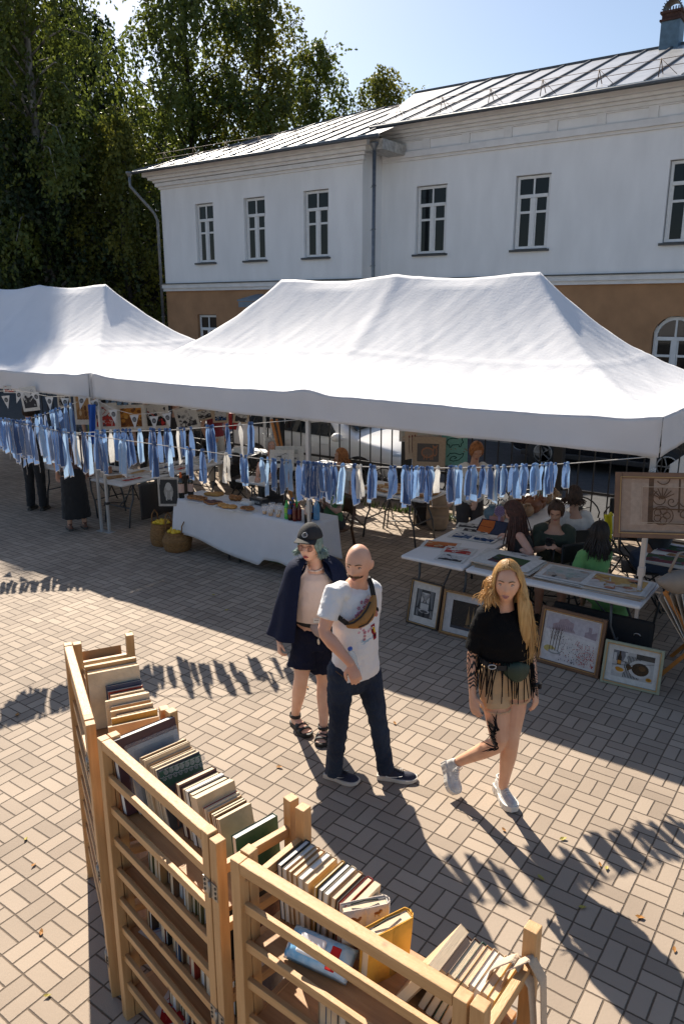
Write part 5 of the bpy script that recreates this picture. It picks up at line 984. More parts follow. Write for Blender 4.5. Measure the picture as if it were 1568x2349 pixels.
# ================================================================== PEOPLE
def skin_mat(name, c=(.56, .33, .235), patches=()):
    m = mat(name, c, .52, .10, 9, .12, 120, c2=tuple(x * f for x, f in zip(c, (.88, .80, .78))))
    b = m.node_tree.nodes['Principled BSDF']; b.inputs['Subsurface Weight'].default_value = .08; b.inputs['Subsurface Radius'].default_value = (.012, .005, .003)
    for p in patches: add_patch(m, *p)
    return m
def add_patch(m, c, r, rot, kind, col_, col2=None, sc_=30, facing=None):
    """a drawn or inked region on a surface: ellipsoid c, radii r, turned by rot; kind sets the drawing inside it"""
    t = m.node_tree; L = t.links.new; b = t.nodes['Principled BSDF']; bc = b.inputs['Base Color']
    tc = nd(t, 'ShaderNodeTexCoord'); mp = nd(t, 'ShaderNodeMapping'); mp.vector_type = 'TEXTURE'
    mp.inputs['Location'].default_value = c; mp.inputs['Rotation'].default_value = rot; mp.inputs['Scale'].default_value = r; L(tc.outputs['Object'], mp.inputs[0])
    ln = nd(t, 'ShaderNodeVectorMath', operation='LENGTH'); L(mp.outputs[0], ln.inputs[0])
    nz = nd(t, 'ShaderNodeTexNoise'); nz.inputs['Scale'].default_value = 3.2; L(mp.outputs[0], nz.inputs['Vector'])
    ad = nd(t, 'ShaderNodeMath', operation='MULTIPLY_ADD'); L(nz.outputs[0], ad.inputs[0]); ad.inputs[1].default_value = .5; L(ln.outputs['Value'], ad.inputs[2])
    ins = nd(t, 'ShaderNodeMath', operation='LESS_THAN'); L(ad.outputs[0], ins.inputs[0]); ins.inputs[1].default_value = 1.2
    mask = ins.outputs[0]; colsock = None
    def mul(a, b_): n = nd(t, 'ShaderNodeMath', operation='MULTIPLY'); L(a, n.inputs[0]); L(b_, n.inputs[1]); return n.outputs[0]
    if kind == 'swirl':
        w = nd(t, 'ShaderNodeTexWave'); w.wave_type = 'RINGS'; w.inputs['Scale'].default_value = sc_ * .05; w.inputs['Distortion'].default_value = 9; w.inputs['Detail'].default_value = 2; w.inputs['Detail Scale'].default_value = .8; L(mp.outputs[0], w.inputs['Vector'])
        g = nd(t, 'ShaderNodeMath', operation='GREATER_THAN'); L(w.outputs['Fac'], g.inputs[0]); g.inputs[1].default_value = .46; mask = mul(mask, g.outputs[0])
    elif kind == 'flame':
        w = nd(t, 'ShaderNodeTexWave'); w.bands_direction = 'Y'; w.inputs['Scale'].default_value = sc_ * .1; w.inputs['Distortion'].default_value = 3.2; w.inputs['Detail'].default_value = 2; w.inputs['Detail Scale'].default_value = 1.3; L(mp.outputs[0], w.inputs['Vector'])
        sp = nd(t, 'ShaderNodeSeparateXYZ'); L(mp.outputs[0], sp.inputs[0]); ab = nd(t, 'ShaderNodeMath', operation='ABSOLUTE'); L(sp.outputs[0], ab.inputs[0])
        th = nd(t, 'ShaderNodeMath', operation='MULTIPLY_ADD'); L(ab.outputs[0], th.inputs[0]); th.inputs[1].default_value = .5; th.inputs[2].default_value = .28
        g = nd(t, 'ShaderNodeMath', operation='GREATER_THAN'); L(w.outputs['Fac'], g.inputs[0]); L(th.outputs[0], g.inputs[1]); mask = mul(mask, g.outputs[0])
    elif kind == 'blossom':
        v = nd(t, 'ShaderNodeTexVoronoi'); v.inputs['Scale'].default_value = sc_; L(tc.outputs['Object'], v.inputs['Vector'])
        cr = nd(t, 'ShaderNodeValToRGB'); e = cr.color_ramp.elements; e[0].position = .12; e[0].color = (.25, .02, .06, 1); e[1].position = .62; e[1].color = (*col2, 1); e2 = e.new(.22); e2.color = (*col_, 1)
        L(v.outputs['Distance'], cr.inputs[0]); colsock = cr.outputs[0]; g = nd(t, 'ShaderNodeMath', operation='LESS_THAN'); L(v.outputs['Distance'], g.inputs[0]); g.inputs[1].default_value = .58; mask = mul(mask, g.outputs[0])
    elif kind == 'bands':
        w = nd(t, 'ShaderNodeTexWave'); w.inputs['Scale'].default_value = sc_ * .06; w.inputs['Distortion'].default_value = 6; L(mp.outputs[0], w.inputs['Vector']); cr = nd(t, 'ShaderNodeValToRGB'); cr.color_ramp.interpolation = 'CONSTANT'; e = cr.color_ramp.elements
        e[0].color = (.02, .01, .02, 1); e[1].position = .3; e[1].color = (*col_, 1); e2 = e.new(.72); e2.color = (*col2, 1); L(w.outputs['Fac'], cr.inputs[0]); colsock = cr.outputs[0]
    elif kind == 'wash':
        cr = nd(t, 'ShaderNodeMapRange'); L(nz.outputs[0], cr.inputs[0]); cr.inputs[1].default_value = .4; cr.inputs[2].default_value = .6; mask = mul(mask, cr.outputs[0])
    mx = nd(t, 'ShaderNodeMix'); mx.data_type = 'RGBA'; L(mask, mx.inputs[0])
    if bc.links: L(bc.links[0].from_socket, mx.inputs[6])
    else: mx.inputs[6].default_value = bc.default_value
    if colsock: L(colsock, mx.inputs[7])
    else: mx.inputs[7].default_value = (*col_, 1)
    L(mx.outputs[2], bc)
def basis(f, up=UP):
    f = V(f).normalized(); r = f.cross(up).normalized(); u = r.cross(f).normalized(); return f, r, u     # forward, the person's right, up
def head_mb(mb, c, f, s=1.0, jaw=1.0, female=False):
    """sculpted head: skull, jaw, brow, sockets, nose, lips, chin and ears"""
    f, r, u = basis(f); c = V(c); n, m = 48, 36; ga = lambda a, b, w: math.exp(-((a - b) / w) ** 2)
    vs_ = []
    def pt(az, el):
        x, y, z = math.cos(el) * math.sin(az), math.cos(el) * math.cos(az), math.sin(el)
        X, Y, Z = x * .077, y * .097, z * .118
        if Z < 0: k = min(1, -Z / .118); X *= 1 - (.30 if female else .24) * k ** 1.5; Y *= 1 - .06 * k; Y += .012 * k * (1 if y > 0 else -2.4)
        if y < 0: Z *= 1 - .12 * max(0, -z); Y *= 1.04
        if y > .15:
            w = sstep(.15, .5, y); ax = abs(X)
            Y += w * (-.007 * ga(ax, .031, .015) * ga(Z, .008, .012) + .004 * ga(Z, .032, .010) * ga(ax, .02, .035) + .005 * ga(ax, .043, .016) * ga(Z, -.022, .016))
            nz = 0
            if -.052 < Z < .022: nz = (.022 - Z) / .052 if Z > -.030 else max(0, 1 - (-.030 - Z) / .016)
            Y += w * (.023 if not female else .019) * nz ** 1.25 * ga(X, 0, .0085 + .006 * max(0, min(1, nz)))
            Y += w * (.006 * ga(Z, -.060, .0055) * ga(X, 0, .022) + .0065 * ga(Z, -.073, .006) * ga(X, 0, .019) - .0045 * ga(Z, -.0665, .0028) * ga(X, 0, .024) - .004 * ga(Z, -.086, .006) * ga(X, 0, .02) + (.007 if not female else .004) * ga(Z, -.104, .012) * ga(X, 0, .018))
        return c + (r * X + f * Y + u * Z) * s
    for i in range(1, m):
        el = math.pi * i / m - math.pi / 2
        for k in range(n): vs_.append(pt(2 * math.pi * k / n, el))
    vs_ += [pt(0, -math.pi / 2), pt(0, math.pi / 2)]; fs = []
    for i in range(m - 2):
        for k in range(n): fs.append((i * n + k, (i + 1) * n + k, (i + 1) * n + (k + 1) % n, i * n + (k + 1) % n))
    q = (m - 1) * n
    for k in range(n): fs.append((q, k, (k + 1) % n)); fs.append((q + 1, (m - 2) * n + (k + 1) % n, (m - 2) * n + k))
    fs = [tuple(reversed(x)) for x in fs]
    mb.add(vs_, fs, 0, True)
    for sg in (-1, 1):
        e = c + (r * sg * .078 - f * .008 - u * .008) * s; M = Matrix((r, f, u)).transposed() @ Matrix.Rotation(sg * .45, 3, 'Z')
        mb.ell(e, (.008 * s, .019 * s, .032 * s), M=M, n=12); mb.ell(e + (r * sg * .006 - f * .012 + u * .004) * s, (.007 * s, .012 * s, .026 * s), M=M, n=10)
def face_parts(par, base, c, f, s=1.0, iris=(.10, .13, .12), brow=(.10, .05, .025), lip=(.36, .12, .10), squint=.45, smile=0., voxel=0):
    f, r, u = basis(f); c = V(c) - V(base); P_ = lambda x, y, z: c + (r * x + f * y + u * z) * s; M = Matrix((r, f, u)).transposed()
    for sg in (-1, 1):
        e = MB(); e.ell(P_(sg * .031, .0755, .007), (.0135 * s, .009 * s, .0075 * s * (1 - squint * .35)), M=M, n=12); eo = e.build('eye', mat('eye_white', (.55, .50, .46), .25), par)
        MB().ell(P_(sg * .031 , .0818, .0065), (.0055 * s, .0042 * s, .0052 * s * (1 - squint * .3)), M=M, n=10, m=7).build('iris', mat('iris_%d' % int(iris[0] * 1000), iris, .15), eo)
        l = MB(); l.tube([P_(sg * x, .0855 - abs(x - .031) * .35, z) for x, z in ((.016, .010), (.024, .0145), (.033, .0155), (.042, .0125), (.047, .008))], [.0012 * s, .0026 * s, .003 * s, .0026 * s, .0012 * s], 6); l.build('eyelid', mat('lid_skin', (.26, .12, .08), .6), eo)
        b = MB(); b.tube([P_(sg * x, y, z) for x, y, z in ((.013, .096, .0285), (.024, .0945, .0325), (.037, .088, .0335), (.051, .076, .0275))], [.0028 * s, .0036 * s, .0032 * s, .0014 * s], 6); b.build('eyebrow', mat('brow_%d' % int(brow[0] * 1000), brow, .8), par)
    l = MB(); l.tube([P_(x, y, z + smile * abs(x) * 6) for x, y, z in ((-.023, .080, -.066), (-.012, .0905, -.063), (-.004, .0945, -.0605), (0, .0945, -.0615), (.004, .0945, -.0605), (.012, .0905, -.063), (.023, .080, -.066))], [q * s for q in (.0015, .0042, .0045, .0042, .0045, .0042, .0015)], 7); l.tube([P_(x, y, z + smile * abs(x) * 6) for x, y, z in ((-.02, .082, -.0685), (-.01, .0905, -.072), (0, .0925, -.0735), (.01, .0905, -.072), (.02, .082, -.0685))], [q * s for q in (.0015, .0045, .0052, .0045, .0015)], 7); l.build('lips', mat('lips_%d' % int(lip[0] * 1000), lip, .4), par)
    MB().tube([P_(x, .0885, -.0672 + smile * abs(x) * 6) for x in (-.017, 0, .017)], [.001 * s, .0018 * s, .001 * s], 6).build('mouth', mat('mouth_dark', (.08, .02, .018), .6), par)
def hair_strands(par, base, c, f, s, n, L, m, seed, front=35, rad=.005, sweep=.9, part=0., drift=(0, 0, 0), over=None, vol=1.07, curl=.0, skip_front=50, wild=.02, name='hair', cap=True):
    """hair: strands that run from the crown down over the skull, round the face, and hang to length L (metres below the chin line)"""
    f, r, u = basis(f); c = V(c) - V(base); rn = random.Random(seed); mb = MB()
    def sp(az, el, k=1.0):
        x, y, z = math.cos(el) * math.sin(az), math.cos(el) * math.cos(az), math.sin(el)
        return c + (r * x * .080 + f * (y * .100 - .004) + u * z * .121) * s * k
    if cap:
        vs_, fs = [], []; na, ne = 36, 14
        for j in range(ne + 1):
            for i in range(na):
                az = 2 * math.pi * i / na - math.pi; fa = abs(math.degrees(az)); lo = lerp(R(front), R(-38), sstep(skip_front, skip_front + 55, fa)); el = lerp(lo, R(90), j / ne); vs_.append(sp(az, el, vol * .985 + .012 * noise.noise(V((az * 3, el * 3, seed)))))
        for j in range(ne):
            for i in range(na): fs.append((j * na + i, j * na + (i + 1) % na, (j + 1) * na + (i + 1) % na, (j + 1) * na + i))
        mb.add(vs_, fs, 0, True)
    for k in range(n):
        az0 = rn.uniform(-math.pi, math.pi); el0 = R(rn.uniform(48, 88)); pts = []; sg = 1 if az0 - part > 0 else -1; kv = vol * rn.uniform(.985, 1.05); fa = abs(math.degrees(az0)); infront = fa < skip_front + 25
        end = R(rn.uniform(-30, -12)) if not (infront and sweep == 0) else R(front)
        az = az0
        for q in range(7):
            w = q / 6; el = lerp(el0, end, w)
            az = az0 + (sg * sweep * w * (1 - fa / 180) if infront else 0)
            if abs(math.degrees(az)) < skip_front and el < R(front): 
                if sweep == 0: break
                az = sg * R(skip_front + 4)
            pts.append(sp(az, el, kv))
        if L > 0 and len(pts) == 7:
            p = pts[-1].copy(); out = (p - c); out.z = 0; out = out.normalized() if out.length > 1e-6 else V((0, 0, 0)); ln = L * rn.uniform(.72, 1.05); d0 = V(drift); nn = max(4, int(ln / .05)); ph = rn.uniform(0, 6); gx, gy = rn.gauss(0, 1), rn.gauss(0, 1); keep = True
            if over is not None:
                sd_ = V(over) - V(base) - c; sd_ = r * sd_.dot(r)
                if (p - c).dot(sd_) < 0 and (p - c).dot(f) > -.03: keep = False; ln *= .22
            for q in range(1, nn + 1):
                w = q / nn; tgt = (V(over) - V(base)) if over is not None and keep else None
                p2 = p - UP * ln * w + out * (.03 * math.sin(w * 2.2)) + d0 * w * ln + V((math.sin(ph + w * 7) * curl, math.cos(ph + w * 8) * curl, 0))
                if tgt is not None: k_ = .55 * sstep(0, .35, w); p2.x = lerp(p2.x, tgt.x + (p.x - c.x) * .75, k_); p2.y = lerp(p2.y, tgt.y + (p.y - c.y) * .75, k_)
                pts.append(p2 + V((gx * wild * w, gy * wild * w, 0)))
        if len(pts) > 2: mb.tube(pts, [rad * (1 if i < len(pts) - 2 else .5) * rn.uniform(.8, 1.1) for i in range(len(pts))], 5, caps=False)
    return mb.build(name, m, par)
def hand_mb(mb, wr, tip, back, s=1.0, curl=.6, thumb=1):
    """palm, four fingers of unequal length bent at the knuckles, and a thumb leaving the side of the palm"""
    wr, tip = V(wr), V(tip); d = (tip - wr).normalized(); bk = V(back); bk = (bk - d * bk.dot(d)).normalized(); sd_ = d.cross(bk) * thumb; ln = .185 * s
    mb.loft([(wr, .026 * s, .019 * s), (wr + d * .03 * s, .032 * s, .017 * s), (wr + d * .075 * s, .040 * s, .015 * s), (wr + d * .095 * s, .038 * s, .013 * s)], side=sd_, n=12)
    for i, (o, l) in enumerate(((.030, .072), (.010, .080), (-.010, .076), (-.029, .060))):
        p = wr + d * (.092 - .004 * abs(i - 1.3)) * s + sd_ * o * s; l *= s; pts = [p - d * .02 * s, p]; a = 0; dd = d + sd_ * (o * .8)
        for j, seg in enumerate((.44, .31, .25)):
            a += curl * (.65, .9, .7)[j]; pts.append(pts[-1] + (dd * math.cos(a) - bk * math.sin(a)).normalized() * l * seg)
        mb.tube(pts, [.0095 * s, .0095 * s, .0085 * s, .0078 * s, .006 * s], 8)
    p = wr + d * .028 * s + sd_ * .024 * s; mb.tube([p, p + (d * .5 + sd_ * .7 - bk * .3).normalized() * .035 * s, p + (d * .5 + sd_ * .7 - bk * .3).normalized() * .035 * s + (d * .95 + sd_ * .15 - bk * .35).normalized() * .03 * s, p + (d * .5 + sd_ * .7 - bk * .3).normalized() * .035 * s + (d * .95 + sd_ * .05 - bk * .45).normalized() * .055 * s], [.014 * s, .0115 * s, .010 * s, .007 * s], 8)
def limb(mb, a, b, c, r, side=None, n=14):
    """two tapering segments a-b-c with radii r at top, mid, joint, calf/forearm bulge, end"""
    a, b, c = V(a), V(b), V(c); q = lambda x: x if hasattr(x, '__len__') else (x, x)
    rows = [(a, *q(r[0])), (a.lerp(b, .5), *q(r[1])), (b.lerp(a, .06), *q(r[2])), (b.lerp(c, .06), *q(r[2])), (b.lerp(c, .33), *q(r[3])), (b.lerp(c, .75), *q((lerp(q(r[3])[0], q(r[4])[0], .72)))), (c, *q(r[4]))]
    mb.loft(rows, side=side or (1, 0, 0), n=n)
def torso_rows(J, k=1.0, g=0.0, female=False, belly=0.):
    """sections from the crotch to the neck root; g inflates for clothing"""
    hc = (V(J['hpR']) + V(J['hpL'])) / 2; sc_ = (V(J['shR']) + V(J['shL'])) / 2; side = (V(J['shL']) - V(J['shR'])).normalized(); sideh = (V(J['hpL']) - V(J['hpR'])).normalized(); sw = (V(J['shL']) - V(J['shR'])).length / 2; nk = V(J['neck']); fwd = UP.cross(side) if False else side.cross(UP) * 1.0
    f = V(J.get('fwd', (0, -1, 0))); R_ = []
    prof = [(-.10, .135, .085), (0, .172, .112), (.13, .165, .110), (.36, .130 if female else .150, .092), (.62, .155 if female else .172, .108 + (.012 if female else 0)), (.80, .170 if female else .185, .108), (.93, .160, .092), (1.0, .115, .075), (1.06, .072, .066)]
    up = sc_ - hc
    for t, rx, ry in prof:
        sd_ = sideh.lerp(side, max(0, min(1, t))); p = hc + up * t + f * (.020 * math.sin(max(0, min(1, t)) * math.pi) + (belly * math.exp(-((t - .3) / .25) ** 2)))
        R_.append((p, rx * k + g, ry * k + g, sd_))
    return R_, hc, up, sideh, side
# ------------------------------------------------------------------ shoes
def shoe(par, base, heel, toe, ankle, up, w, upper, sole, name='shoe', logo=None, laces=None, thick=.024, high=.085, chunky=0):
    """low shoe: moulded sole, upper rising to the collar, laces, and a mark on the side if given"""
    heel, toe = V(heel) - V(base), V(toe) - V(base); d = (toe - heel); L_ = d.length; f = d.normalized(); up = (V(up) - f * V(up).dot(f)).normalized(); s = f.cross(up)
    P_ = lambda x, y, z: heel + f * x * L_ + s * y + up * z; n = 22
    def outline(k):   # half width along the foot
        return w * (.62 + .12 * math.sin(k * 3.14)) if k < .08 else w * (.70 + .32 * sstep(.1, .68, k) - .10 * math.exp(-((k - .4) / .14) ** 2)) * math.sqrt(max(0, 1 - max(0, (k - .72) / .285) ** 2.4))
    u = MB(); rows = []
    for i in range(n + 1):
        k = i / n; hw = max(.008, outline(min(.985, max(.015, k)))) * (1 if k > .04 else .8); h = lerp(high, .040, sstep(.22, .72, k)) * math.sqrt(max(.12, 1 - max(0, (k - .8) / .215) ** 2)); h *= (1 if k > .05 else .86)
        rows.append([P_(k, hw * math.cos(a) * (1 - .28 * max(0, math.sin(a))), thick + h * math.sin(a) if math.sin(a) > 0 else thick * .6) for a in [math.pi * 2 * q / 16 for q in range(16)]])
    u.add([p for r in rows for p in r], [(i * 16 + q, i * 16 + (q + 1) % 16, (i + 1) * 16 + (q + 1) % 16, (i + 1) * 16 + q) for i in range(n) for q in range(16)] + [tuple(reversed(range(16))), tuple(range(n * 16, n * 16 + 16))], 0, True)
    o = u.build(name, upper, par, subs=1)
    b = MB(); oc = [(k, outline(min(.985, max(.012, k))) * 1.06 + .003) for k in [i / n for i in range(n + 1)]]; oc = [(k * 1.03 - .015, y) for k, y in oc]; ring = [(k, y) for k, y in oc] + [(k, -y) for k, y in reversed(oc)]; ch = lambda k: chunky * (.5 + .5 * math.sin(k * 40)) if chunky else 0
    b.add([P_(k, y * (1 - ch(k) * .05), .0 + (.012 * sstep(.8, 1.05, k))) for k, y in ring] + [P_(k, y, thick * (1.0 + .35 * (k < .3)) + .004 + (.006 * sstep(.8, 1, k))) for k, y in ring], [tuple(reversed(range(len(ring)))), tuple(range(len(ring), 2 * len(ring)))] + [(i, (i + 1) % len(ring), len(ring) + (i + 1) % len(ring), len(ring) + i) for i in range(len(ring))], 0, False); b.build('sole', sole, o, bevel=.004)
    c = MB(); c.tube([P_(.06 + .13 * (1 - math.cos(q * .5236)) , w * .52 * math.sin(q * .5236), thick + high * .96) for q in range(13)], .006, 6); c.build('collar', upper, o)
    if laces:
        l = MB()
        for q in range(6): k = .36 + q * .055; z = thick + lerp(high, .040, sstep(.22, .72, k)) * .98 + .003; l.tube([P_(k, -w * .36, z - .006), P_(k + .015, 0, z + .003), P_(k, w * .36, z - .006)], .0042, 6)
        for sg in (-1, 1): l.tube([P_(.36, 0, thick + high + .002), P_(.33, sg * .02, thick + high + .012), P_(.37, sg * .035, thick + high - .006), P_(.40, sg * .03, thick + high * .6)], .003, 5)
        l.build('laces', laces, o)
    if logo:
        for sg in (-1, 1):
            q = lambda k, z: P_(k, sg * (outline(k) * (1 - .10 * z / .05) + .0025), thick + z)
            g = MB(); top = [(.22, .020), (.30, .014), (.40, .017), (.52, .026), (.64, .036)]; bot = [(.64, .036), (.50, .020), (.38, .009), (.27, .007), (.21, .014)]
            tp = [(k, z) for k, z in top]; bt = list(reversed(bot))
            for i in range(4): g.add([q(*tp[i]), q(*tp[i + 1]), q(*bt[i + 1]), q(*bt[i])], [(0, 1, 2, 3)])
            g.build('side_mark', logo, o, solid=.002)
    return o
def pants_leg(mb, hp, kn, an, r, side): limb(mb, hp, kn, an, r, side)
def J_of(d): return {k: (at(*v) if len(v) == 3 and v[1] > 50 else V(v)) for k, v in d.items()}
def camdir(x, y, z=0): return (CAM_R * x + CAM_F * y + UP * z).normalized()
def rel(base, *pts): return [V(p) - V(base) for p in pts]
def shiftmb(mb, base): return mb.shift(-V(base))
m_den = mat('dark_denim', (.022, .035, .062), .85, 0, 7, .4, 260, c2=(.012, .018, .034), sheen=.1)
# ================================================================== the bald man in the white T-shirt
BM = on(800, 1790, 0); fw = camdir(.70, -.71)
J = dict(neck=at(824, 1347, 4.86), shR=at(768, 1360, 4.72), shL=at(852, 1352, 4.99), elR=at(741, 1450, 4.63), wrR=at(803, 1521, 4.55), elL=at(846, 1445, 5.16), wrL=at(828, 1505, 5.16), hpR=at(781, 1545, 4.78), hpL=at(842, 1545, 4.92), knR=at(777, 1652, 4.74), anR=on(765, 1768, .10), knL=at(866, 1645, 4.86), anL=on(884, 1764, .10), fwd=fw)
bp = on(800, 1790, 0)
man = thing('person', 'bald man with a moustache, white printed T-shirt and dark jeans, looking down aside', 'man', BM)
skm = skin_mat('man_skin', (.72, .41, .275)); mb = MB()
HC, HF = at(822, 1291, 4.80), camdir(-.36, -.92, -.16)
head_mb(mb, HC, HF, 1.10); f_, r_, u_ = basis(HF)
mb.loft([(HC - u_ * .045 - f_ * .02, .058, .062), (V(J['neck']) + UP * .02, .060, .062), (V(J['neck']) - UP * .05, .062, .056)], side=CAM_R)
rows, hc, up_, sh_, ss_ = torso_rows(J, 1.0); mb.loft(rows, n=20)
limb(mb, J['shR'], J['elR'], J['wrR'], (.056, .050, .042, .046, .030)); limb(mb, J['shL'], J['elL'], J['wrL'], (.056, .048, .040, .042, .028))
limb(mb, J['hpR'], J['knR'], J['anR'], (.085, .075, .055, .056, .038)); limb(mb, J['hpL'], J['knL'], J['anL'], (.085, .075, .055, .056, .038))
hand_mb(mb, J['wrR'], at(813, 1548, 4.52), camdir(.1, -1, .35), 1.08, .75, 1); hand_mb(mb, J['wrL'], at(822, 1535, 5.12), camdir(.3, .9, 0), 1.0, .6, -1)
shiftmb(mb, BM).remesh('body', skm, man, .0052, 5)
face_parts(man, BM, HC, HF, 1.10, iris=(.05, .04, .03), brow=(.14, .075, .035), lip=(.42, .16, .12), squint=.8, smile=.06)
P_ = lambda x, y, z: HC - BM + (r_ * x + f_ * y + u_ * z) * 1.1; ms = MB()
for sg in (-1, 1):
    for k in range(26):
        x0 = .003 + k * .0011; ms.tube([P_(sg * x0, .098 - x0 * .35, -.046), P_(sg * (x0 + .006), .1015 - x0 * .5, -.055), P_(sg * (x0 + .016), .094 - x0 * .55, -.0585 + .0002 * k), P_(sg * (x0 + .024), .086 - x0 * .6, -.054 + .0004 * k)], [.0028, .0032, .0026, .001], 5)
ms.build('moustache', mat('moustache_hair', (.17, .085, .035), .7, .4, 60), man)
# jeans
jm = MB(); jr = [(r[0], r[1] + .010, r[2] + .010, r[3]) for r in rows[:4]]; jm.loft(jr[:3] + [(rows[2][0].lerp(rows[3][0], .35), .158, .112, rows[2][3])], n=20, cap1='flat')
for a, k, n_ in (('hpR', 'knR', 'anR'), ('hpL', 'knL', 'anL')):
    A_, K_, N_ = V(J[a]), V(J[k]), V(J[n_]); jm.loft([(A_ + UP * .02, .098, .105), (A_.lerp(K_, .45), .088, .092), (K_.lerp(A_, .08), .070, .074), (K_.lerp(N_, .25), .068, .070), (K_.lerp(N_, .65), .062, .064), (N_ - UP * .015, .060, .066)], side=CAM_R, cap1='flat')
mj = mat('jeans_denim', (.030, .046, .078), .85, 0, 2.2, .6, 150, c2=(.012, .020, .040), spec=.25)
jo = shiftmb(jm, BM).remesh('jeans', mj, man, .007, 4, .022, .05)
pk = MB(); p0 = J['hpR'] - BM + camdir(.25, -1) * .105 + UP * .02
pk.tube([p0 + CAM_R * -.06 + UP * .05, p0 + UP * .0, p0 + CAM_R * .045 + UP * .045], .0035, 6); pk.build('pocket_seam', mat('seam_thread', (.10, .06, .03), .8), jo)
# T-shirt with a printed drawing
sm = MB(); rs = [(r[0], r[1] + .018, r[2] + .018, r[3]) for r in rows]; hem = rows[1][0] + UP * .0
sm.loft([(hem + up_ * .03, .198, .142, sh_), (rs[2][0], .190, .138, rs[2][3]), (rs[3][0], .175, .126, rs[3][3])] + rs[4:7] + [(rs[7][0] + UP * .002, .136, .100, rs[7][3]), (rs[8][0] - UP * .035, .088, .078, rs[8][3])], n=22, cap0='flat', cap1='flat')
for a, b in (('shR', 'elR'), ('shL', 'elL')): A_, B_ = V(J[a]), V(J[b]); sm.loft([(A_ + (V(J['neck']) - A_) * .25, .072, .074), (A_, .076, .078), (A_.lerp(B_, .35), .074, .078), (A_.lerp(B_, .66), .073, .079)], side=CAM_R, cap1='flat')
mt = mat('printed_tshirt', (.74, .74, .74), .9, .03, 6, .25, 140, sheen=.15)
ch = lambda px, py, Y: at(px, py, Y) - BM
sh = shiftmb(sm, BM).remesh('t_shirt', mt, man, .007, 5, .018, .07)
cl = MB(); nk = V(J['neck']) - BM; cl.tube([nk + V((0, 0, -.015)) + fw * (.078 * math.cos(q * .2618)) + fw.cross(UP) * .082 * math.sin(q * .2618) - UP * .026 * math.cos(q * .2618) for q in range(25)], .009, 8); cl.build('collar', mat('tshirt_rib', (.72, .72, .72), .9, .05, 20), sh)
shoe_n = mat('navy_canvas', (.02, .024, .05), .8, .2, 20, .3, 200); sole_w = mat('white_sole', (.62, .57, .50), .7, .12, 14); wh = mat('white_mark', (.72, .72, .70), .5)
shoe(man, BM, on(746, 1779, .0), on(822, 1799, .0), J['anR'], UP, .052, shoe_n, sole_w, logo=wh, laces=mat('black_lace', (.012, .012, .014), .8)); shoe(man, BM, on(866, 1783, .0), on(955, 1791, .0), J['anL'], UP, .052, shoe_n, sole_w, logo=wh, laces=mat('black_lace', (.012, .012, .014)))
# crossbody bag, its strap and charm, and the water bottle under his hand
bag = thing('crossbody_bag', 'mustard leather bag worn across the bald man\'s chest', 'bag', tuple(ch(830, 1400, 4.68) + BM)); bo = bag.location
path = [at(857, 1366, 4.78), at(855, 1385, 4.72), at(848, 1405, 4.68), at(836, 1421, 4.655), at(818, 1432, 4.64), at(798, 1434, 4.64)]
bm = MB(); bm.loft([(p, *q) for p, q in zip(path, ((.018, .014), (.034, .030), (.046, .042), (.048, .044), (.038, .032), (.022, .014)))], side=camdir(.75, -.2, -.65), n=16); shiftmb(bm, bo).build('bag_body', mat('mustard_leather', (.36, .165, .035), .6, .2, 12, .3, 60), bag, subs=1)
zz = MB(); zz.tube([p + camdir(-.55, -.55, .55) * q - bo for p, q in zip(path[1:], (.034, .046, .048, .036, .016))], .007, 8); zz.build('zip', mat('black_zip', (.015, .015, .016), .6), bag); zz = MB(); zz.tube([p + camdir(.35, -.9, -.25) * q - bo for p, q in zip(path[1:5], (.033, .046, .048, .036))], .004, 6); zz.build('pocket_zip', mat('black_zip', (.015, .015, .016)), bag)
st = MB()
def rib_(pts, w, nrm):
    g = MB(); pts = [V(p) for p in pts]
    for i in range(len(pts) - 1):
        t_ = (pts[i + 1] - pts[i]).normalized(); s_ = t_.cross(V(nrm)).normalized() * w / 2; g.add([pts[i] - s_, pts[i] + s_, pts[i + 1] + s_, pts[i + 1] - s_], [(0, 1, 2, 3)])
    return g
shiftmb(rib_([at(856, 1366, 4.765), at(852, 1345, 4.78), at(846, 1328, 4.815), at(842, 1324, 4.90), at(843, 1330, 5.05)], .034, camdir(0, -1, .4)), bo).build('strap', mat('black_webbing', (.014, .014, .015), .8, .1, 60), bag, solid=.004)
shiftmb(rib_([at(796, 1431, 4.64), at(784, 1422, 4.635), at(772, 1413, 4.66), at(764, 1406, 4.74)], .034, camdir(-.3, -1, .1)), bo).build('strap', mat('black_webbing', (.014, .014, .015)), bag, solid=.004)
cm = MB(); cp = at(862, 1405, 4.70) - bo; cm.ell(cp + UP * .02, (.018, .018, .02)); cg = cm.build('charm', ink((.015, .012, .012)), bag); MB().ell(cp - UP * .012, (.013, .013, .018)).ell(cp + camdir(-.2, -1) * .009 + UP * .014, .012).build('charm_dress', ink((.55, .25, .2)), cg)
wb = thing('water_bottle', 'small clear water bottle with a blue cap in the bald man\'s hand', 'bottle', tuple(at(815, 1538, 4.60))); q0 = at(817, 1545, 4.60) - wb.location; q1 = at(802, 1486, 4.58) - wb.location
dv = (q1 - q0).normalized(); Mq = dv.to_track_quat('Z', 'Y').to_matrix(); Lb = (q1 - q0).length
MB().lathe([(.028, 0), (.030, .02), (.027, Lb * .4), (.030, Lb * .6), (.026, Lb * .76), (.012, Lb * .92), (.012, Lb * .95)], 16, q0, M=Mq).build('bottle_body', mat('clear_pet', (.55, .68, .75), .06, alpha=.45, spec=.7), wb); MB().lathe([(.016, Lb * .93), (.016, Lb), (.013, Lb * 1.01)], 14, q0, M=Mq).build('cap', c_bl, wb)
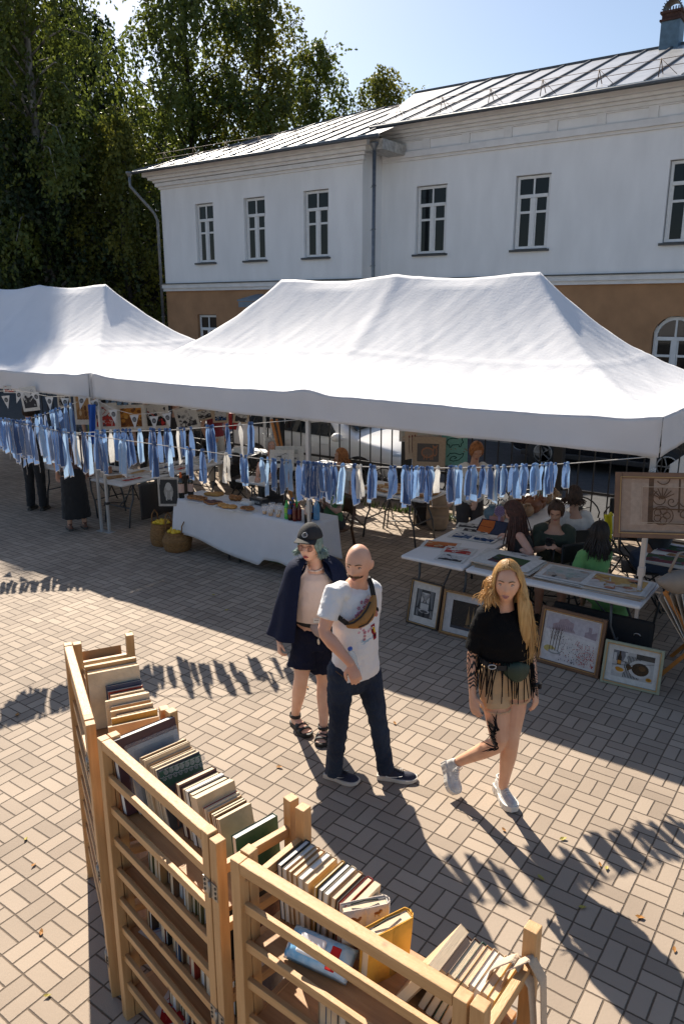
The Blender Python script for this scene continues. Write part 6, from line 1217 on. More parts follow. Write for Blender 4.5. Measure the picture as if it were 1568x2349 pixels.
# ================================================================== the blonde woman
BB = on(1150, 1855, 0); fw = camdir(.10, -.99)
J = dict(neck=at(1158, 1384, 4.53), shR=at(1112, 1408, 4.52), shL=at(1200, 1408, 4.56), elR=at(1082, 1500, 4.54), wrR=at(1083, 1594, 4.45), elL=at(1214, 1500, 4.60), wrL=at(1226, 1578, 4.52), hpR=at(1132, 1562, 4.52), hpL=at(1182, 1562, 4.54), knR=at(1144, 1706, 4.40), anR=at(1044, 1750, 4.74), knL=at(1171, 1698, 4.44), anL=on(1153, 1802, .11), fwd=fw)
bl = thing('person', 'blonde woman in a fringed black top and beige denim shorts, walking with tattooed arms', 'woman', BB)
black = (.012, .012, .013); q_ = lambda p: V(p) - BB
skb = skin_mat('blonde_skin', (.73, .42, .27), [(q_(J['elR'].lerp(J['wrR'], .28)), (.07, .10, .20), (0, 0, YAW), 'swirl', black, None, 46), (q_(J['elL'].lerp(J['wrL'], .42)), (.055, .08, .13), (0, 0, YAW), 'swirl', black, None, 50), (q_(J['wrL'].lerp(at(1228, 1600, 4.5), .5)), (.03, .04, .05), (0, 0, YAW), 'swirl', black, None, 30), (q_(at(1165, 1500, 4.44)), (.06, .05, .03), (0, 0, YAW), 'swirl', black, None, 40)])
mb = MB(); HC, HF = at(1162, 1334, 4.47), camdir(-.26, -.95, -.02); head_mb(mb, HC, HF, 1.04, female=True); f_, r_, u_ = basis(HF)
mb.loft([(HC - u_ * .05 - f_ * .02, .048, .052), (J['neck'] + UP * .02, .048, .05), (J['neck'] - UP * .05, .065, .06)], side=CAM_R)
rows, hc, up_, sh_, ss_ = torso_rows(J, .90, female=True); mb.loft(rows, n=20)
limb(mb, J['shR'], J['elR'], J['wrR'], (.044, .040, .034, .036, .023)); limb(mb, J['shL'], J['elL'], J['wrL'], (.044, .040, .034, .036, .023))
limb(mb, J['hpR'], J['knR'], J['anR'], (.088, .082, .056, .056, .034)); limb(mb, J['hpL'], J['knL'], J['anL'], (.088, .080, .055, .056, .034))
hand_mb(mb, J['wrR'], at(1089, 1636, 4.40), camdir(-.7, -.7, 0), .98, .45, -1); hand_mb(mb, J['wrL'], at(1229, 1624, 4.46), camdir(.75, -.65, 0), .98, .5, 1)
toeR = at(1040, 1812, 4.66); mb.loft([(J['anR'], .033, .036), (J['anR'].lerp(toeR, .4), .03, .035)], side=CAM_R)
shiftmb(mb, BB).remesh('body', skb, bl, .0052, 6)
face_parts(bl, BB, HC, HF, 1.04, iris=(.10, .16, .20), brow=(.24, .13, .06), lip=(.48, .20, .16), squint=.45, smile=.05)
m_blond = mat('blonde_hair', (.76, .49, .20), .40, 0, 90, .4, 120, c2=(.52, .29, .10), transl=.25, stretch=(1, 1, .06))
hair_strands(bl, BB, HC, HF, 1.04, 1000, .48, m_blond, 3, front=50, rad=.0025, sweep=1.5, part=-.35, over=at(1196, 1450, 4.46), curl=.006, skip_front=50, wild=.035, vol=1.10)
ww = MB(); rn = random.Random(9); hb = [at(1192, 1318, 4.50), at(1197, 1352, 4.47), at(1200, 1385, 4.44), at(1204, 1425, 4.42), at(1206, 1462, 4.42), at(1204, 1488, 4.43)]; ww.loft([(p, *q) for p, q in zip(hb, ((.024, .022), (.034, .026), (.040, .026), (.042, .024), (.032, .018), (.012, .008)))], side=CAM_R, n=16)
for k in range(46):      # loose strands blown out on her right
    p = HC + r_ * .085 + UP * rn.uniform(-.10, .06) + CAM_F * rn.uniform(-.03, .04); dx = rn.uniform(.02, .06); ww.tube([p - r_ * .02, p + r_ * dx - UP * .03, p + r_ * dx * 1.2 - UP * rn.uniform(.06, .12)], [.003, .0022, .001], 4)
for k in range(60):
    p = at(1200 + rn.uniform(-12, 22), 1400 + rn.uniform(0, 80), 4.47); ww.tube([p, p + V((rn.uniform(-.02, .03), rn.uniform(-.02, .02), -.05)), p + CAM_R * rn.uniform(.01, .06) - UP * rn.uniform(.06, .12)], [.003, .002, .001], 4)
shiftmb(ww, BB).build('loose_hair', m_blond, bl)
MB().tube([q_(HC + u_ * -.045 - r_ * .083 + CAM_R * .004 + UP * .014 * math.cos(q * .5236) + f_ * .014 * math.sin(q * .5236)) for q in range(13)], .003, 6).build('earring', mat('gold', (.6, .36, .1), .3, metal=1), bl)
# black boxy top with a long fringe
mblk = mat('black_jersey', (.006, .006, .007), .9, .3, 9, .4, 120, spec=.15); tp = MB()
tp.loft([(rows[3][0] + UP * .02, .168, .122, rows[3][3]), (rows[4][0], .172, .138, rows[4][3]), (rows[5][0], .172, .130, rows[5][3]), (rows[6][0], .165, .108, rows[6][3]), (rows[7][0], .132, .086, rows[7][3]), (rows[8][0] - UP * .05, .085, .072, rows[8][3])], n=22, cap0='flat', cap1='flat')
for a, b in (('shR', 'elR'), ('shL', 'elL')): A_, B_ = J[a], J[b]; tp.loft([(A_ + (J['neck'] - A_) * .25, .062, .064), (A_, .062, .068), (A_.lerp(B_, .5), .062, .072), (A_.lerp(B_, .88), .062, .076)], side=CAM_R, cap1='flat')
to = shiftmb(tp, BB).remesh('black_top', mblk, bl, .007, 5, .02, .08)
fr = MB(); rn = random.Random(3); c0 = rows[3][0] + UP * .03 - BB
for k in range(64):
    a = 2 * math.pi * k / 64 + rn.uniform(-.02, .02); p = c0 + rows[3][3] * .180 * math.cos(a) + fw * .126 * math.sin(a); ln = rn.uniform(.22, .29); sw = rn.uniform(-.02, .02); fr.tube([p, p - UP * ln * .5 + V((sw, sw * .5, 0)) + (p - c0) * .04, p - UP * ln + V((sw * 1.6, sw, 0)) + (p - c0) * .12], [.0042, .0036, .003], 5)
fr.build('fringe', mblk, to)
# shorts
m_bei = mat('beige_denim', (.60, .40, .22), .9, .12, 9, .5, 160); sm = MB()
sm.loft([(rows[1][0] - UP * .02, .168, .120, sh_), (rows[1][0] + UP * .03, .172, .124, sh_), (rows[2][0] + UP * .05, .160, .116, rows[2][3]), (rows[2][0] + up_ * .15, .142, .104, rows[2][3])], n=20, cap0='flat', cap1='flat')
for a, k in (('hpR', 'knR'), ('hpL', 'knL')): A_, K_ = J[a], J[k]; sm.loft([(A_ + UP * .06, .100, .108), (A_.lerp(K_, .14), .102, .108), (A_.lerp(K_, .40 if a == 'hpR' else .26), .104, .108)], side=CAM_R, cap1='flat')
so_ = shiftmb(sm, BB).remesh('shorts', m_bei, bl, .007, 3, .014, .06)
fy = MB()
for a, k, t_ in (('hpR', 'knR', .40), ('hpL', 'knL', .26)):
    c_ = J[a].lerp(J[k], t_) - BB
    for q in range(70): an = q * .0898; p = c_ + CAM_R * .098 * math.cos(an) + CAM_F * .102 * math.sin(an); fy.tube([p + UP * .008, p - UP * rn.uniform(.004, .018) + V((rn.uniform(-.004, .004), 0, 0))], [.003, .0012], 4)
fy.build('frayed_hem', mat('fray', (.62, .46, .28), .9), so_)
bb = MB(); bb.tube([hc - BB + up_ * .10 + sh_ * .172 * math.cos(q * .3) + fw * .128 * math.sin(q * .3) - UP * .05 * math.sin(q * .3) * 0 + UP * (.05 * -math.cos(q * .3)) * -.6 for q in range(22)], .012, 6)
bag = thing('belt_bag', 'dark green belt bag hanging on the blonde woman\'s hip', 'bag', tuple(at(1185, 1545, 4.40))); bo = bag.location
g = MB(); g.loft([(at(1150, 1528, 4.42), .012, .03), (at(1168, 1537, 4.395), .03, .055), (at(1186, 1544, 4.39), .035, .085), (at(1200, 1538, 4.41), .028, .065), (at(1208, 1526, 4.44), .012, .03)], side=camdir(0, -1), n=14); shiftmb(g, bo).build('bag_body', mat('green_leather', (.012, .035, .02), .5, .3, 10, .3, 60), bag, subs=1)
shiftmb(rib_([at(1098, 1512, 4.48), at(1118, 1526, 4.40), at(1140, 1533, 4.385), at(1160, 1533, 4.385)], .035, camdir(0, -1, 0)), bo).build('belt', mat('black_webbing', (.014, .014, .015)), bag, solid=.005); MB().tube([at(1128 + 9 * math.cos(q * .5), 1530 + 5 * math.sin(q * .5), 4.375) - bo for q in range(14)], .004, 6).build('buckle', mat('steel', (.5, .5, .5), .3, metal=1), bag)
wt = MB(); wt.lathe([(.030, -.013), (.033, 0), (.030, .013)], 16, q_(J['wrL'].lerp(J['elL'], .10)), M=(J['wrL'] - J['elL']).to_track_quat('Z', 'Y').to_matrix()); wt.box(q_(J['wrL'].lerp(J['elL'], .10)) + camdir(.8, -.5) * .03 + V((-.016, -.012, -.018)), q_(J['wrL'].lerp(J['elL'], .10)) + camdir(.8, -.5) * .03 + V((.016, .012, .018))); wt.build('watch', mat('black_rubber', (.012, .012, .012), .5), bl)
m_sn = mat('white_sneaker', (.74, .72, .68), .6, .25, 22, .5, 60, c2=(.48, .46, .44)); m_sl = mat('chunky_sole', (.66, .63, .58), .6, .1, 14)
shoe(bl, BB, on(1138, 1812, .0), on(1178, 1866, .0), J['anL'], UP, .050, m_sn, m_sl, 'sneaker', laces=mat('white_lace', (.75, .73, .70), .8), thick=.044, high=.100, chunky=1)
upR = (J['knR'] - J['anR']).normalized() * .75 + CAM_F * -.55 + CAM_R * .35
shoe(bl, BB, at(1018, 1750, 4.80), at(1040, 1824, 4.64), J['anR'], upR, .050, m_sn, m_sl, 'sneaker', laces=mat('white_lace', (.75, .73, .70)), thick=.044, high=.100, chunky=1)
# ================================================================== the woman in the cap
BC_ = on(705, 1690, 0); fw = camdir(-.08, -.99)
J = dict(neck=at(722, 1296, 5.44), shR=at(682, 1313, 5.42), shL=at(763, 1311, 5.48), elR=at(650, 1388, 5.50), wrR=at(640, 1468, 5.42), elL=at(783, 1385, 5.5), wrL=at(776, 1460, 5.44), hpR=at(699, 1472, 5.46), hpL=at(739, 1472, 5.48), knR=at(690, 1560, 5.40), anR=on(677, 1640, .10), knL=at(742, 1565, 5.50), anL=on(742, 1666, .10), fwd=fw)
cw = thing('person', 'woman in a black cap and glasses, navy jacket over a beige crop top', 'woman', BC_); q_ = lambda p: V(p) - BC_
skc = skin_mat('cap_woman_skin', (.74, .47, .34)); mb = MB(); HC, HF = at(711, 1250, 5.40), camdir(-.34, -.93, .05); head_mb(mb, HC, HF, 1.02, female=True); f_, r_, u_ = basis(HF)
mb.loft([(HC - u_ * .05 - f_ * .02, .05, .054), (J['neck'] + UP * .02, .05, .052), (J['neck'] - UP * .05, .065, .06)], side=CAM_R)
rows, hc, up_, sh_, ss_ = torso_rows(J, .92, female=True); mb.loft(rows, n=20)
for s_ in 'RL': limb(mb, J['sh' + s_], J['el' + s_], J['wr' + s_], (.046, .042, .036, .036, .024)); limb(mb, J['hp' + s_], J['kn' + s_], J['an' + s_], (.088, .078, .056, .057, .034))
hand_mb(mb, J['wrR'], at(641, 1500, 5.37), camdir(-.9, -.3, 0), .98, .9, -1); hand_mb(mb, J['wrL'], at(776, 1490, 5.4), camdir(.9, -.3, 0), .98, .6, 1)
toes = {'R': on(706, 1681, .035), 'L': on(736, 1702, .035)}
for s_ in 'RL':
    hl = J['an' + s_] - UP * .055; d = (toes[s_] - hl); sd_ = d.cross(UP).normalized(); mb.loft([(hl - d.normalized() * .03, .026, .03), (hl + UP * .01, .034, .045), (hl.lerp(toes[s_], .45) + UP * .012, .038, .028), (hl.lerp(toes[s_], .8), .044, .018)], side=sd_)
    for k in range(5): p = hl.lerp(toes[s_], .80) + sd_ * (k - 2) * .0165; mb.tube([p, p + d.normalized() * (.045 - .005 * abs(k - (1 if s_ == 'R' else 3)))], [.0095, .008], 8)
shiftmb(mb, BC_).remesh('body', skc, cw, .0052, 6)
face_parts(cw, BC_, HC, HF, 1.02, iris=(.08, .09, .08), brow=(.12, .08, .05), lip=(.40, .08, .08), squint=.5, smile=-.04)
m_teal = mat('teal_hair', (.22, .32, .29), .5, 0, 30, .3, 150, c2=(.09, .15, .14)); hair_strands(cw, BC_, HC, HF, 1.02, 260, .03, m_teal, 6, front=55, rad=.0036, sweep=1.2, skip_front=46, wild=.02, vol=1.06)
m_brn = mat('brown_hair', (.045, .026, .016), .45, .4, 30, .3, 150); br = MB(); bp_ = HC - r_ * -.0 - f_ * .07 - u_ * .05; br.tube([q_(bp_ + CAM_R * .055), q_(bp_ + CAM_R * .085 - UP * .05), q_(bp_ + CAM_R * .08 - UP * .11), q_(bp_ + CAM_R * .06 - UP * .15)], [.03, .032, .026, .01], 10); br.build('braid', m_brn, cw, subs=1)
gl = MB(); P_ = lambda x, y, z: q_(HC + (r_ * x + f_ * y + u_ * z) * 1.02)
for sg in (-1, 1):
    gl.tube([P_(sg * (.034 + .026 * math.cos(q * .3927)), .099 - .010 * abs(math.cos(q * .3927)) * (sg * math.cos(q * .3927) * sg > 0), -.004 + .021 * math.sin(q * .3927)) for q in range(17)], .0016, 6); gl.tube([P_(sg * .060, .09, .003), P_(sg * .080, .02, .004), P_(sg * .080, -.02, .0)], .0015, 5)
gl.tube([P_(-.008, .100, .002), P_(0, .102, .005), P_(.008, .100, .002)], .0016, 5); go = gl.build('glasses', mat('copper_wire', (.25, .10, .06), .3, metal=.7), cw)
for sg in (-1, 1): MB().lathe([(.0255, -.0004), (.0255, .0004)], 16, P_(sg * .034, .0955, -.004), M=Matrix((r_, u_, f_)).transposed(), sy=.82).build('lens', mat('tinted_lens', (.30, .12, .10), .05, alpha=.32, spec=.7), go)
# cap
cp = MB(); mcap = mat('black_cap', (.020, .020, .022), .85, .5, 5, .4, 160); na, ne = 40, 10
def capp(az, e, k=1.14): x, y, z = math.cos(e) * math.sin(az), math.cos(e) * math.cos(az), math.sin(e); return q_(HC + u_ * .026 + (r_ * x * .080 + f_ * y * .099 + u_ * (z * .122 + .004)) * 1.02 * k)
cp.add([capp(2 * math.pi * i / na, lerp(R(14), R(89), j / ne), 1.14 + .01 * math.cos(i * math.pi / 3.333) * (1 - j / ne)) for j in range(ne + 1) for i in range(na)], [(j * na + i, j * na + (i + 1) % na, (j + 1) * na + (i + 1) % na, (j + 1) * na + i) for j in range(ne) for i in range(na)], 0, True)
co = cp.build('cap', mcap, cw, solid=.004); br = MB()
def brim(a, b): az = lerp(-1.05, 1.05, a); e = q_(HC + u_ * .064 + (r_ * math.sin(az) * .088 + f_ * math.cos(az) * .106) * 1.02); return e + (f_ * .085 * b * math.cos(az * .85) - u_ * (.006 * b + .030 * b * math.sin(az) ** 2) + r_ * math.sin(az) * .008 * b)
br.grid(brim, 20, 8); br.build('brim', mcap, co, solid=.004)
pf = HC + u_ * .102 + f_ * .095 - BC_; Mk = frameM(pf + f_ * .013, -r_ * -1, (u_ * .86 - f_ * .5)); em = MB()
em.tube([Mk @ V((.019 * math.cos(q * .3927), .019 * math.sin(q * .3927), .004)) for q in range(17)], .0022, 6); em.tube([Mk @ V((.010 * math.cos(3.5 + q * .26), .010 * math.sin(3.5 + q * .26), .005)) for q in range(10)], .0016, 5)
for sg in (-1, 1): em.ell(Mk @ V((sg * .006, .005, .005)), .0024, n=8, m=6)
em.build('emblem', mat('white_thread', (.6, .6, .6), .8), co)
# beige crop top, shorts
m_cr = mat('beige_knit', (.74, .60, .52), .9, .06, 8, .3, 140, sheen=.2); tp = MB()
tp.loft([(rows[3][0] + UP * .0, .158, .118, rows[3][3]), (rows[4][0], .166, .132, rows[4][3]), (rows[5][0], .168, .125, rows[5][3]), (rows[6][0], .155, .104, rows[6][3]), (rows[7][0], .118, .080, rows[7][3]), (rows[8][0] - UP * .02, .075, .066, rows[8][3])], n=22, cap0='flat', cap1='flat')
for s_ in 'RL': A_, B_ = J['sh' + s_], J['el' + s_]; tp.loft([(A_ + (J['neck'] - A_) * .25, .058, .06), (A_, .058, .060), (A_.lerp(B_, .18), .058, .060)], side=CAM_R, cap1='flat')
tpo = shiftmb(tp, BC_).remesh('crop_top', m_cr, cw, .007, 5, .014, .09); cl = MB(); nk = q_(J['neck']); cl.tube([nk - UP * .005 + fw * .066 * math.cos(q * .2618) + fw.cross(UP) * .070 * math.sin(q * .2618) - UP * .022 * math.cos(q * .2618) for q in range(25)], .007, 8); cl.build('collar', m_cr, tpo)
m_nav = mat('navy_cloth', (.010, .014, .036), .88, .3, 7, .4, 120, spec=.2); sm = MB()
sm.loft([(rows[1][0] - UP * .03, .17, .125, sh_), (rows[1][0] + UP * .03, .175, .128, sh_), (rows[2][0] + UP * .05, .160, .118, rows[2][3]), (rows[2][0] + up_ * .13, .140, .104, rows[2][3])], n=20, cap0='flat', cap1='flat')
for s_ in 'RL': A_, K_ = J['hp' + s_], J['kn' + s_]; sm.loft([(A_ + UP * .05, .100, .112), (A_.lerp(K_, .3), .112, .118), (A_.lerp(K_, .64), .124, .126)], side=CAM_R, cap1='flat')
shiftmb(sm, BC_).remesh('shorts', m_nav, cw, .008, 4, .03, .07)
# jacket hung open over the shoulders
m_jk = mat('navy_jacket', (.008, .014, .042), .85, .3, 6, .5, 90, spec=.2); jk = MB(); cen = q_((J['shR'] + J['shL']) / 2 + CAM_F * .01)
JP = [(0, .085, .080, .115), (.05, .125, .11, .108), (.11, .18, .135, .085), (.17, .225, .155, .035), (.24, .245, .168, -.05), (1, .37, .25, -.50)]
def jack(a, b):
    th = lerp(R(26), R(326), a); dx, dy = -math.sin(th), -math.cos(th)
    for q in range(len(JP) - 1):
        if JP[q][0] <= b <= JP[q + 1][0]: k = (b - JP[q][0]) / (JP[q + 1][0] - JP[q][0]); rx, ry, z = [lerp(JP[q][e], JP[q + 1][e], k) for e in (1, 2, 3)]; break
    fold = 1 + .06 * max(0, b - .2) * math.sin(th * 9 + 1) + .03 * noise.noise(V((th * 2, b * 3, 1)))
    return cen + CAM_R * dx * rx * fold + CAM_F * dy * ry * fold + UP * (z + .03 * (1 - abs(dx)) * (1 - min(1, b * 3)))
jk.grid(jack, 70, 26); jo = jk.build('jacket', m_jk, cw, solid=.006, subs=1)
lp = MB()
for sg in (-1, 1): lp.add([nk + CAM_R * sg * .055 + UP * .035 - CAM_F * .0, nk + CAM_R * sg * .075 - CAM_F * .09 - UP * .02, nk + CAM_R * sg * .13 - CAM_F * .115 - UP * .09, nk + CAM_R * sg * .155 - CAM_F * .06 - UP * .04, nk + CAM_R * sg * .11 + CAM_F * .04 + UP * .025], [(0, 1, 2, 3, 4)])
lp.build('lapel', m_jk, jo, solid=.006)
bag = thing('belt_bag', 'pale grey belt bag with a name tag on the capped woman', 'bag', tuple(at(735, 1445, 5.34))); bo = bag.location
g = MB(); g.loft([(at(712, 1434, 5.345), .01, .02), (at(724, 1442, 5.325), .03, .045), (at(736, 1452, 5.32), .032, .055), (at(746, 1452, 5.33), .012, .03)], side=camdir(0, -1), n=12); shiftmb(g, bo).build('bag_body', mat('grey_pink_cloth', (.38, .31, .29), .8, .1, 12, .3, 80), bag, subs=1)
shiftmb(rib_([at(676, 1422, 5.38), at(695, 1432, 5.345), at(712, 1436, 5.335)], .035, camdir(0, -1)), bo).build('belt', mat('black_webbing', (.014, .014, .015)), bag, solid=.006); tg = MB(); p = at(727, 1424, 5.32) - bo; tg.box((-.028, -.002, -.018), (.028, .002, .018), M=Matrix.Translation(p) @ Matrix.Rotation(YAW, 4, 'Z')); to_ = tg.build('name_tag', mat('paper', (.7, .7, .66)), bag); MB().box((-.02, -.003, .003), (.012, -.0021, .007), M=Matrix.Translation(p) @ Matrix.Rotation(YAW, 4, 'Z')).build('tag_line', ink((.1, .1, .1)), to_)
MB().ell(at(730, 1472, 5.32) - bo, (.014, .006, .026)).tube([at(733, 1460, 5.325) - bo, at(730, 1468, 5.32) - bo], .003, 5).build('key_ring', mat('steel', (.5, .5, .5), .3, metal=1), bag)
m_sand = mat('black_strap', (.012, .012, .013), .6, .2, 30)
for s_ in 'RL':
    hl = J['an' + s_] - UP * .095; d = toes[s_] - J['an' + s_]; d.z = 0; L_ = d.length + .085; d.normalize(); h0 = q_(hl) - d * .055; h0.z = .0; sd_ = d.cross(UP); b = MB(); ring = []
    for i in range(15): k = i / 14; hw = .052 * (.66 + .42 * sstep(.1, .7, k) - .1 * math.exp(-((k - .42) / .14) ** 2)) * math.sqrt(max(.02, 1 - max(0, (k - .75) / .252) ** 2.5)) * (.75 if k < .03 else 1); ring.append((k, hw))
    pts = [(k, y) for k, y in ring] + [(k, -y) for k, y in reversed(ring)]; b.prism([h0 + d * k * L_ + sd_ * y for k, y in pts], (0, 0, .034)); so2 = b.build('sandal', m_sand, cw, bevel=.006)
    g = MB()
    for k, z, r_x in ((.70, .055, .056), (.52, .070, .054)): c = h0 + d * k * L_ + UP * .03; g.add([c + d * (e * .024) + sd_ * r_x * math.cos(a) + UP * (z - .025) * max(0, math.sin(a)) for e in (-1, 1) for a in [math.pi * q / 10 for q in range(11)]], [(q, q + 1, 12 + q, 11 + q) for q in range(10)], 0, True)
    ac = q_(J['an' + s_]) + UP * .0; g.add([ac + UP * e * .013 + d * .050 * math.sin(a) + sd_ * .044 * math.cos(a) for e in (-1, 1) for a in [2 * math.pi * q / 16 for q in range(17)]], [(q, q + 1, 18 + q, 17 + q) for q in range(16)], 0, True)
    g.tube([ac - d * .048, h0 + d * .03 + UP * .03], .012, 6); g.build('strap', m_sand, so2, solid=.005)
# ================================================================== OTHER PEOPLE at the stalls
def extra(label, cat, u, w, head, pose='stand', k=1.0, skin=(.52, .31, .22), top=('t_shirt', (.6, .6, .6)), sleeve=.55, bottom=('trousers', (.05, .05, .055)), hair=((.10, .05, .03), (.05, .025, .015)), hairL=0., hand_r=None, hand_l=None, face=None, lean=0., shoec=(.03, .025, .02), female=False, front=40, seat=.46, swp=.9, hair_n=110, bare_arm=False):
    B = V((u, w, 0)); f = V((math.cos(R(head)), math.sin(R(head)), 0)); r = f.cross(UP); t = thing('person', label, cat, B)
    if pose == 'sit':
        hz, sz = seat + .07, seat + .07 + .49 * k; sh = f * (.02 + lean) ; hp = V((0, 0, hz)); kn = f * .44 * k + UP * (seat + .03); an = f * .42 * k + UP * .09
        hips = [hp - r * -.0 + r * s * .09 for s in (1, -1)]; knees = [kn + r * s * .12 for s in (1, -1)]; ank = [an + r * s * .12 for s in (1, -1)]
    else:
        hz, sz = .93 * k, 1.43 * k; sh = f * lean; hips = [r * s * .09 + UP * hz for s in (1, -1)]; knees = [r * s * .10 + UP * .50 * k + f * .02 for s in (1, -1)]; ank = [r * s * .11 + UP * .09 for s in (1, -1)]
    shc = sh + UP * sz; shs = [shc + r * s * .165 * (1 if not female else .92) for s in (1, -1)]; nk = shc + UP * .055 + f * .015
    hc = shc + UP * .235 + f * (.045 + lean * .25); hf = V(face) if face else f; hf = hf.normalized()
    wr = [V(x) - B if x is not None else shs[i] + r * (1, -1)[i] * .06 - UP * .52 * k + f * .08 for i, x in enumerate((hand_r, hand_l))]; el = []
    for i in range(2):
        mid = (shs[i] + wr[i]) / 2; ln = (wr[i] - shs[i]).length; off = math.sqrt(max(0.0004, (.285 * k) ** 2 - (ln / 2) ** 2)); d = (-f * .55 - UP * .5 + r * (1, -1)[i] * .5); ax = (wr[i] - shs[i]).normalized(); d = (d - ax * d.dot(ax)).normalized(); el.append(mid + d * off)
    J = dict(neck=nk, shR=shs[0], shL=shs[1], hpR=hips[0], hpL=hips[1], fwd=f); mb = MB(); s_ = max(.97, k)
    head_mb(mb, hc, hf, s_, female=female); mb.loft([(hc - UP * .05 - f * .015, .05, .053), (nk + UP * .01, .05, .052), (nk - UP * .05, .066, .06)], side=r)
    rows, hcc, up_, shd, ssd = torso_rows(J, .94 if female else 1.0, female=female); mb.loft(rows, n=18)
    for i in range(2):
        limb(mb, shs[i], el[i], wr[i], (.048, .044, .037, .038, .025), side=f); limb(mb, hips[i], knees[i], ank[i], (.088, .078, .056, .055, .036), side=r)
        d = (wr[i] - el[i]).normalized(); hand_mb(mb, wr[i], wr[i] + d * .17, f * .6 + UP * .7, .95, .6, (1, -1)[i] * -1)
    mb.remesh('body', skin_mat('skin_%d' % int(skin[0] * 1000), skin), t, .009, 4)
    face_parts(t, V((0, 0, 0)), hc, hf, s_, iris=(.06, .05, .04), brow=tuple(x * .8 for x in hair[0]), squint=.5)
    if hair: hair_strands(t, V((0, 0, 0)), hc, hf, s_, hair_n, hairL, mat('hair_%d_%d' % (int(hair[0][0] * 1000), int(hair[0][1] * 1000)), hair[0], .5, 0, 30, .3, 150, c2=hair[1]), int(u * 10) % 97 + 5, front=front, rad=.007 if hairL else .0075, sweep=swp, skip_front=48, wild=.03, vol=1.08)
    nm, c = top; m = mat('%s_%d_%d_%d' % (nm, *[int(q * 999) for q in c]), c, .88, .12, 8, .35, 90, sheen=.15); g = .022; tp = MB(); bot = rows[1][0] if pose == 'stand' else rows[1][0] + UP * .03
    if nm == 'crop_top': bot = rows[3][0] + UP * .03
    tp.loft([(bot + UP * .02, rows[1][1] + g + .004, rows[1][2] + g, shd)] + ([(rows[2][0], rows[2][1] + g, rows[2][2] + g, rows[2][3]), (rows[3][0], rows[3][1] + g, rows[3][2] + g, rows[3][3])] if nm != 'crop_top' else []) + [(q[0], q[1] + g - .004 * i, q[2] + g, q[3]) for i, q in enumerate(rows[4:7])] + [(rows[7][0] - UP * .004, .125, .086, rows[7][3]), (rows[8][0] - UP * (.045 if not bare_arm else .07), .085, .076, rows[8][3])], n=20, cap0='flat', cap1='flat')
    if not bare_arm:
        for i in range(2):
            A_, B2 = shs[i], el[i]; tp.loft([(A_ + (nk - A_) * .25, .062, .064), (A_, .066, .068), (A_.lerp(B2, .5), .062, .066), (A_.lerp(B2, min(1, sleeve)), .062, .066)] + ([(B2.lerp(wr[i], (sleeve - 1)), .05, .052)] if sleeve > 1 else []), side=f, cap1='flat')
    tp.remesh(nm, m, t, .010, 4, .018, .07)
    nm2, c2 = bottom; m2 = mat('%s_%d_%d_%d' % (nm2, *[int(q * 999) for q in c2]), c2, .88, .15, 8, .3, 90, sheen=.1); bm = MB()
    bm.loft([(rows[1][0] - UP * .02, .180, .128, shd), (rows[1][0] + UP * .04, .180, .128, shd), (rows[2][0] + up_ * .08, .155, .110, rows[2][3])], n=18, cap0='flat', cap1='flat')
    if nm2 in ('skirt', 'dress_skirt'):
        if pose == 'stand': bm.loft([(rows[2][0], .16, .115, shd), (V((0, 0, hz - .1)), .185, .14, shd), (V((0, 0, .5)), .20, .165, shd), (V((0, 0, .20)), .225, .19, shd)], n=20, cap0='flat', cap1='flat')
        else: bm.loft([(hips[0].lerp(hips[1], .5) - f * .02, .19, .115, r), (knees[0].lerp(knees[1], .5) - f * .1, .22, .10, r), (knees[0].lerp(knees[1], .5) + f * .04 - UP * .03, .22, .09, r)], n=18); bm.loft([(knees[0].lerp(knees[1], .5), .22, .10, r), (ank[0].lerp(ank[1], .5) + UP * .18, .24, .13, r)], n=18, cap1='flat')
    else:
        e = .55 if nm2 == 'shorts' else 1
        for i in range(2):
            H, K, N = hips[i], knees[i], ank[i]; bm.loft([(H, .098, .104), (H.lerp(K, .5), .092, .096)] + ([(K, .076, .08), (K.lerp(N, .4), .074, .078), (N - UP * .02, .068, .072)] if e == 1 else [(H.lerp(K, .78), .09, .094)]), side=r if pose == 'stand' else r, cap1='flat')
    bm.remesh(nm2, m2, t, .011, 4, .02, .07)
    for i in range(2): hl = ank[i] - f * .075; hl.z = 0; to = ank[i] + f * .185; to.z = 0; shoe(t, V((0, 0, 0)), hl, to, ank[i], UP, .047, mat('shoe_%d' % int(shoec[0] * 999), shoec, .6, .2, 20), mat('shoe_sole', (.05, .045, .04), .7))
    return t
def headof(t): return t
AZ = lambda x, y: math.degrees(math.atan2((CAM_R * x + CAM_F * y).y, (CAM_R * x + CAM_F * y).x))   # heading given to the camera's right and away
dk = ((.035, .018, .012), (.015, .008, .006)); bn = ((.12, .055, .025), (.05, .022, .012)); ging = ((.42, .17, .05), (.22, .08, .025)); grey = ((.55, .54, .52), (.32, .31, .30))
extra('standing person with reddish hair and a white printed T-shirt, bending over a table', 'person', -4.32, 8.98, AZ(.15, -1), 'stand', .93, top=('t_shirt', (.66, .64, .60)), bottom=('trousers', (.055, .05, .05)), hair=ging, hand_r=at(1030, 1140, 9.55), hand_l=at(1092, 1150, 9.5), face=(CAM_F * -.8 + CAM_R * .1 - UP * .55), lean=.10, female=True, sleeve=.8)
extra('seated woman with short grey hair, glasses and a black top', 'woman', -8.08, 9.28, AZ(.15, -1), 'sit', .86, top=('black_top', (.014, .013, .013)), bottom=('skirt', (.05, .05, .052)), hair=grey, hand_r=on(590, 1095, .78), hand_l=on(620, 1090, .8), face=(CAM_F * -.9 + CAM_R * .35), female=True, sleeve=.35, skin=(.60, .36, .28), hairL=0)
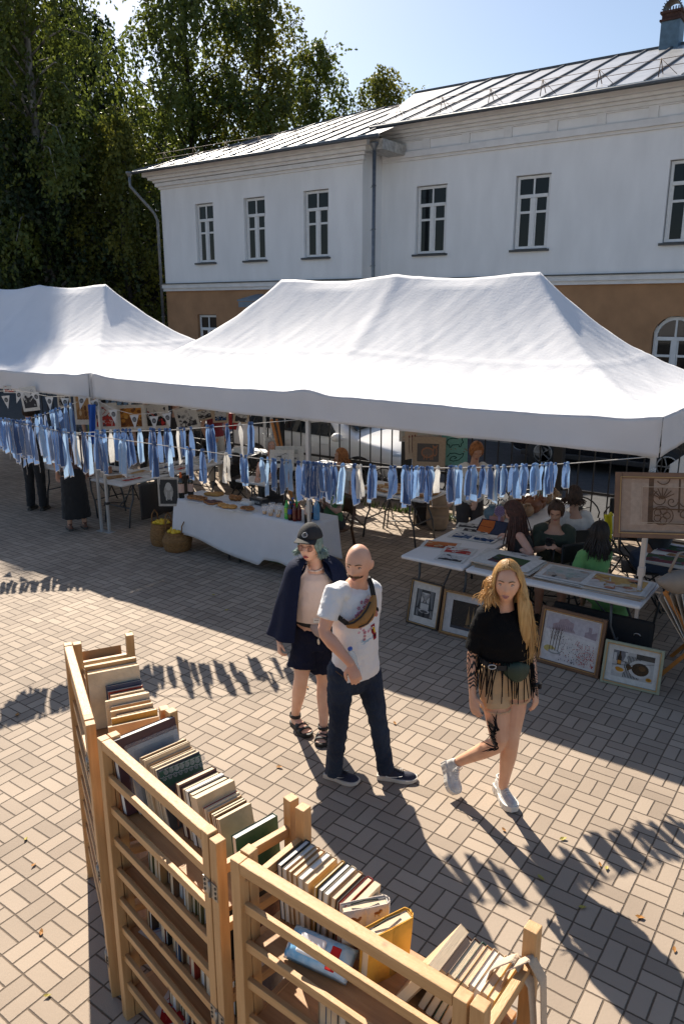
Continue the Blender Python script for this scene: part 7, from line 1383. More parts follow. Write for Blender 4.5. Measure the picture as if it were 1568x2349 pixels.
extra('seated woman with a ginger bob and white shirt, hand at her chin', 'woman', -6.62, 9.32, AZ(-.8, -.6), 'sit', .80, top=('white_shirt', (.66, .66, .66)), bottom=('trousers', (.06, .06, .07)), hair=ging, hairL=.06, hand_r=at(774, 1066, 11.1), hand_l=None, face=(CAM_R * -.95 - CAM_F * .3), female=True)
extra('seated person in a green shirt with a tattooed forearm, behind the bottles', 'person', -5.86, 8.02, AZ(-.75, -.6), 'sit', .82, top=('green_shirt', (.06, .17, .06)), bottom=('trousers', (.03, .03, .035)), hair=dk, hairL=.05, hand_r=at(738, 1150, 9.7), hand_l=at(744, 1152, 9.8), face=(CAM_R * -.8 - CAM_F * .5 - UP * .2), female=True, skin=(.54, .32, .231))
add_patch(bpy.data.materials['skin_540'], (.0, -.05, .85), (.3, .3, .10), (0, 0, 0), 'swirl', (.05, .04, .05), None, 60)
extra('seated woman with very long dark wavy hair and a black strap top', 'woman', -2.98, 7.74, AZ(-.95, .15), 'sit', .84, top=('strap_top', (.014, .013, .014)), bottom=('trousers', (.02, .02, .022)), hair=((.075, .022, .014), (.03, .010, .007)), hairL=.42, hand_l=on(1182, 1254, .80), hand_r=on(1166, 1228, .8), face=(CAM_R * -.75 + CAM_F * .2 - UP * .45), lean=.10, female=True, bare_arm=True, skin=(.60, .39, .32), hair_n=210)
extra('seated man with short brown hair and a dark green shirt, looking at his phone', 'man', -2.80, 8.0, AZ(-.25, -.95), 'sit', .90, top=('dark_green_shirt', (.035, .05, .035)), bottom=('shorts', (.09, .085, .06)), hair=((.06, .028, .016), (.03, .014, .008)), hand_r=at(1252, 1256, 7.82), hand_l=at(1272, 1258, 7.82), face=(CAM_F * -.75 - CAM_R * .30 - UP * .55), sleeve=.95, lean=.06)
tag(MB().box((-.035, -.006, -.07), (.035, .006, .07)).build('phone', mat('black_glass', (.01, .01, .012), .1), None, bevel=.004, loc=at(1258, 1248, 7.76)), 'dark phone in the hands of the man in the green shirt', 'phone')
extra('seated woman in a bright green dress with straight black hair, turned away', 'woman', -2.26, 7.72, AZ(.35, -.85), 'sit', .74, top=('green_dress', (.16, .38, .12)), bottom=('dress_skirt', (.16, .38, .12)), hair=((.016, .011, .010), (.008, .006, .006)), hairL=.22, face=(CAM_R * .92 + CAM_F * .35), female=True, sleeve=.75, hand_l=on(1385, 1320, .6), hair_n=230, skin=(.46, .25, .16), seat=.42)
extra('seated woman in a white T-shirt seen from behind, hair tied with a clip', 'woman', -2.76, 8.55, AZ(-.15, 1), 'sit', .92, top=('t_shirt', (.66, .64, .62)), bottom=('trousers', (.06, .07, .10)), hair=((.06, .03, .018), (.03, .015, .010)), hairL=.04, female=True)
extra('person in a black top and blue jeans leaning over the right edge table', 'person', -2.02, 8.72, AZ(.9, -.3), 'sit', .86, top=('crop_top', (.014, .014, .015)), bottom=('jeans', (.03, .055, .11)), hair=bn, hairL=.1, hand_r=on(1550, 1215, .78), hand_l=on(1568, 1225, .8), lean=.22, female=True, skin=(.50, .27, .175))
extra('person cut off at the right edge in a long blue skirt', 'woman', -.62, 6.95, AZ(-1, .3), 'stand', .98, top=('grey_top', (.3, .28, .26)), bottom=('skirt', (.07, .12, .26)), hair=bn, hairL=.15, female=True)
extra('person in black trousers standing in the shade of the left tent', 'man', -11.55, 7.18, AZ(.1, 1), 'stand', 1.02, top=('dark_shirt', (.03, .028, .03)), bottom=('trousers', (.013, .013, .015)), hair=dk, sleeve=.6)
extra('person in a long black skirt standing by the left tent leg', 'woman', -9.98, 6.85, AZ(-.5, .9), 'stand', .98, top=('brown_top', (.09, .045, .035)), bottom=('skirt', (.010, .010, .011)), hair=bn, hairL=.2, female=True, shoec=(.13, .05, .03))
extra('person in a blue cap and lime top behind the hanging ribbons', 'man', -12.6, 9.3, AZ(.3, -1), 'stand', 1.0, top=('lime_top', (.17, .24, .03)), bottom=('trousers', (.04, .04, .045)), hair=((.02, .07, .26), (.01, .04, .15)), sleeve=.9)
extra('dark dressed bystander in glasses behind the leaning prints at left', 'man', -11.6, 9.7, AZ(.2, -1), 'stand', 1.0, top=('dark_shirt', (.03, .028, .03)), bottom=('trousers', (.03, .03, .03)), hair=dk)
extra('person all in black standing behind the long left tables', 'person', -10.6, 9.55, AZ(.4, -1), 'stand', .98, top=('dark_shirt', (.03, .028, .03)), bottom=('trousers', (.013, .013, .015)), hair=bn, sleeve=1.3)
extra('person in a dark red top and pale trousers by the long left tables', 'person', -10.5, 10.45, AZ(.5, -.8), 'stand', 1.0, top=('red_top', (.16, .012, .02)), bottom=('trousers', (.45, .44, .42)), hair=bn, female=True)
# lettering on the printed T-shirt
tx = thing('shirt_lettering', 'black lettering ATMOSPHERE on the standing person\'s white T-shirt', 'lettering') if False else None
pp = [o for o in bpy.data.objects if o.get('label', '').startswith('standing person')][0]; c = pp.location; f = V((math.cos(R(AZ(.15, -1))), math.sin(R(AZ(.15, -1))), 0)); rr_p = -f.cross(UP); sh_t = [o for o in pp.children if o.name.startswith('t_shirt')][0]
def decal(par, tgt, org, x, y, mb, mats, off=.003, name='print'):
    """a drawing pressed onto a garment or skin: laid out flat in front, then projected onto the surface"""
    o = mb.build(name, mats, par); M = frameM(org, x, y); o.matrix_basis = M; sw = o.modifiers.new('press', 'SHRINKWRAP'); sw.target = tgt; sw.wrap_method = 'PROJECT'; sw.use_project_x = sw.use_project_y = False; sw.use_project_z = True; sw.use_negative_direction = True; sw.use_positive_direction = True; sw.offset = off; sw.wrap_mode = 'ABOVE_SURFACE'; return o
I4 = Matrix.Identity(4); kk = .98
lt = MB(); a_ = text_mb('ATMOSPHERE', .058, Matrix.Translation((0, .05, 0)), 0, .0); lt.add(a_.v, a_.f); a_ = text_mb('URBAN LIFE', .026, Matrix.Translation((0, -.16, 0)), 0, .0); lt.add(a_.v, a_.f)
for k in range(6): lt.poly([(-.12 + k * .04, -.10, 0), (-.09 + k * .04, -.10, 0), (-.09 + k * .04, .0 + .03 * ((k * 7) % 3 - 1), 0), (-.12 + k * .04, .0 - .02 * (k % 2), 0)])
decal(pp, sh_t, f * .40 + UP * 1.15, rr_p, UP, lt, [ink((.03, .03, .03))], .006, 'shirt_lettering')
# ---- the drawing on the bald man's T-shirt
def flower(mb, x, y, r, rot, mi):
    for k in range(5):
        a = rot + k * 1.2566; c, s = math.cos(a), math.sin(a); q = lambda l, t: (x + l * c - t * s, y + l * s + t * c, 0); mb.poly([q(r * .18, 0), q(r * .55, -r * .34), q(r * .95, -r * .22), q(r * .88, 0), q(r * .95, r * .22), q(r * .55, r * .34)], mi)
rn = random.Random(2); l1, l2 = MB(), MB()
for k in range(46):
    t = rn.random(); x = lerp(-.075, .065, t) + rn.gauss(0, .018); y = lerp(-.045, .075, t) + rn.gauss(0, .026) + .02 * math.sin(t * 9); rr2 = rn.uniform(.011, .020); flower(l1, x, y, rr2, rn.uniform(0, 6), k % 2)
    for q in range(5): a = q * 1.2566; l2.poly([(x + rr2 * .3 * math.cos(a + d), y + rr2 * .3 * math.sin(a + d), 0) for d in (-.5, .5)] + [(x + rr2 * .62 * math.cos(a), y + rr2 * .62 * math.sin(a), 0)], 0)
for k in range(7): flower(l1, -.045 + .02 * k + rn.gauss(0, .01), -.095 - .005 * k + rn.gauss(0, .008), .010, k, k % 2)
for k in range(4): l1.poly([(-.09 + .03 * k, -.20 + .01 * k, 0), (.0 + .03 * k, -.212 + .012 * k, 0), (.03 + .025 * k, -.190 + .014 * k, 0), (-.03 + .03 * k, -.184 + .012 * k, 0)], 2 if k % 2 else 3)
for p in ([(.055, -.09), (.095, -.085), (.10, -.14), (.075, -.16), (.06, -.14)], [(.075, -.15), (.12, -.16), (.115, -.20), (.085, -.205)], ): l2.poly([(x, y, 0) for x, y in p], 1)
l3 = MB(); l3.poly([(.066, -.10, 0), (.09, -.11, 0), (.105, -.155, 0), (.088, -.15, 0), (.078, -.13, 0)], 0); l3.poly([(.085, -.165, 0), (.115, -.168, 0), (.108, -.182, 0), (.09, -.185, 0)], 1); l3.poly([(.062, -.112, 0), (.075, -.118, 0), (.07, -.14, 0)], 1)
shO = [o for o in man.children if o.name.startswith('t_shirt')][0]; fwm = camdir(.70, -.71); og = at(790, 1394, 4.86) - BM + fwm * .22; dx = (CAM_R * .71 + CAM_F * .70).normalized(); dyv = UP
k1, k2, b1, b2 = ink((.62, .16, .26)), ink((.66, .32, .40)), ink((.36, .52, .62)), ink((.50, .62, .70))
decal(man, shO, og, dx, dyv, l1, [k1, k2, b1, b2], .0022, 'shirt_print'); decal(man, shO, og, dx, dyv, l2, [ink((.28, .02, .07)), ink((.30, .015, .03))], .0036, 'shirt_print'); decal(man, shO, og, dx, dyv, l3, [ink((.66, .42, .04)), ink((.04, .015, .02))], .005, 'shirt_print')
l4 = MB()
for i, ch_ in enumerate('桜舞雄'): a_ = text_mb(ch_, .022, Matrix.Translation((.0, -.135 - i * .024, 0)), 0, 0); l4.add(a_.v, a_.f)
decal(man, shO, og, dx, dyv, l4, [ink((.45, .03, .05))], .0036, 'shirt_lettering')
# ---- the flame tattoo on the blonde woman's knee
bdy = [o for o in bl.children if o.name.startswith('body')][0]; fl = MB(); o0 = V((1144, 1700)); pxm = .00262
def fp(px, py): return ((px - o0.x) * pxm, -(py - o0.y) * pxm, 0)
for k in range(17):
    t = k / 16; bx, by = lerp(1102, 1156, t), lerp(1728, 1640, t); ex, ey = lerp(1146, 1158, t), lerp(1722, 1690, t); px, py = lerp(bx, ex, .0), lerp(by, ey, .0); d = V((bx - ex, by - ey)); d.normalize(); n_ = V((-d.y, d.x)); L_ = 34 + 16 * math.sin(k * 2.1) ; c0 = V((ex, ey)); w_ = 2.0 + .7 * (k % 3)
    pts = []
    for i in range(5): s = i / 4; c = c0 + d * L_ * s + n_ * (4 * math.sin(s * 3 + k)); pts.append((c, w_ * (1 - s) ** .7 * (1 - .25 * math.sin(s * 6))))
    for i in range(4): (c, a), (c2, b) = pts[i], pts[i + 1]; fl.poly([fp(*(c - n_ * a)), fp(*(c + n_ * a)), fp(*(c2 + n_ * b)), fp(*(c2 - n_ * b))])
decal(bl, bdy, at(1144, 1700, 4.15) - BB, CAM_R, UP * math.cos(.33) + CAM_F * .33, fl, [ink((.012, .012, .014))], .0025, 'leg_tattoo')
# ================================================================== CLOTH RIBBON GARLANDS
m_cord = mat('cotton_cord', (.62, .58, .52), .9, .1, 60)
CL = [mat('ribbon_' + n, c, .9, .18, 10, .3, 90, transl=.4) for n, c in (('navy', (.07, .125, .27)), ('denim', (.13, .22, .42)), ('mid_blue', (.21, .35, .60)), ('sky', (.37, .54, .76)), ('grey_blue', (.24, .30, .43)), ('white', (.66, .64, .60)))]
m_fray = mat('ribbon_fray', (.62, .60, .58), .9)
_strips = []
rn = random.Random(77)
for q in range(14):      # strip templates: a torn ribbon knotted over the cord, slightly twisted
    mb = MB(); L_ = 1.0; w = .5; ph = rn.uniform(0, 6); tw = rn.uniform(-.35, .35); cut = rn.uniform(-.05, .05)
    def st(a, b, w=w, ph=ph, tw=tw, cut=cut):
        x = (a - .5) * w * (.45 + .55 * sstep(0, .22, b)) * (1 + .12 * math.sin(b * 5 + ph)); an = tw * math.sin(b * 3) + .25 * math.sin(b * 6 + ph); z = -b * (L_ + cut * (a - .5) * 2)
        return V((x * math.cos(an) + .07 * math.sin(b * 2.6 + ph) * b, x * math.sin(an) + .05 * math.sin(b * 4 + ph), z))
    mb.grid(st, 5, 14); fr = []
    for e in (0, 1):
        for i in range(14): p0, p1 = st(e, i / 14), st(e, (i + 1) / 14); o = V(((e * 2 - 1) * .028 * rn.uniform(.4, 1), 0, 0)); mb.add([p0, p0 + o, p1 + o, p1], [(0, 1, 2, 3)], 1)
    for i in range(5): p0, p1 = st(i / 5, 1), st((i + 1) / 5, 1); o = V((0, 0, -.02 * rn.uniform(.5, 1.6))); mb.add([p0, p0 + o, p1 + o, p1], [(0, 1, 2, 3)], 1)
    if q % 4 == 0: p = st(.9, 1); mb.tube([p, p + V((.05, .02, -.12)), p + V((.02, 0, -.24))], .012, 4, 1)
    mb.ell((0, 0, .02), (.16, .10, .06), n=8, m=6); _strips.append(mb)
_sm = {}
def garland(label, pts, bunches, seed, group, Ls=(.34, .46)):
    rn = random.Random(seed); P = [at(*p) for p in pts]; o0 = P[0].copy(); t = thing('ribbon_garland', label, 'garland', o0, 0, group)
    fine = []
    for i in range(len(P) - 1):
        for q in range(6): fine.append(P[i].lerp(P[i + 1], q / 6))
    fine.append(P[-1]); MB().tube([p - o0 for p in fine], .0042, 5).build('cord', m_cord, t)
    def onx(px):
        for i in range(len(pts) - 1):
            if pts[i][0] <= px <= pts[i + 1][0]: k = (px - pts[i][0]) / (pts[i + 1][0] - pts[i][0]); return at(px, lerp(pts[i][1], pts[i + 1][1], k), lerp(pts[i][2], pts[i + 1][2], k)), (P[i + 1] - P[i]).normalized()
    n = 0
    for px, cols, ls in bunches:
        r = onx(px)
        if not r: continue
        p, d = r
        for j, c in enumerate(cols):
            key = (rn.randrange(14), c); 
            if key not in _sm: _sm[key] = _strips[key[0]].mesh('cloth_strip', [CL[c], m_fray])
            o = bpy.data.objects.new('cloth_strip', _sm[key]); col.objects.link(o); o.parent = t; o.location = p - o0 + d * ((j - len(cols) / 2) * .019 + rn.uniform(-.006, .006)) + V((rn.uniform(-.02, .02), rn.uniform(-.02, .02), 0))
            L_ = rn.uniform(*Ls) * ls; o.scale = (.105 * rn.uniform(.7, 1.15), .11, L_); o.rotation_euler = (rn.uniform(-.05, .05), rn.uniform(-.07, .07), YAW + rn.uniform(-.9, .9)); n += 1
    return n
rb = random.Random(5); pick = lambda n, a=(0, 1, 2, 3, 1, 2, 4): [rb.choice(a) for _ in range(n)]
A1 = [(-40, 955, 8.05), (0, 962, 8.09), (80, 977, 8.18), (165, 994, 8.28), (280, 1009, 8.32)]
garland('lowest ribbon garland at the left, crowded with blue strips', A1, [(6, pick(3), .9), (14, pick(3), 1), (30, [4, 0, 2], 1.1), (42, [4, 1, 0], 1.15), (52, pick(3, (4, 4, 1)), 1.25), (62, [4, 4], 1.0), (74, [4, 1, 4], 1.1), (95, pick(3), .9), (108, [3, 2, 4], 1.1), (118, [3, 2], 1.1), (132, [0, 0, 4], 1.2), (140, [0, 0, 1], 1.2), (153, [3, 3, 2], 1.3), (168, [0, 4], 1.0), (178, [3, 5], 1), (190, [0, 5, 1], 1.15), (200, [2, 4, 3], 1.2), (222, pick(2), 1.0), (232, [0, 1, 2], 1.2)], 1, 'blue ribbon garlands', (.31, .39))
A2 = [(280, 1009, 8.32), (390, 1024, 8.22), (515, 1042, 8.24), (600, 1053, 8.3), (698, 1062, 8.86)]
A3 = [(694, 1060, 8.86), (699, 1063, 6.1), (784, 1069, 6.08), (884, 1072, 6.05), (984, 1074, 6.18), (1134, 1072, 6.36), (1309, 1063, 6.5), (1479, 1049, 6.62)]
B2 = [(284, [3, 1, 2, 3], 1.3), (356, [1, 4, 0], 1.15), (396, [3], 1.1), (436, [3, 2, 0, 1], 1.05), (466, [1, 0], 1.1), (520, [5, 5], 1.0), (560, [2, 1, 1, 3], 1.05), (602, [3, 3], .85), (615, [3], 1.3), (630, [1, 2, 2, 2], 1.1), (648, [1, 1, 4], 1.25), (662, [3, 3], 1.1), (691, [5], 1.2), (700, [0, 1, 0, 1], 1.15), (712, [0, 4, 0], 1.15), (724, [2, 1, 1], 1.05), (736, [0, 2, 4], 1.2), (746, [1, 0, 2], 1.1), (757, [4, 1, 0], 1.15), (770, [1, 0], 1.2), (790, [3, 3], 1.15), (823, [1, 0, 5, 5], 1.2), (852, [2, 0, 1], 1.15), (900, [1, 0], 1.1), (938, [2, 1, 0, 1], 1.2), (960, [2, 3, 1, 2], 1.0), (976, [1, 0, 2], 1.05), (988, [2, 3], 1.0), (1006, [5], .95), (1040, [1, 0, 4], 1.1), (1056, [3, 2], 1.15), (1078, [0, 1, 2], 1.05), (1090, [3, 2], 1.0), (1116, [0, 1, 4], 1.05), (1128, [1, 0], 1.15), (1138, [5, 3], 1.1), (1150, [1, 0, 3], 1.1), (1163, [3, 1], 1.0), (1184, [1, 2, 0], 1.05), (1204, [2, 3, 1], 1.05), (1222, [3, 2], 1.1), (1234, [1, 3], 1.0), (1250, [2, 3, 1], 1.05), (1271, [1, 2, 1], .98), (1300, [1, 2, 3], 1.05)]
garland('ribbon garland sagging across the tent front to the corner leg', A3, [b for b in B2 if b[0] > 699], 2, 'blue ribbon garlands', (.20, .29))
garland('ribbon garland tied low on the centre tent leg, ribbons spaced apart', A2, [b for b in B2 if b[0] < 699], 6, 'blue ribbon garlands', (.28, .33))
garland('middle ribbon garland tied to the centre tent leg', [(165, 994, 8.3), (225, 991, 8.45), (385, 987, 8.62), (525, 977, 8.76), (692, 962, 8.92)], [(225, [1, 2, 4], .9), (240, [1, 0, 2], 1.0), (252, [5], .95), (266, [1, 2], .9), (277, [4, 0], 1), (288, [0, 1, 0], 1.05), (300, [1, 0], 1), (324, [3, 3], .9), (348, [1, 4, 0], 1.25), (361, [0, 1], 1), (380, [1, 0, 2], .9), (391, [2], .85), (410, [5, 0], 1), (421, [0, 1], .85), (438, [1], .85), (476, [2, 1], 1), (488, [1, 0, 2], 1), (523, [1, 0], .9), (552, [5], .95), (577, [0, 1, 1], .9)], 3, 'blue ribbon garlands', (.36, .42))
garland('furthest ribbon garland, rising to the left tent leg', [(-40, 985, 10.5), (0, 975, 10.62), (60, 963, 10.75), (120, 945, 10.9), (178, 922, 11.05)], [(5, pick(3), .9), (18, pick(3), .9), (28, pick(2), .8), (42, [2, 3], .8), (54, [1, 2], .75), (70, [2, 1, 0], .8), (90, [2, 3, 1], 1.05), (106, [4, 1], .9), (121, [3, 2, 3, 1], 1.1), (133, [4, 2, 1], 1.1), (158, [2, 1, 3, 0], 1.15)], 4, 'blue ribbon garlands', (.36, .42))
# ================================================================== PENNANTS with round black emblems
m_pen = mat('pennant_white', (.62, .61, .60), .85, .08, 8, transl=.2)
pts = [(-20, 898, 11.6), (40, 896, 11.5), (62, 899, 11.45), (113, 910, 11.3), (190, 908, 11.15), (218, 915, 11.05), (259, 938, 10.6), (308, 951, 10.5), (382, 945, 10.4), (445, 922, 10.3)]
P = [at(*p) for p in pts]; t = thing('pennant_garland', 'string of white pennants with round black emblems', 'pennants', P[0]); MB().tube([p - P[0] for p in P], .0035, 5).build('cord', m_cord, t)
for px, py, Y, tl in ((13, 908, 11.55, .1), (46, 897, 11.48, -.35), (80, 901, 11.4, .3), (113, 911, 11.3, .0), (149, 913, 11.2, 0), (189, 910, 11.15, -.25), (216, 917, 11.05, .4), (259, 940, 10.6, .1), (308, 952, 10.5, .0), (353, 955, 10.45, .0), (382, 948, 10.4, .2)):
    M = frameM(at(px, py, Y) - P[0], CAM_R, UP) @ Matrix.Rotation(tl, 4, 'Z'); mb = MB(); w, h = .125, .20; mb.add([M @ V(p) for p in ((-w / 2, 0, 0), (w / 2, 0, 0), (0, -h, 0))], [(0, 2, 1)]); pn = mb.build('pennant', m_pen, t, solid=.002)
    MB().add([M @ V((.030 * math.cos(q * .3927), -.062 + .036 * math.sin(q * .3927), .0022)) for q in range(16)], [tuple(range(16))]).build('emblem', ink((.03, .03, .032)), pn)
    g = MB()
    for z in (-.048, -.058, -.068, -.078): g.poly([M @ V(p) for p in ((-.019, z - .003, .0034), (.019, z - .003, .0034), (.019, z + .001, .0034), (-.019, z + .001, .0034))])
    g.tube([M @ V((.026 * math.cos(q * .3927), -.062 + .032 * math.sin(q * .3927), .0034)) for q in range(17)], .0012, 4); g.build('emblem_line', ink((.42, .42, .42)), pn)
# ================================================================== PRINTS HUNG ALONG THE TENT SIDE
hung = [(240, 930, 282, 990, 11.6, REDP, 'poster of red and white machine parts hung beside the left leg', .0), (299, 932, 344, 988, 12.0, [(.50, .22, .05), (.20, .08, .03), (.55, .30, .08), (.10, .05, .03)], 'orange lake print hung second from the left leg', .0), (357, 930, 400, 985, 12.4, [(.60, .57, .53), (.03, .03, .03), (.45, .04, .04), (.05, .05, .06)], 'red, black and white print hung in the middle', .0), (421, 934, 450, 985, 12.8, BWP, 'black and white print of walkers hung at a slant', .22), (460, 925, 490, 950, 13.2, BWP, 'mounted print just under the tent edge at a slant', .2), (498, 928, 522, 957, 13.6, BLUEP, 'small blue print in a pale mount under the tent edge', 0), (545, 932, 566, 958, 14.0, BWP, 'last small mounted print hung before the grey pole', -.15)]
for k, (px, py, px2, py2, Y, pal, lb, tl) in enumerate(hung):
    h = (py2 - py) * Y / 1735 * 1.05; w = (.36, .44, .40, .38, .32, .28, .30)[k]; h = max(h, w * .62); a = scribble_art(w, h, 500 + k, pal, (.60, .58, .54) if k < 4 else (.48, .38, .28), .13, 30); a.mb.box((-w / 2, -h / 2, -.004), (w / 2, h / 2, -.0003)); o = a.mb.build('hung_print', a.ms); o.matrix_basis = frameM(at(px + (8 if k > 2 else 2), py + 26, Y), CAM_R + CAM_F * .35, UP) @ Matrix.Rotation(tl, 4, 'Z'); tag(o, lb, 'print', 'prints hung along the tent side')
ln = MB().tube([at(225, 916, 11.5), at(320, 914, 12.1), at(430, 918, 12.9), at(560, 925, 14.0)], .004, 5); tag(ln.build('washing_line', m_cord), 'cord that carries the hung prints under the tent edge', 'cord')
for k, (px, py, w, h, Y, tl, pal, lb) in enumerate(((68, 915, .26, .38, 11.9, .12, BWP, 'white mounted print with two dark views, tilted among the pennants'), (147, 915, .22, .3, 12.6, 0, BWP, 'narrow framed dark picture behind the pennants'), (190, 930, .28, .62, 12.2, 0, SEPIA, 'tall brown print in a cream frame left of the tent leg'), (22, 893, .2, .12, 12.4, 0, REDP, 'small red and white packet hung under the left tent'), (38, 892, .16, .12, 12.4, 0, BLUEP, 'small blue packet hung under the left tent'))):
    a = scribble_art(w, h, 530 + k, pal, (.58, .56, .52), .12, 22); a.mb.box((-w / 2, -h / 2, -.012), (w / 2, h / 2, -.0003)); o = a.mb.build('hung_print', a.ms); o.matrix_basis = frameM(at(px, py, Y), CAM_R, UP) @ Matrix.Rotation(tl, 4, 'Z'); tag(o, lb, 'print')
cj = MB().grid(lambda a, b: at(lerp(205, 222, a) - 3 * (1 - b), lerp(928, 1020, b), 11.0) + CAM_F * (.03 * math.sin(a * 9 + b * 3)), 14, 14); tag(cj.build('blue_cloth', mat('bright_blue_cloth', (.02, .10, .42), .85, .3, 6), solid=.004), 'bright blue cloth hanging behind the left tent leg', 'cloth')
# prints and plates hung on the fence
def fence_print(px, py, Y, w, h, art, lb, rot=0., yawv=.0):
    art.mb.box((-w / 2, -h / 2, -.006), (w / 2, h / 2, -.0003)); o = art.mb.build('hung_print', art.ms); o.matrix_basis = frameM(at(px, py, Y), CAM_R * math.cos(yawv) + CAM_F * math.sin(yawv), UP) @ Matrix.Rotation(rot, 4, 'Z'); tag(o, lb, 'print')
YF = 10.9
a = Art(.46, .46, (.42, .32, .23)); a.rect(.14, .24, .80, .80, (.12, .11, .105)); a.blob(.46, .52, .20, .17, (.35, .17, .10), 14); a.blob(.46, .52, .16, .13, (.18, .14, .12), 14); a.blob(.68, .56, .07, .15, (.35, .17, .10)); a.blob(.68, .56, .045, .11, (.15, .12, .11))
for x in (.34, .42, .54, .60): a.rect(x, .30, x + .03, .46, (.35, .17, .10))
a.poly([(.62, .68), (.60, .78), (.66, .72), (.70, .72), (.76, .78), (.74, .68)], (.35, .17, .10)); fence_print(983, 1040, YF - .45, .46, .46, a, 'brown print of a cow hung on the fence', 0, -.2)
for k, (px, py) in enumerate(((1042, 1015), (1042, 1050))):
    a = Art(.36, .22, (.16, .35, .31)); rn = random.Random(k)
    for q in range(14): x, y = rn.choice([rn.uniform(.02, .14), rn.uniform(.86, .98), rn.uniform(.1, .9)]), rn.choice([rn.uniform(.04, .14), rn.uniform(.86, .96)]); a.blob(x, y, .03, .03, (.24, .10, .04), 6)
    pts = [(.22, .35), (.18, .55), (.26, .72), (.42, .78), (.6, .74), (.7, .82), (.64, .9), (.7, .82), (.82, .86), (.78, .68), (.84, .5), (.76, .42), (.74, .22), (.68, .22), (.66, .36), (.4, .34), (.36, .2), (.3, .2), (.3, .36), (.22, .35)] if k == 0 else [(.2, .55), (.3, .78), (.5, .80), (.7, .7), (.85, .78), (.80, .55), (.66, .35), (.45, .28), (.3, .35), (.36, .55), (.5, .6), (.58, .5), (.48, .44)]
    a.line(pts, .012, (.02, .05, .05)); fence_print(px, py, YF - .40, .36, .22, a, ('upper turquoise tile with a bull drawn in black, hung on the fence', 'lower turquoise tile with curled animal, hung below the bull')[k], .02)
a = Art(.24, .40, (.50, .40, .31)); 
for x in (.3, .5, .7): a.line([(x, .2), (x - .03, .5), (x, .8)], .010, (.12, .06, .05)); a.blob(x, .8, .06, .05, (.2, .08, .06), 7)
fence_print(945, 1020, YF - .40, .24, .40, a, 'pale cloth print with three dark plants hung on the fence post', .05, .5)
a = scribble_art(.7, .16, 560, PALEP, (.6, .58, .54), .06, 10); fence_print(972, 1000, YF - .36, .7, .16, a, 'strip of pale prints hung high on the fence', .0)
# long boards of prints at the right tent side
for k in range(4):
    a = scribble_art(.34, .50, 570 + k, [BWP, SEPIA, BLUEP, BWP][k], (.62, .60, .56), .14, 16); a.mb.box((-.17, -.25, -.004), (.17, .25, -.0003)); o = a.mb.build('hung_print', a.ms); o.matrix_basis = frameM((TU1 + .03, 7.5 + k * .42, 1.70), (0, 1, 0), (0, 0, 1)) @ Matrix.Rotation(math.pi, 4, 'Y'); tag(o, '%s print hung on the right tent side, %s from the corner leg' % (('black and white', 'brown', 'blue', 'grey')[k], ('nearest', 'second', 'third', 'fourth')[k]), 'print', 'prints on the right tent side')
# ================================================================== CHAIRS, BAGS AND SMALL THINGS
m_blk = mat('black_steel', (.014, .014, .015), .45, .1, 20); m_seat = mat('black_vinyl', (.014, .014, .016), .55, .1, 10)
def folding_chair(label, u, w, rz, cm=m_seat):
    t = thing('folding_chair', label, 'chair', (u, w, 0), rz, 'black folding chairs'); MB().box((-.2, -.2, .435), (.2, .2, .46)).build('seat', cm, t, bevel=.01); MB().box((-.2, -.255, .68), (.2, -.235, .88)).build('backrest', cm, t, bevel=.01)
    for s in (-1, 1):
        MB().tube([(s * .21, .26, 0), (s * .21, -.02, .44), (s * .21, -.24, .70), (s * .21, -.25, .88)], .011, 6).build('leg', m_blk, t); MB().tube([(s * .185, -.28, 0), (s * .185, .18, .44)], .011, 6).build('leg', m_blk, t)
    for a, b in (((-.21, .2, .1), (.21, .2, .1)), ((-.185, -.25, .06), (.185, -.25, .06)), ((-.21, -.25, .88), (.21, -.25, .88))): MB().tube([a, b], .009, 6).build('stretcher', m_blk, t)
    return t
c0 = folding_chair('black folding chair under the man in the green shirt', -2.80, 8.0, R(AZ(-.25, -.95) - 90))
for lb, u, w, hd in (('black folding chair under the woman in the green dress', -2.26, 7.72, AZ(.35, -.85)), ('black folding chair under the long haired woman', -2.98, 7.74, AZ(-.95, .15)), ('black folding chair under the woman with the hair clip', -2.76, 8.55, AZ(-.15, 1)), ('black folding chair under the ginger haired woman', -6.62, 9.32, AZ(-.8, -.6)), ('black folding chair under the grey haired woman', -8.08, 9.28, AZ(.15, -1)), ('empty black folding chair in front of the right edge table', -2.25, 9.28, AZ(.8, .5)), ('black folding chair under the person in jeans', -2.02, 8.72, AZ(.9, -.3)), ('empty black folding chair behind the brown papers table', -6.0, 10.05, AZ(-.2, -1)), ('empty black folding chair against the fence behind the cow print', -5.95, 10.75, AZ(.1, -1)), ('black folding chair half under the long left tables', -9.0, 9.6, AZ(-.9, .3)), ('black folding chair in the shade behind the black skirt', -10.8, 8.35, AZ(.2, 1))):
    dup(c0, (u, w, 0), R(hd - 90), lb)
t = thing('folding_chair', 'black folding chair with a yellow bag over its back', 'chair', (-2.5, 9.95, 0), R(AZ(-.2, -1) - 90), 'black folding chairs')
for ch_ in kids(c0): d_ = ch_.copy(); col.objects.link(d_); d_.parent = t
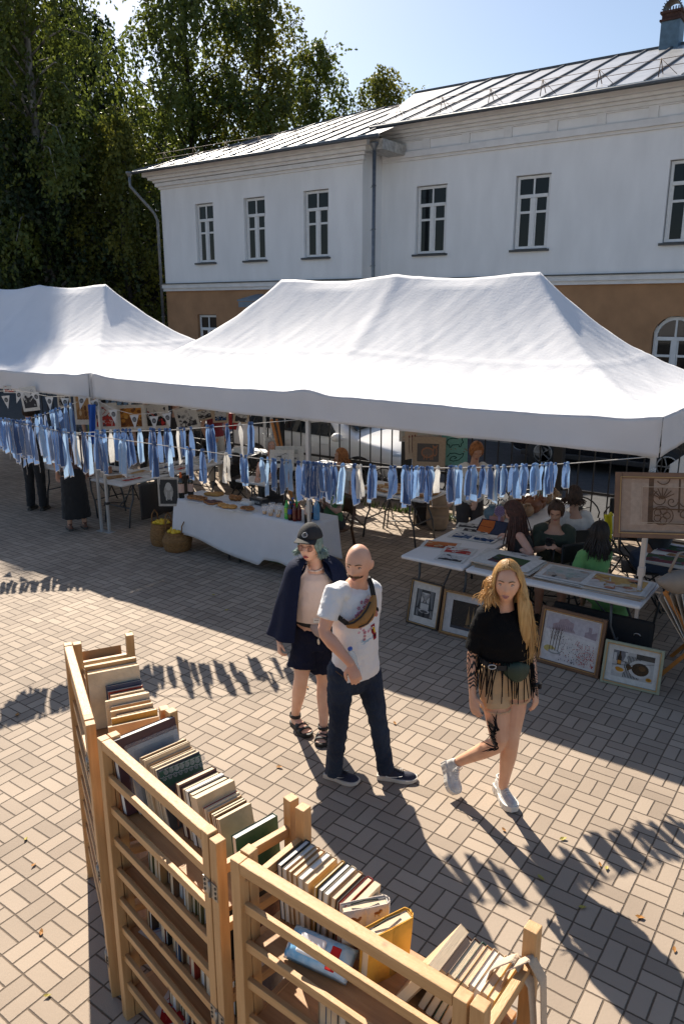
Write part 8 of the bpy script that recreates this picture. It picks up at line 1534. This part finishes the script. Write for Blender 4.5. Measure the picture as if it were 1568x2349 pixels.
yb = thing('yellow_bag', 'bright yellow bag with a pale side hung on a chair back', 'bag', tuple(at(1395, 1205, 7.9))); MB().grid(lambda a, b: at(lerp(1385, 1402, a) + 4 * b - 6 * b * b, lerp(1180, 1243, b), 7.9 + .06 * math.sin(a * 3.1)), 10, 12).shift(-V(yb.location)).build('bag_front', mat('yellow_nylon', (.70, .62, .03), .6, .1, 8, .4, 40), yb, solid=.006); MB().grid(lambda a, b: at(lerp(1402, 1411, a) + 3 * b - 12 * b * b * a, lerp(1184, 1236, b), 7.95 + .1 * a), 6, 12).shift(-V(yb.location)).build('bag_side', mat('pale_nylon', (.55, .55, .50), .7, .1, 8), yb, solid=.006); MB().tube([at(1396, 1180, 7.9) - V(yb.location), at(1400, 1176, 7.95) - V(yb.location), at(1404, 1182, 8.0) - V(yb.location)], .01, 6).build('handle', mat('yellow_nylon', (.7, .62, .03)), yb)
m_cw = mat('bent_wood', (.10, .045, .02), .4, .3, 10)
t = thing('wooden_chair', 'brown wooden chair of the person in the green shirt', 'chair', (-5.86, 8.02, 0), R(AZ(-.75, -.6) - 90)); MB().lathe([(.20, .43), (.21, .445), (.20, .46)], 20).build('seat', m_cw, t)
for x, y in ((-.16, .15), (.16, .15)): MB().tube([(x * 1.15, y * 1.15, 0), (x, y, .44)], .018, 8).build('leg', m_cw, t)
for s in (-1, 1): MB().tube([(s * .2, -.24, 0), (s * .17, -.16, .44), (s * .19, -.22, .88)], .02, 8).build('leg', m_cw, t)
MB().grid(lambda a, b: V((lerp(-.19, .19, a), -.21 - .04 * math.sin(math.pi * a), lerp(.62, .88, b))), 10, 4).build('backrest', m_cw, t, solid=.02)
# canvas backpack, dark bag, thermos
def rucksack(label, px, py, m, s=1.0):
    t = thing('backpack', label, 'backpack', on(px, py, 0), YAW); MB().loft([(V((0, 0, 0)), .17 * s, .11 * s), (V((0, 0, .18 * s)), .19 * s, .13 * s), (V((0, -.01, .38 * s)), .175 * s, .11 * s), (V((0, 0, .50 * s)), .15 * s, .06 * s)], side=(1, 0, 0), n=18, cap0='flat').build('bag_body', m, t, subs=1)
    MB().loft([(V((0, -.10 * s, .05)), .14 * s, .05 * s), (V((0, -.115 * s, .2 * s)), .145 * s, .045 * s)], side=(1, 0, 0), n=14).build('pocket', m, t); MB().box((-.15 * s, -.14 * s, .36 * s), (.15 * s, .05 * s, .40 * s)).build('flap', m, t, bevel=.02)
    for x in (-1, 1): MB().tube([(x * .1 * s, .08, .48 * s), (x * .12 * s, .16, .3 * s), (x * .11 * s, .12, .08)], .018, 6).build('strap', m, t)
rucksack('beige canvas backpack standing beside the standing person', 1002, 1213, mat('beige_canvas', (.32, .24, .17), .9, .2, 12, .4, 80)); rucksack('dark backpack behind the thermos', 968, 1202, mat('dark_canvas', (.03, .03, .032), .9, .2, 12), .8); rucksack('dark backpack under the long left tables', 545, 1120, mat('dark_canvas', (.03, .03, .032)), .95)
t = thing('thermos', 'steel thermos flask standing on the paving by the backpacks', 'flask', on(953, 1203, 0)); MB().lathe([(.045, 0), (.05, .01), (.05, .22), (.042, .24)], 18).build('flask_body', mat('brushed_steel', (.42, .40, .37), .3, .1, 30, metal=.9), t); MB().lathe([(.042, .24), (.044, .25), (.044, .30), (.036, .31)], 18).build('cap', m_blk, t)
tag(MB().grid(lambda a, b: V((lerp(-9.26, -9.24, b) + .02 * math.sin(a * 9), lerp(7.5, 8.5, a), lerp(.70, .12, b) + .02 * noise.noise(V((a * 5, b * 3, 0))))), 24, 10).build('black_bag', mat('black_film', (.03, .03, .033), .35, .2, 6, .5, 12), solid=.004), 'black plastic sheet hanging from the long left table', 'bag')
a = Art(.30, .42, (.40, .37, .33)); a.rect(.08, .08, .92, .92, (.05, .05, .05)); a.blob(.5, .5, .22, .28, (.30, .29, .27)); a.blob(.5, .68, .14, .14, (.42, .41, .39)); a.rect(.36, .2, .42, .5, (.4, .39, .37)); a.rect(.58, .2, .64, .5, (.4, .39, .37)); a.mb.box((-.15, -.21, -.004), (.15, .21, -.0003)); o = a.mb.build('hung_print', a.ms); o.matrix_basis = frameM(at(387, 1128, 10.35), CAM_R, UP); tag(o, 'black print of a pale animal hung from the left table edge', 'print')
# prints displayed behind the grey haired woman, cap and box, easel
for k, (px, py, w, h, pal, lb) in enumerate(((646, 1052, .34, .26, BWP, 'white mounted print of two figures leaning beside the grey haired woman'), (672, 1060, .30, .24, BWP, 'white mounted dark print, right of the two figures'), (664, 1042, .4, .24, PALEP, 'pale mounted print behind two others'))):
    a = scribble_art(w, h, 590 + k, pal, (.62, .60, .55), .2, 18); a.mb.box((-w / 2, -h / 2, -.006), (w / 2, h / 2, -.0003)); o = a.mb.build('art_print', a.ms); o.matrix_basis = frameM(at(px, py, 10.35 + .1 * k), CAM_R, UP * .9 + CAM_F * .45); tag(o, lb, 'print')
folding_table('white folding table with upright prints behind the grey haired woman', -8.0, -7.2, 10.1, 10.6)
t = thing('easel', 'two orange wooden easel poles leaning at the fence', 'easel', on(640, 1120, 0))
for p, q in (((622, 962, 10.95), (644, 1048, 10.75)), ((634, 962, 11.0), (651, 1048, 10.7))): a0, b0 = at(*p), at(*q); b1 = a0 + (b0 - a0) * ((a0.z - .02) / (a0.z - b0.z)); MB().bar(a0 - V(t.location), b1 - V(t.location), .035, .025).build('pole', mat('orange_wood', (.45, .17, .035), .5, .2, 12), t)
p = at(538, 1052, 10.9); tag(MB().ell((0, 0, 0), (.10, .12, .09)).box((-.06, -.19, -.04), (.06, -.08, -.02)).build('cap', mat('black_cap', (.02, .02, .022)), None, loc=p), 'black cap lying at the far end of the long left tables', 'cap'); tag(MB().box((-.13, -.1, 0), (.13, .1, .18)).build('white_box', mat('paper', (.72, .7, .66)), None, loc=on(556, 1048, .742), bevel=.008), 'small white box with a paper beside the black cap', 'box')
for k, (px, py, c, s) in enumerate(((236, 1078, (.02, .30, .36), 1), (243, 1085, (.40, .20, .12), .9), (228, 1092, (.5, .46, .42), 1.1), (200, 1092, (.22, .07, .04), 1.0))): tag(MB().box((-.10 * s, -.07 * s, 0), (.10 * s, .07 * s, .12 * s)).build('small_box', mat('box_%d' % k, c, .6, .2, 12), None, loc=on(px, py, .742), bevel=.006), ('teal', 'brown', 'pale', 'dark red')[k] + ' small box on the tables beside the left tent leg', 'box', None)
# clay animal pots crowding the back table
rn = random.Random(31); CLY = [('blue grey', (.13, .22, .28)), ('pale cream', (.50, .42, .33)), ('rust brown', (.26, .09, .035)), ('dark brown', (.10, .045, .025)), ('grey green', (.22, .27, .20)), ('white', (.58, .55, .5)), ('tan', (.38, .22, .11)), ('black', (.025, .024, .024))]
PX = [(1122, 1196, 0, 1.25), (1152, 1188, 1, 1.2), (1137, 1190, 3, .9), (1145, 1198, 6, .8), (1168, 1180, 6, .9), (1186, 1172, 2, 1.0), (1200, 1180, 5, .8), (1210, 1168, 2, 1.1), (1220, 1178, 2, 1.5), (1208, 1186, 6, 1.1), (1196, 1160, 3, .9), (1226, 1160, 4, 1.2), (1236, 1168, 2, 1.0), (1176, 1162, 1, .8), (1160, 1168, 5, .7), (1244, 1150, 7, 1.0), (1256, 1156, 6, 1.2)]
for k, (px, py, c, s) in enumerate(PX):
    nm, cc = CLY[c]; p = on(px, py, .742); p.x = min(-3.36, max(-4.0, p.x)); p.y = min(10.22, max(8.62, p.y)); t = thing('clay_pot', '%s clay animal pot on the crowded back table, %s' % (nm, ('nearest the corner', 'beside the blue one', 'small and low behind it', 'next to the price card', 'in the second row', 'under the ribbons', 'small, by the aisle', 'in the third row', 'the biggest, round', 'before the biggest', 'far back, small', 'with two ears up', 'behind the man\'s head', 'third from the corner', 'smallest of all', 'tall, furthest right', 'beside a white jug')[k]), 'pot', p, rn.uniform(0, 6), 'clay animal pots'); m = mat('clay_' + nm.replace(' ', '_'), cc, .38, .35, 9, .3, 40)
    b = MB(); b.ell((0, 0, .075 * s), (.085 * s, .07 * s, .075 * s)); b.lathe([(.03 * s, .13 * s), (.036 * s, .16 * s), (.03 * s, .165 * s)], 12); b.build('pot_body', m, t); h = MB(); h.ell((.085 * s, 0, .12 * s), (.042 * s, .038 * s, .04 * s), n=12, m=8); h.ell((.125 * s, 0, .108 * s), (.02 * s, .02 * s, .016 * s), n=8, m=6); h.build('head', m, t)
    for sg in (-1, 1): MB().ell((.075 * s, sg * .03 * s, .16 * s), (.010 * s, .014 * s, .024 * s), n=8, m=6).build('ear', m, t)
p = on(1137, 1208, .745); t = thing('price_card', 'folded pink price card with a small star on the print table', 'card', p, .2); MB().prism([(-.09, -.05, 0), (-.09, .05, 0), (-.09, 0, .13)], (.18, 0, 0)).build('card', ink((.55, .28, .24)), t); MB().poly([(.012 * (1 if q % 2 else 2.2) * math.cos(q * .628), -.026, .06 + .012 * (1 if q % 2 else 2.2) * math.sin(q * .628)) for q in range(10)]).build('star', ink((.05, .03, .03)), t)
p = on(1143, 1212, .745); t = thing('desk_fan', 'small lilac fan standing on the print table', 'fan', p, 0); ml = mat('lilac_plastic', (.38, .28, .46), .4); MB().lathe([(.035, 0), (.035, .012), (.014, .03), (.014, .17)], 14).build('stand', ml, t); mb = MB(); c = V((0, -.0, .22))
for rr2 in (.065, .045, .025): mb.tube([c + CAM_R * rr2 * math.cos(q * .3) + UP * rr2 * math.sin(q * .3) - CAM_F * .02 for q in range(22)], .004, 5)
for q in range(12): mb.tube([c - CAM_F * .022, c + CAM_R * .065 * math.cos(q * .5236) + UP * .065 * math.sin(q * .5236) - CAM_F * .02], .0025, 4)
mb.build('grille', ml, t); MB().lathe([(.06, -.005), (.06, .02), (.02, .03)], 18, c, M=Matrix((CAM_R, UP, CAM_F)).transposed()).build('housing', mat('dark_lilac', (.22, .15, .28), .5), t)
# black portfolio bag, print rack at the right edge
t = thing('portfolio_case', 'big black portfolio case leaning under the front table', 'case', (-1.85, 6.92, 0)); MB().box((-.55, -.03, 0), (.42, .03, .52), M=Matrix.Rotation(-.2, 4, 'X')).build('case_body', mat('black_nylon', (.012, .012, .013), .8, .2, 20, .3, 90), t, bevel=.03, seg=3); MB().tube([(.30 + .03 * math.cos(q * .5), -.04, .40 + .02 * math.sin(q * .5)) for q in range(8)], .005, 5).build('ring', mat('steel', (.5, .5, .5), .3, metal=1), t)
t = thing('print_rack', 'folding wooden rack holding large prints at the right edge', 'rack', (-1.05, 7.22, 0)); mw = mat('orange_wood', (.45, .17, .035))
for y in (-.28, .28):
    for s in (-1, 1): MB().bar((s * .30, y, 0), (s * -.32, y, .86), .035, .022).build('leg', mw, t)
for s in (-1, 1): MB().bar((s * .30, -.28, .86), (s * .30, .28, .86), .03).build('rail', mw, t)
for k in range(7): tl = -.62 + .085 * k; o = scribble_art(.62, .52, 610 + k, [SEPIA, PALEP, YELP, PALEP][k % 4], [(.50, .40, .30), (.58, .55, .50), (.42, .31, .21)][k % 3], .12, 8); o.mb.box((-.31, -.26, -.006), (.31, .26, -.0003)); ob = o.mb.build('large_print', o.ms); ob.matrix_basis = Matrix.Translation((-1.05 + math.sin(tl) * .36, 7.22, .30 + .34 * math.cos(tl))) @ frameM((0, 0, 0), (0, -1, 0), (math.sin(tl), 0, math.cos(tl))); tag(ob, 'large print in the wooden rack, %s from its left side' % ('first', 'second', 'third', 'fourth', 'fifth', 'sixth', 'seventh')[k], 'print', 'large prints in the wooden rack')
p = at(1552, 1335, 6.1); t = thing('handbag', 'taupe leather handbag held at the right edge', 'handbag', p); MB().loft([(CAM_R * -.12, .05, .05), (CAM_R * -.05, .085, .11), (CAM_R * .06, .085, .12), (CAM_R * .15, .05, .07)], side=CAM_F, n=16).build('bag_body', mat('taupe_leather', (.24, .20, .16), .5, .15, 14, .3, 60), t, subs=1); MB().tube([CAM_R * -.08 + UP * .09, CAM_R * -.02 + UP * .26, CAM_R * .08 + UP * .28, CAM_R * .12 + UP * .1], .012, 6).build('handle', mat('taupe_leather', (.24, .20, .16)), t)
# knot of cord on the corner leg, fallen leaves
kn = MB(); c = at(1494, 1085, 6.55)
for k in range(4): kn.tube([c + V((.03 * math.sin(q + k), .03 * math.cos(q * 1.3 + k), -.02 * q + .04)) for q in range(7)], .005, 5)
tag(kn.build('cord_knot', m_cord), 'knotted white cord tied round the corner tent leg', 'cord'); tape = MB().box((-.035, -.035, -.02), (.035, .035, .02)); tag(tape.build('tape', mat('dark_tape', (.03, .03, .03), .5), None, loc=(TU0 + .05, TW0 + .04, .46), bevel=.006), 'dark tape wrapped round the left tent leg', 'tape')
rn = random.Random(12); LV = [(850, 1465), (1290, 1925), (1375, 1985), (1390, 1992), (1467, 2105), (1335, 2082), (1155, 1905), (60, 1925), (78, 1985), (110, 2285), (95, 2140), (490, 1365), (705, 1578), (300, 1450), (40, 1640), (1100, 1530), (1545, 2180), (520, 1400), (640, 1760), (1020, 1750), (905, 1660), (1240, 2015)]
ml_ = [mat('dry_leaf', (.42, .18, .03), .7, .3, 30), mat('pale_leaf', (.40, .33, .06), .7, .3, 30)]
for k, (px, py) in enumerate(LV):
    g = MB(); s = rn.uniform(.018, .03); g.add([(s * x, s * y, z) for x, y, z in ((-1, 0, .004), (-.3, .5, .010), (.5, .42, .006), (1.1, 0, .012), (.5, -.42, .010), (-.3, -.5, .004), (.1, 0, .003))], [(0, 1, 6), (1, 2, 6), (2, 3, 6), (3, 4, 6), (4, 5, 6), (5, 0, 6)]); o = g.build('fallen_leaf', ml_[k % 2], None, loc=on(px, py, .004), rz=rn.uniform(0, 6), solid=.001); tag(o, 'small dry %s leaf lying on the paving' % ('orange', 'yellow')[k % 2], 'leaf', 'fallen %s leaves' % ('orange', 'yellow')[k % 2])
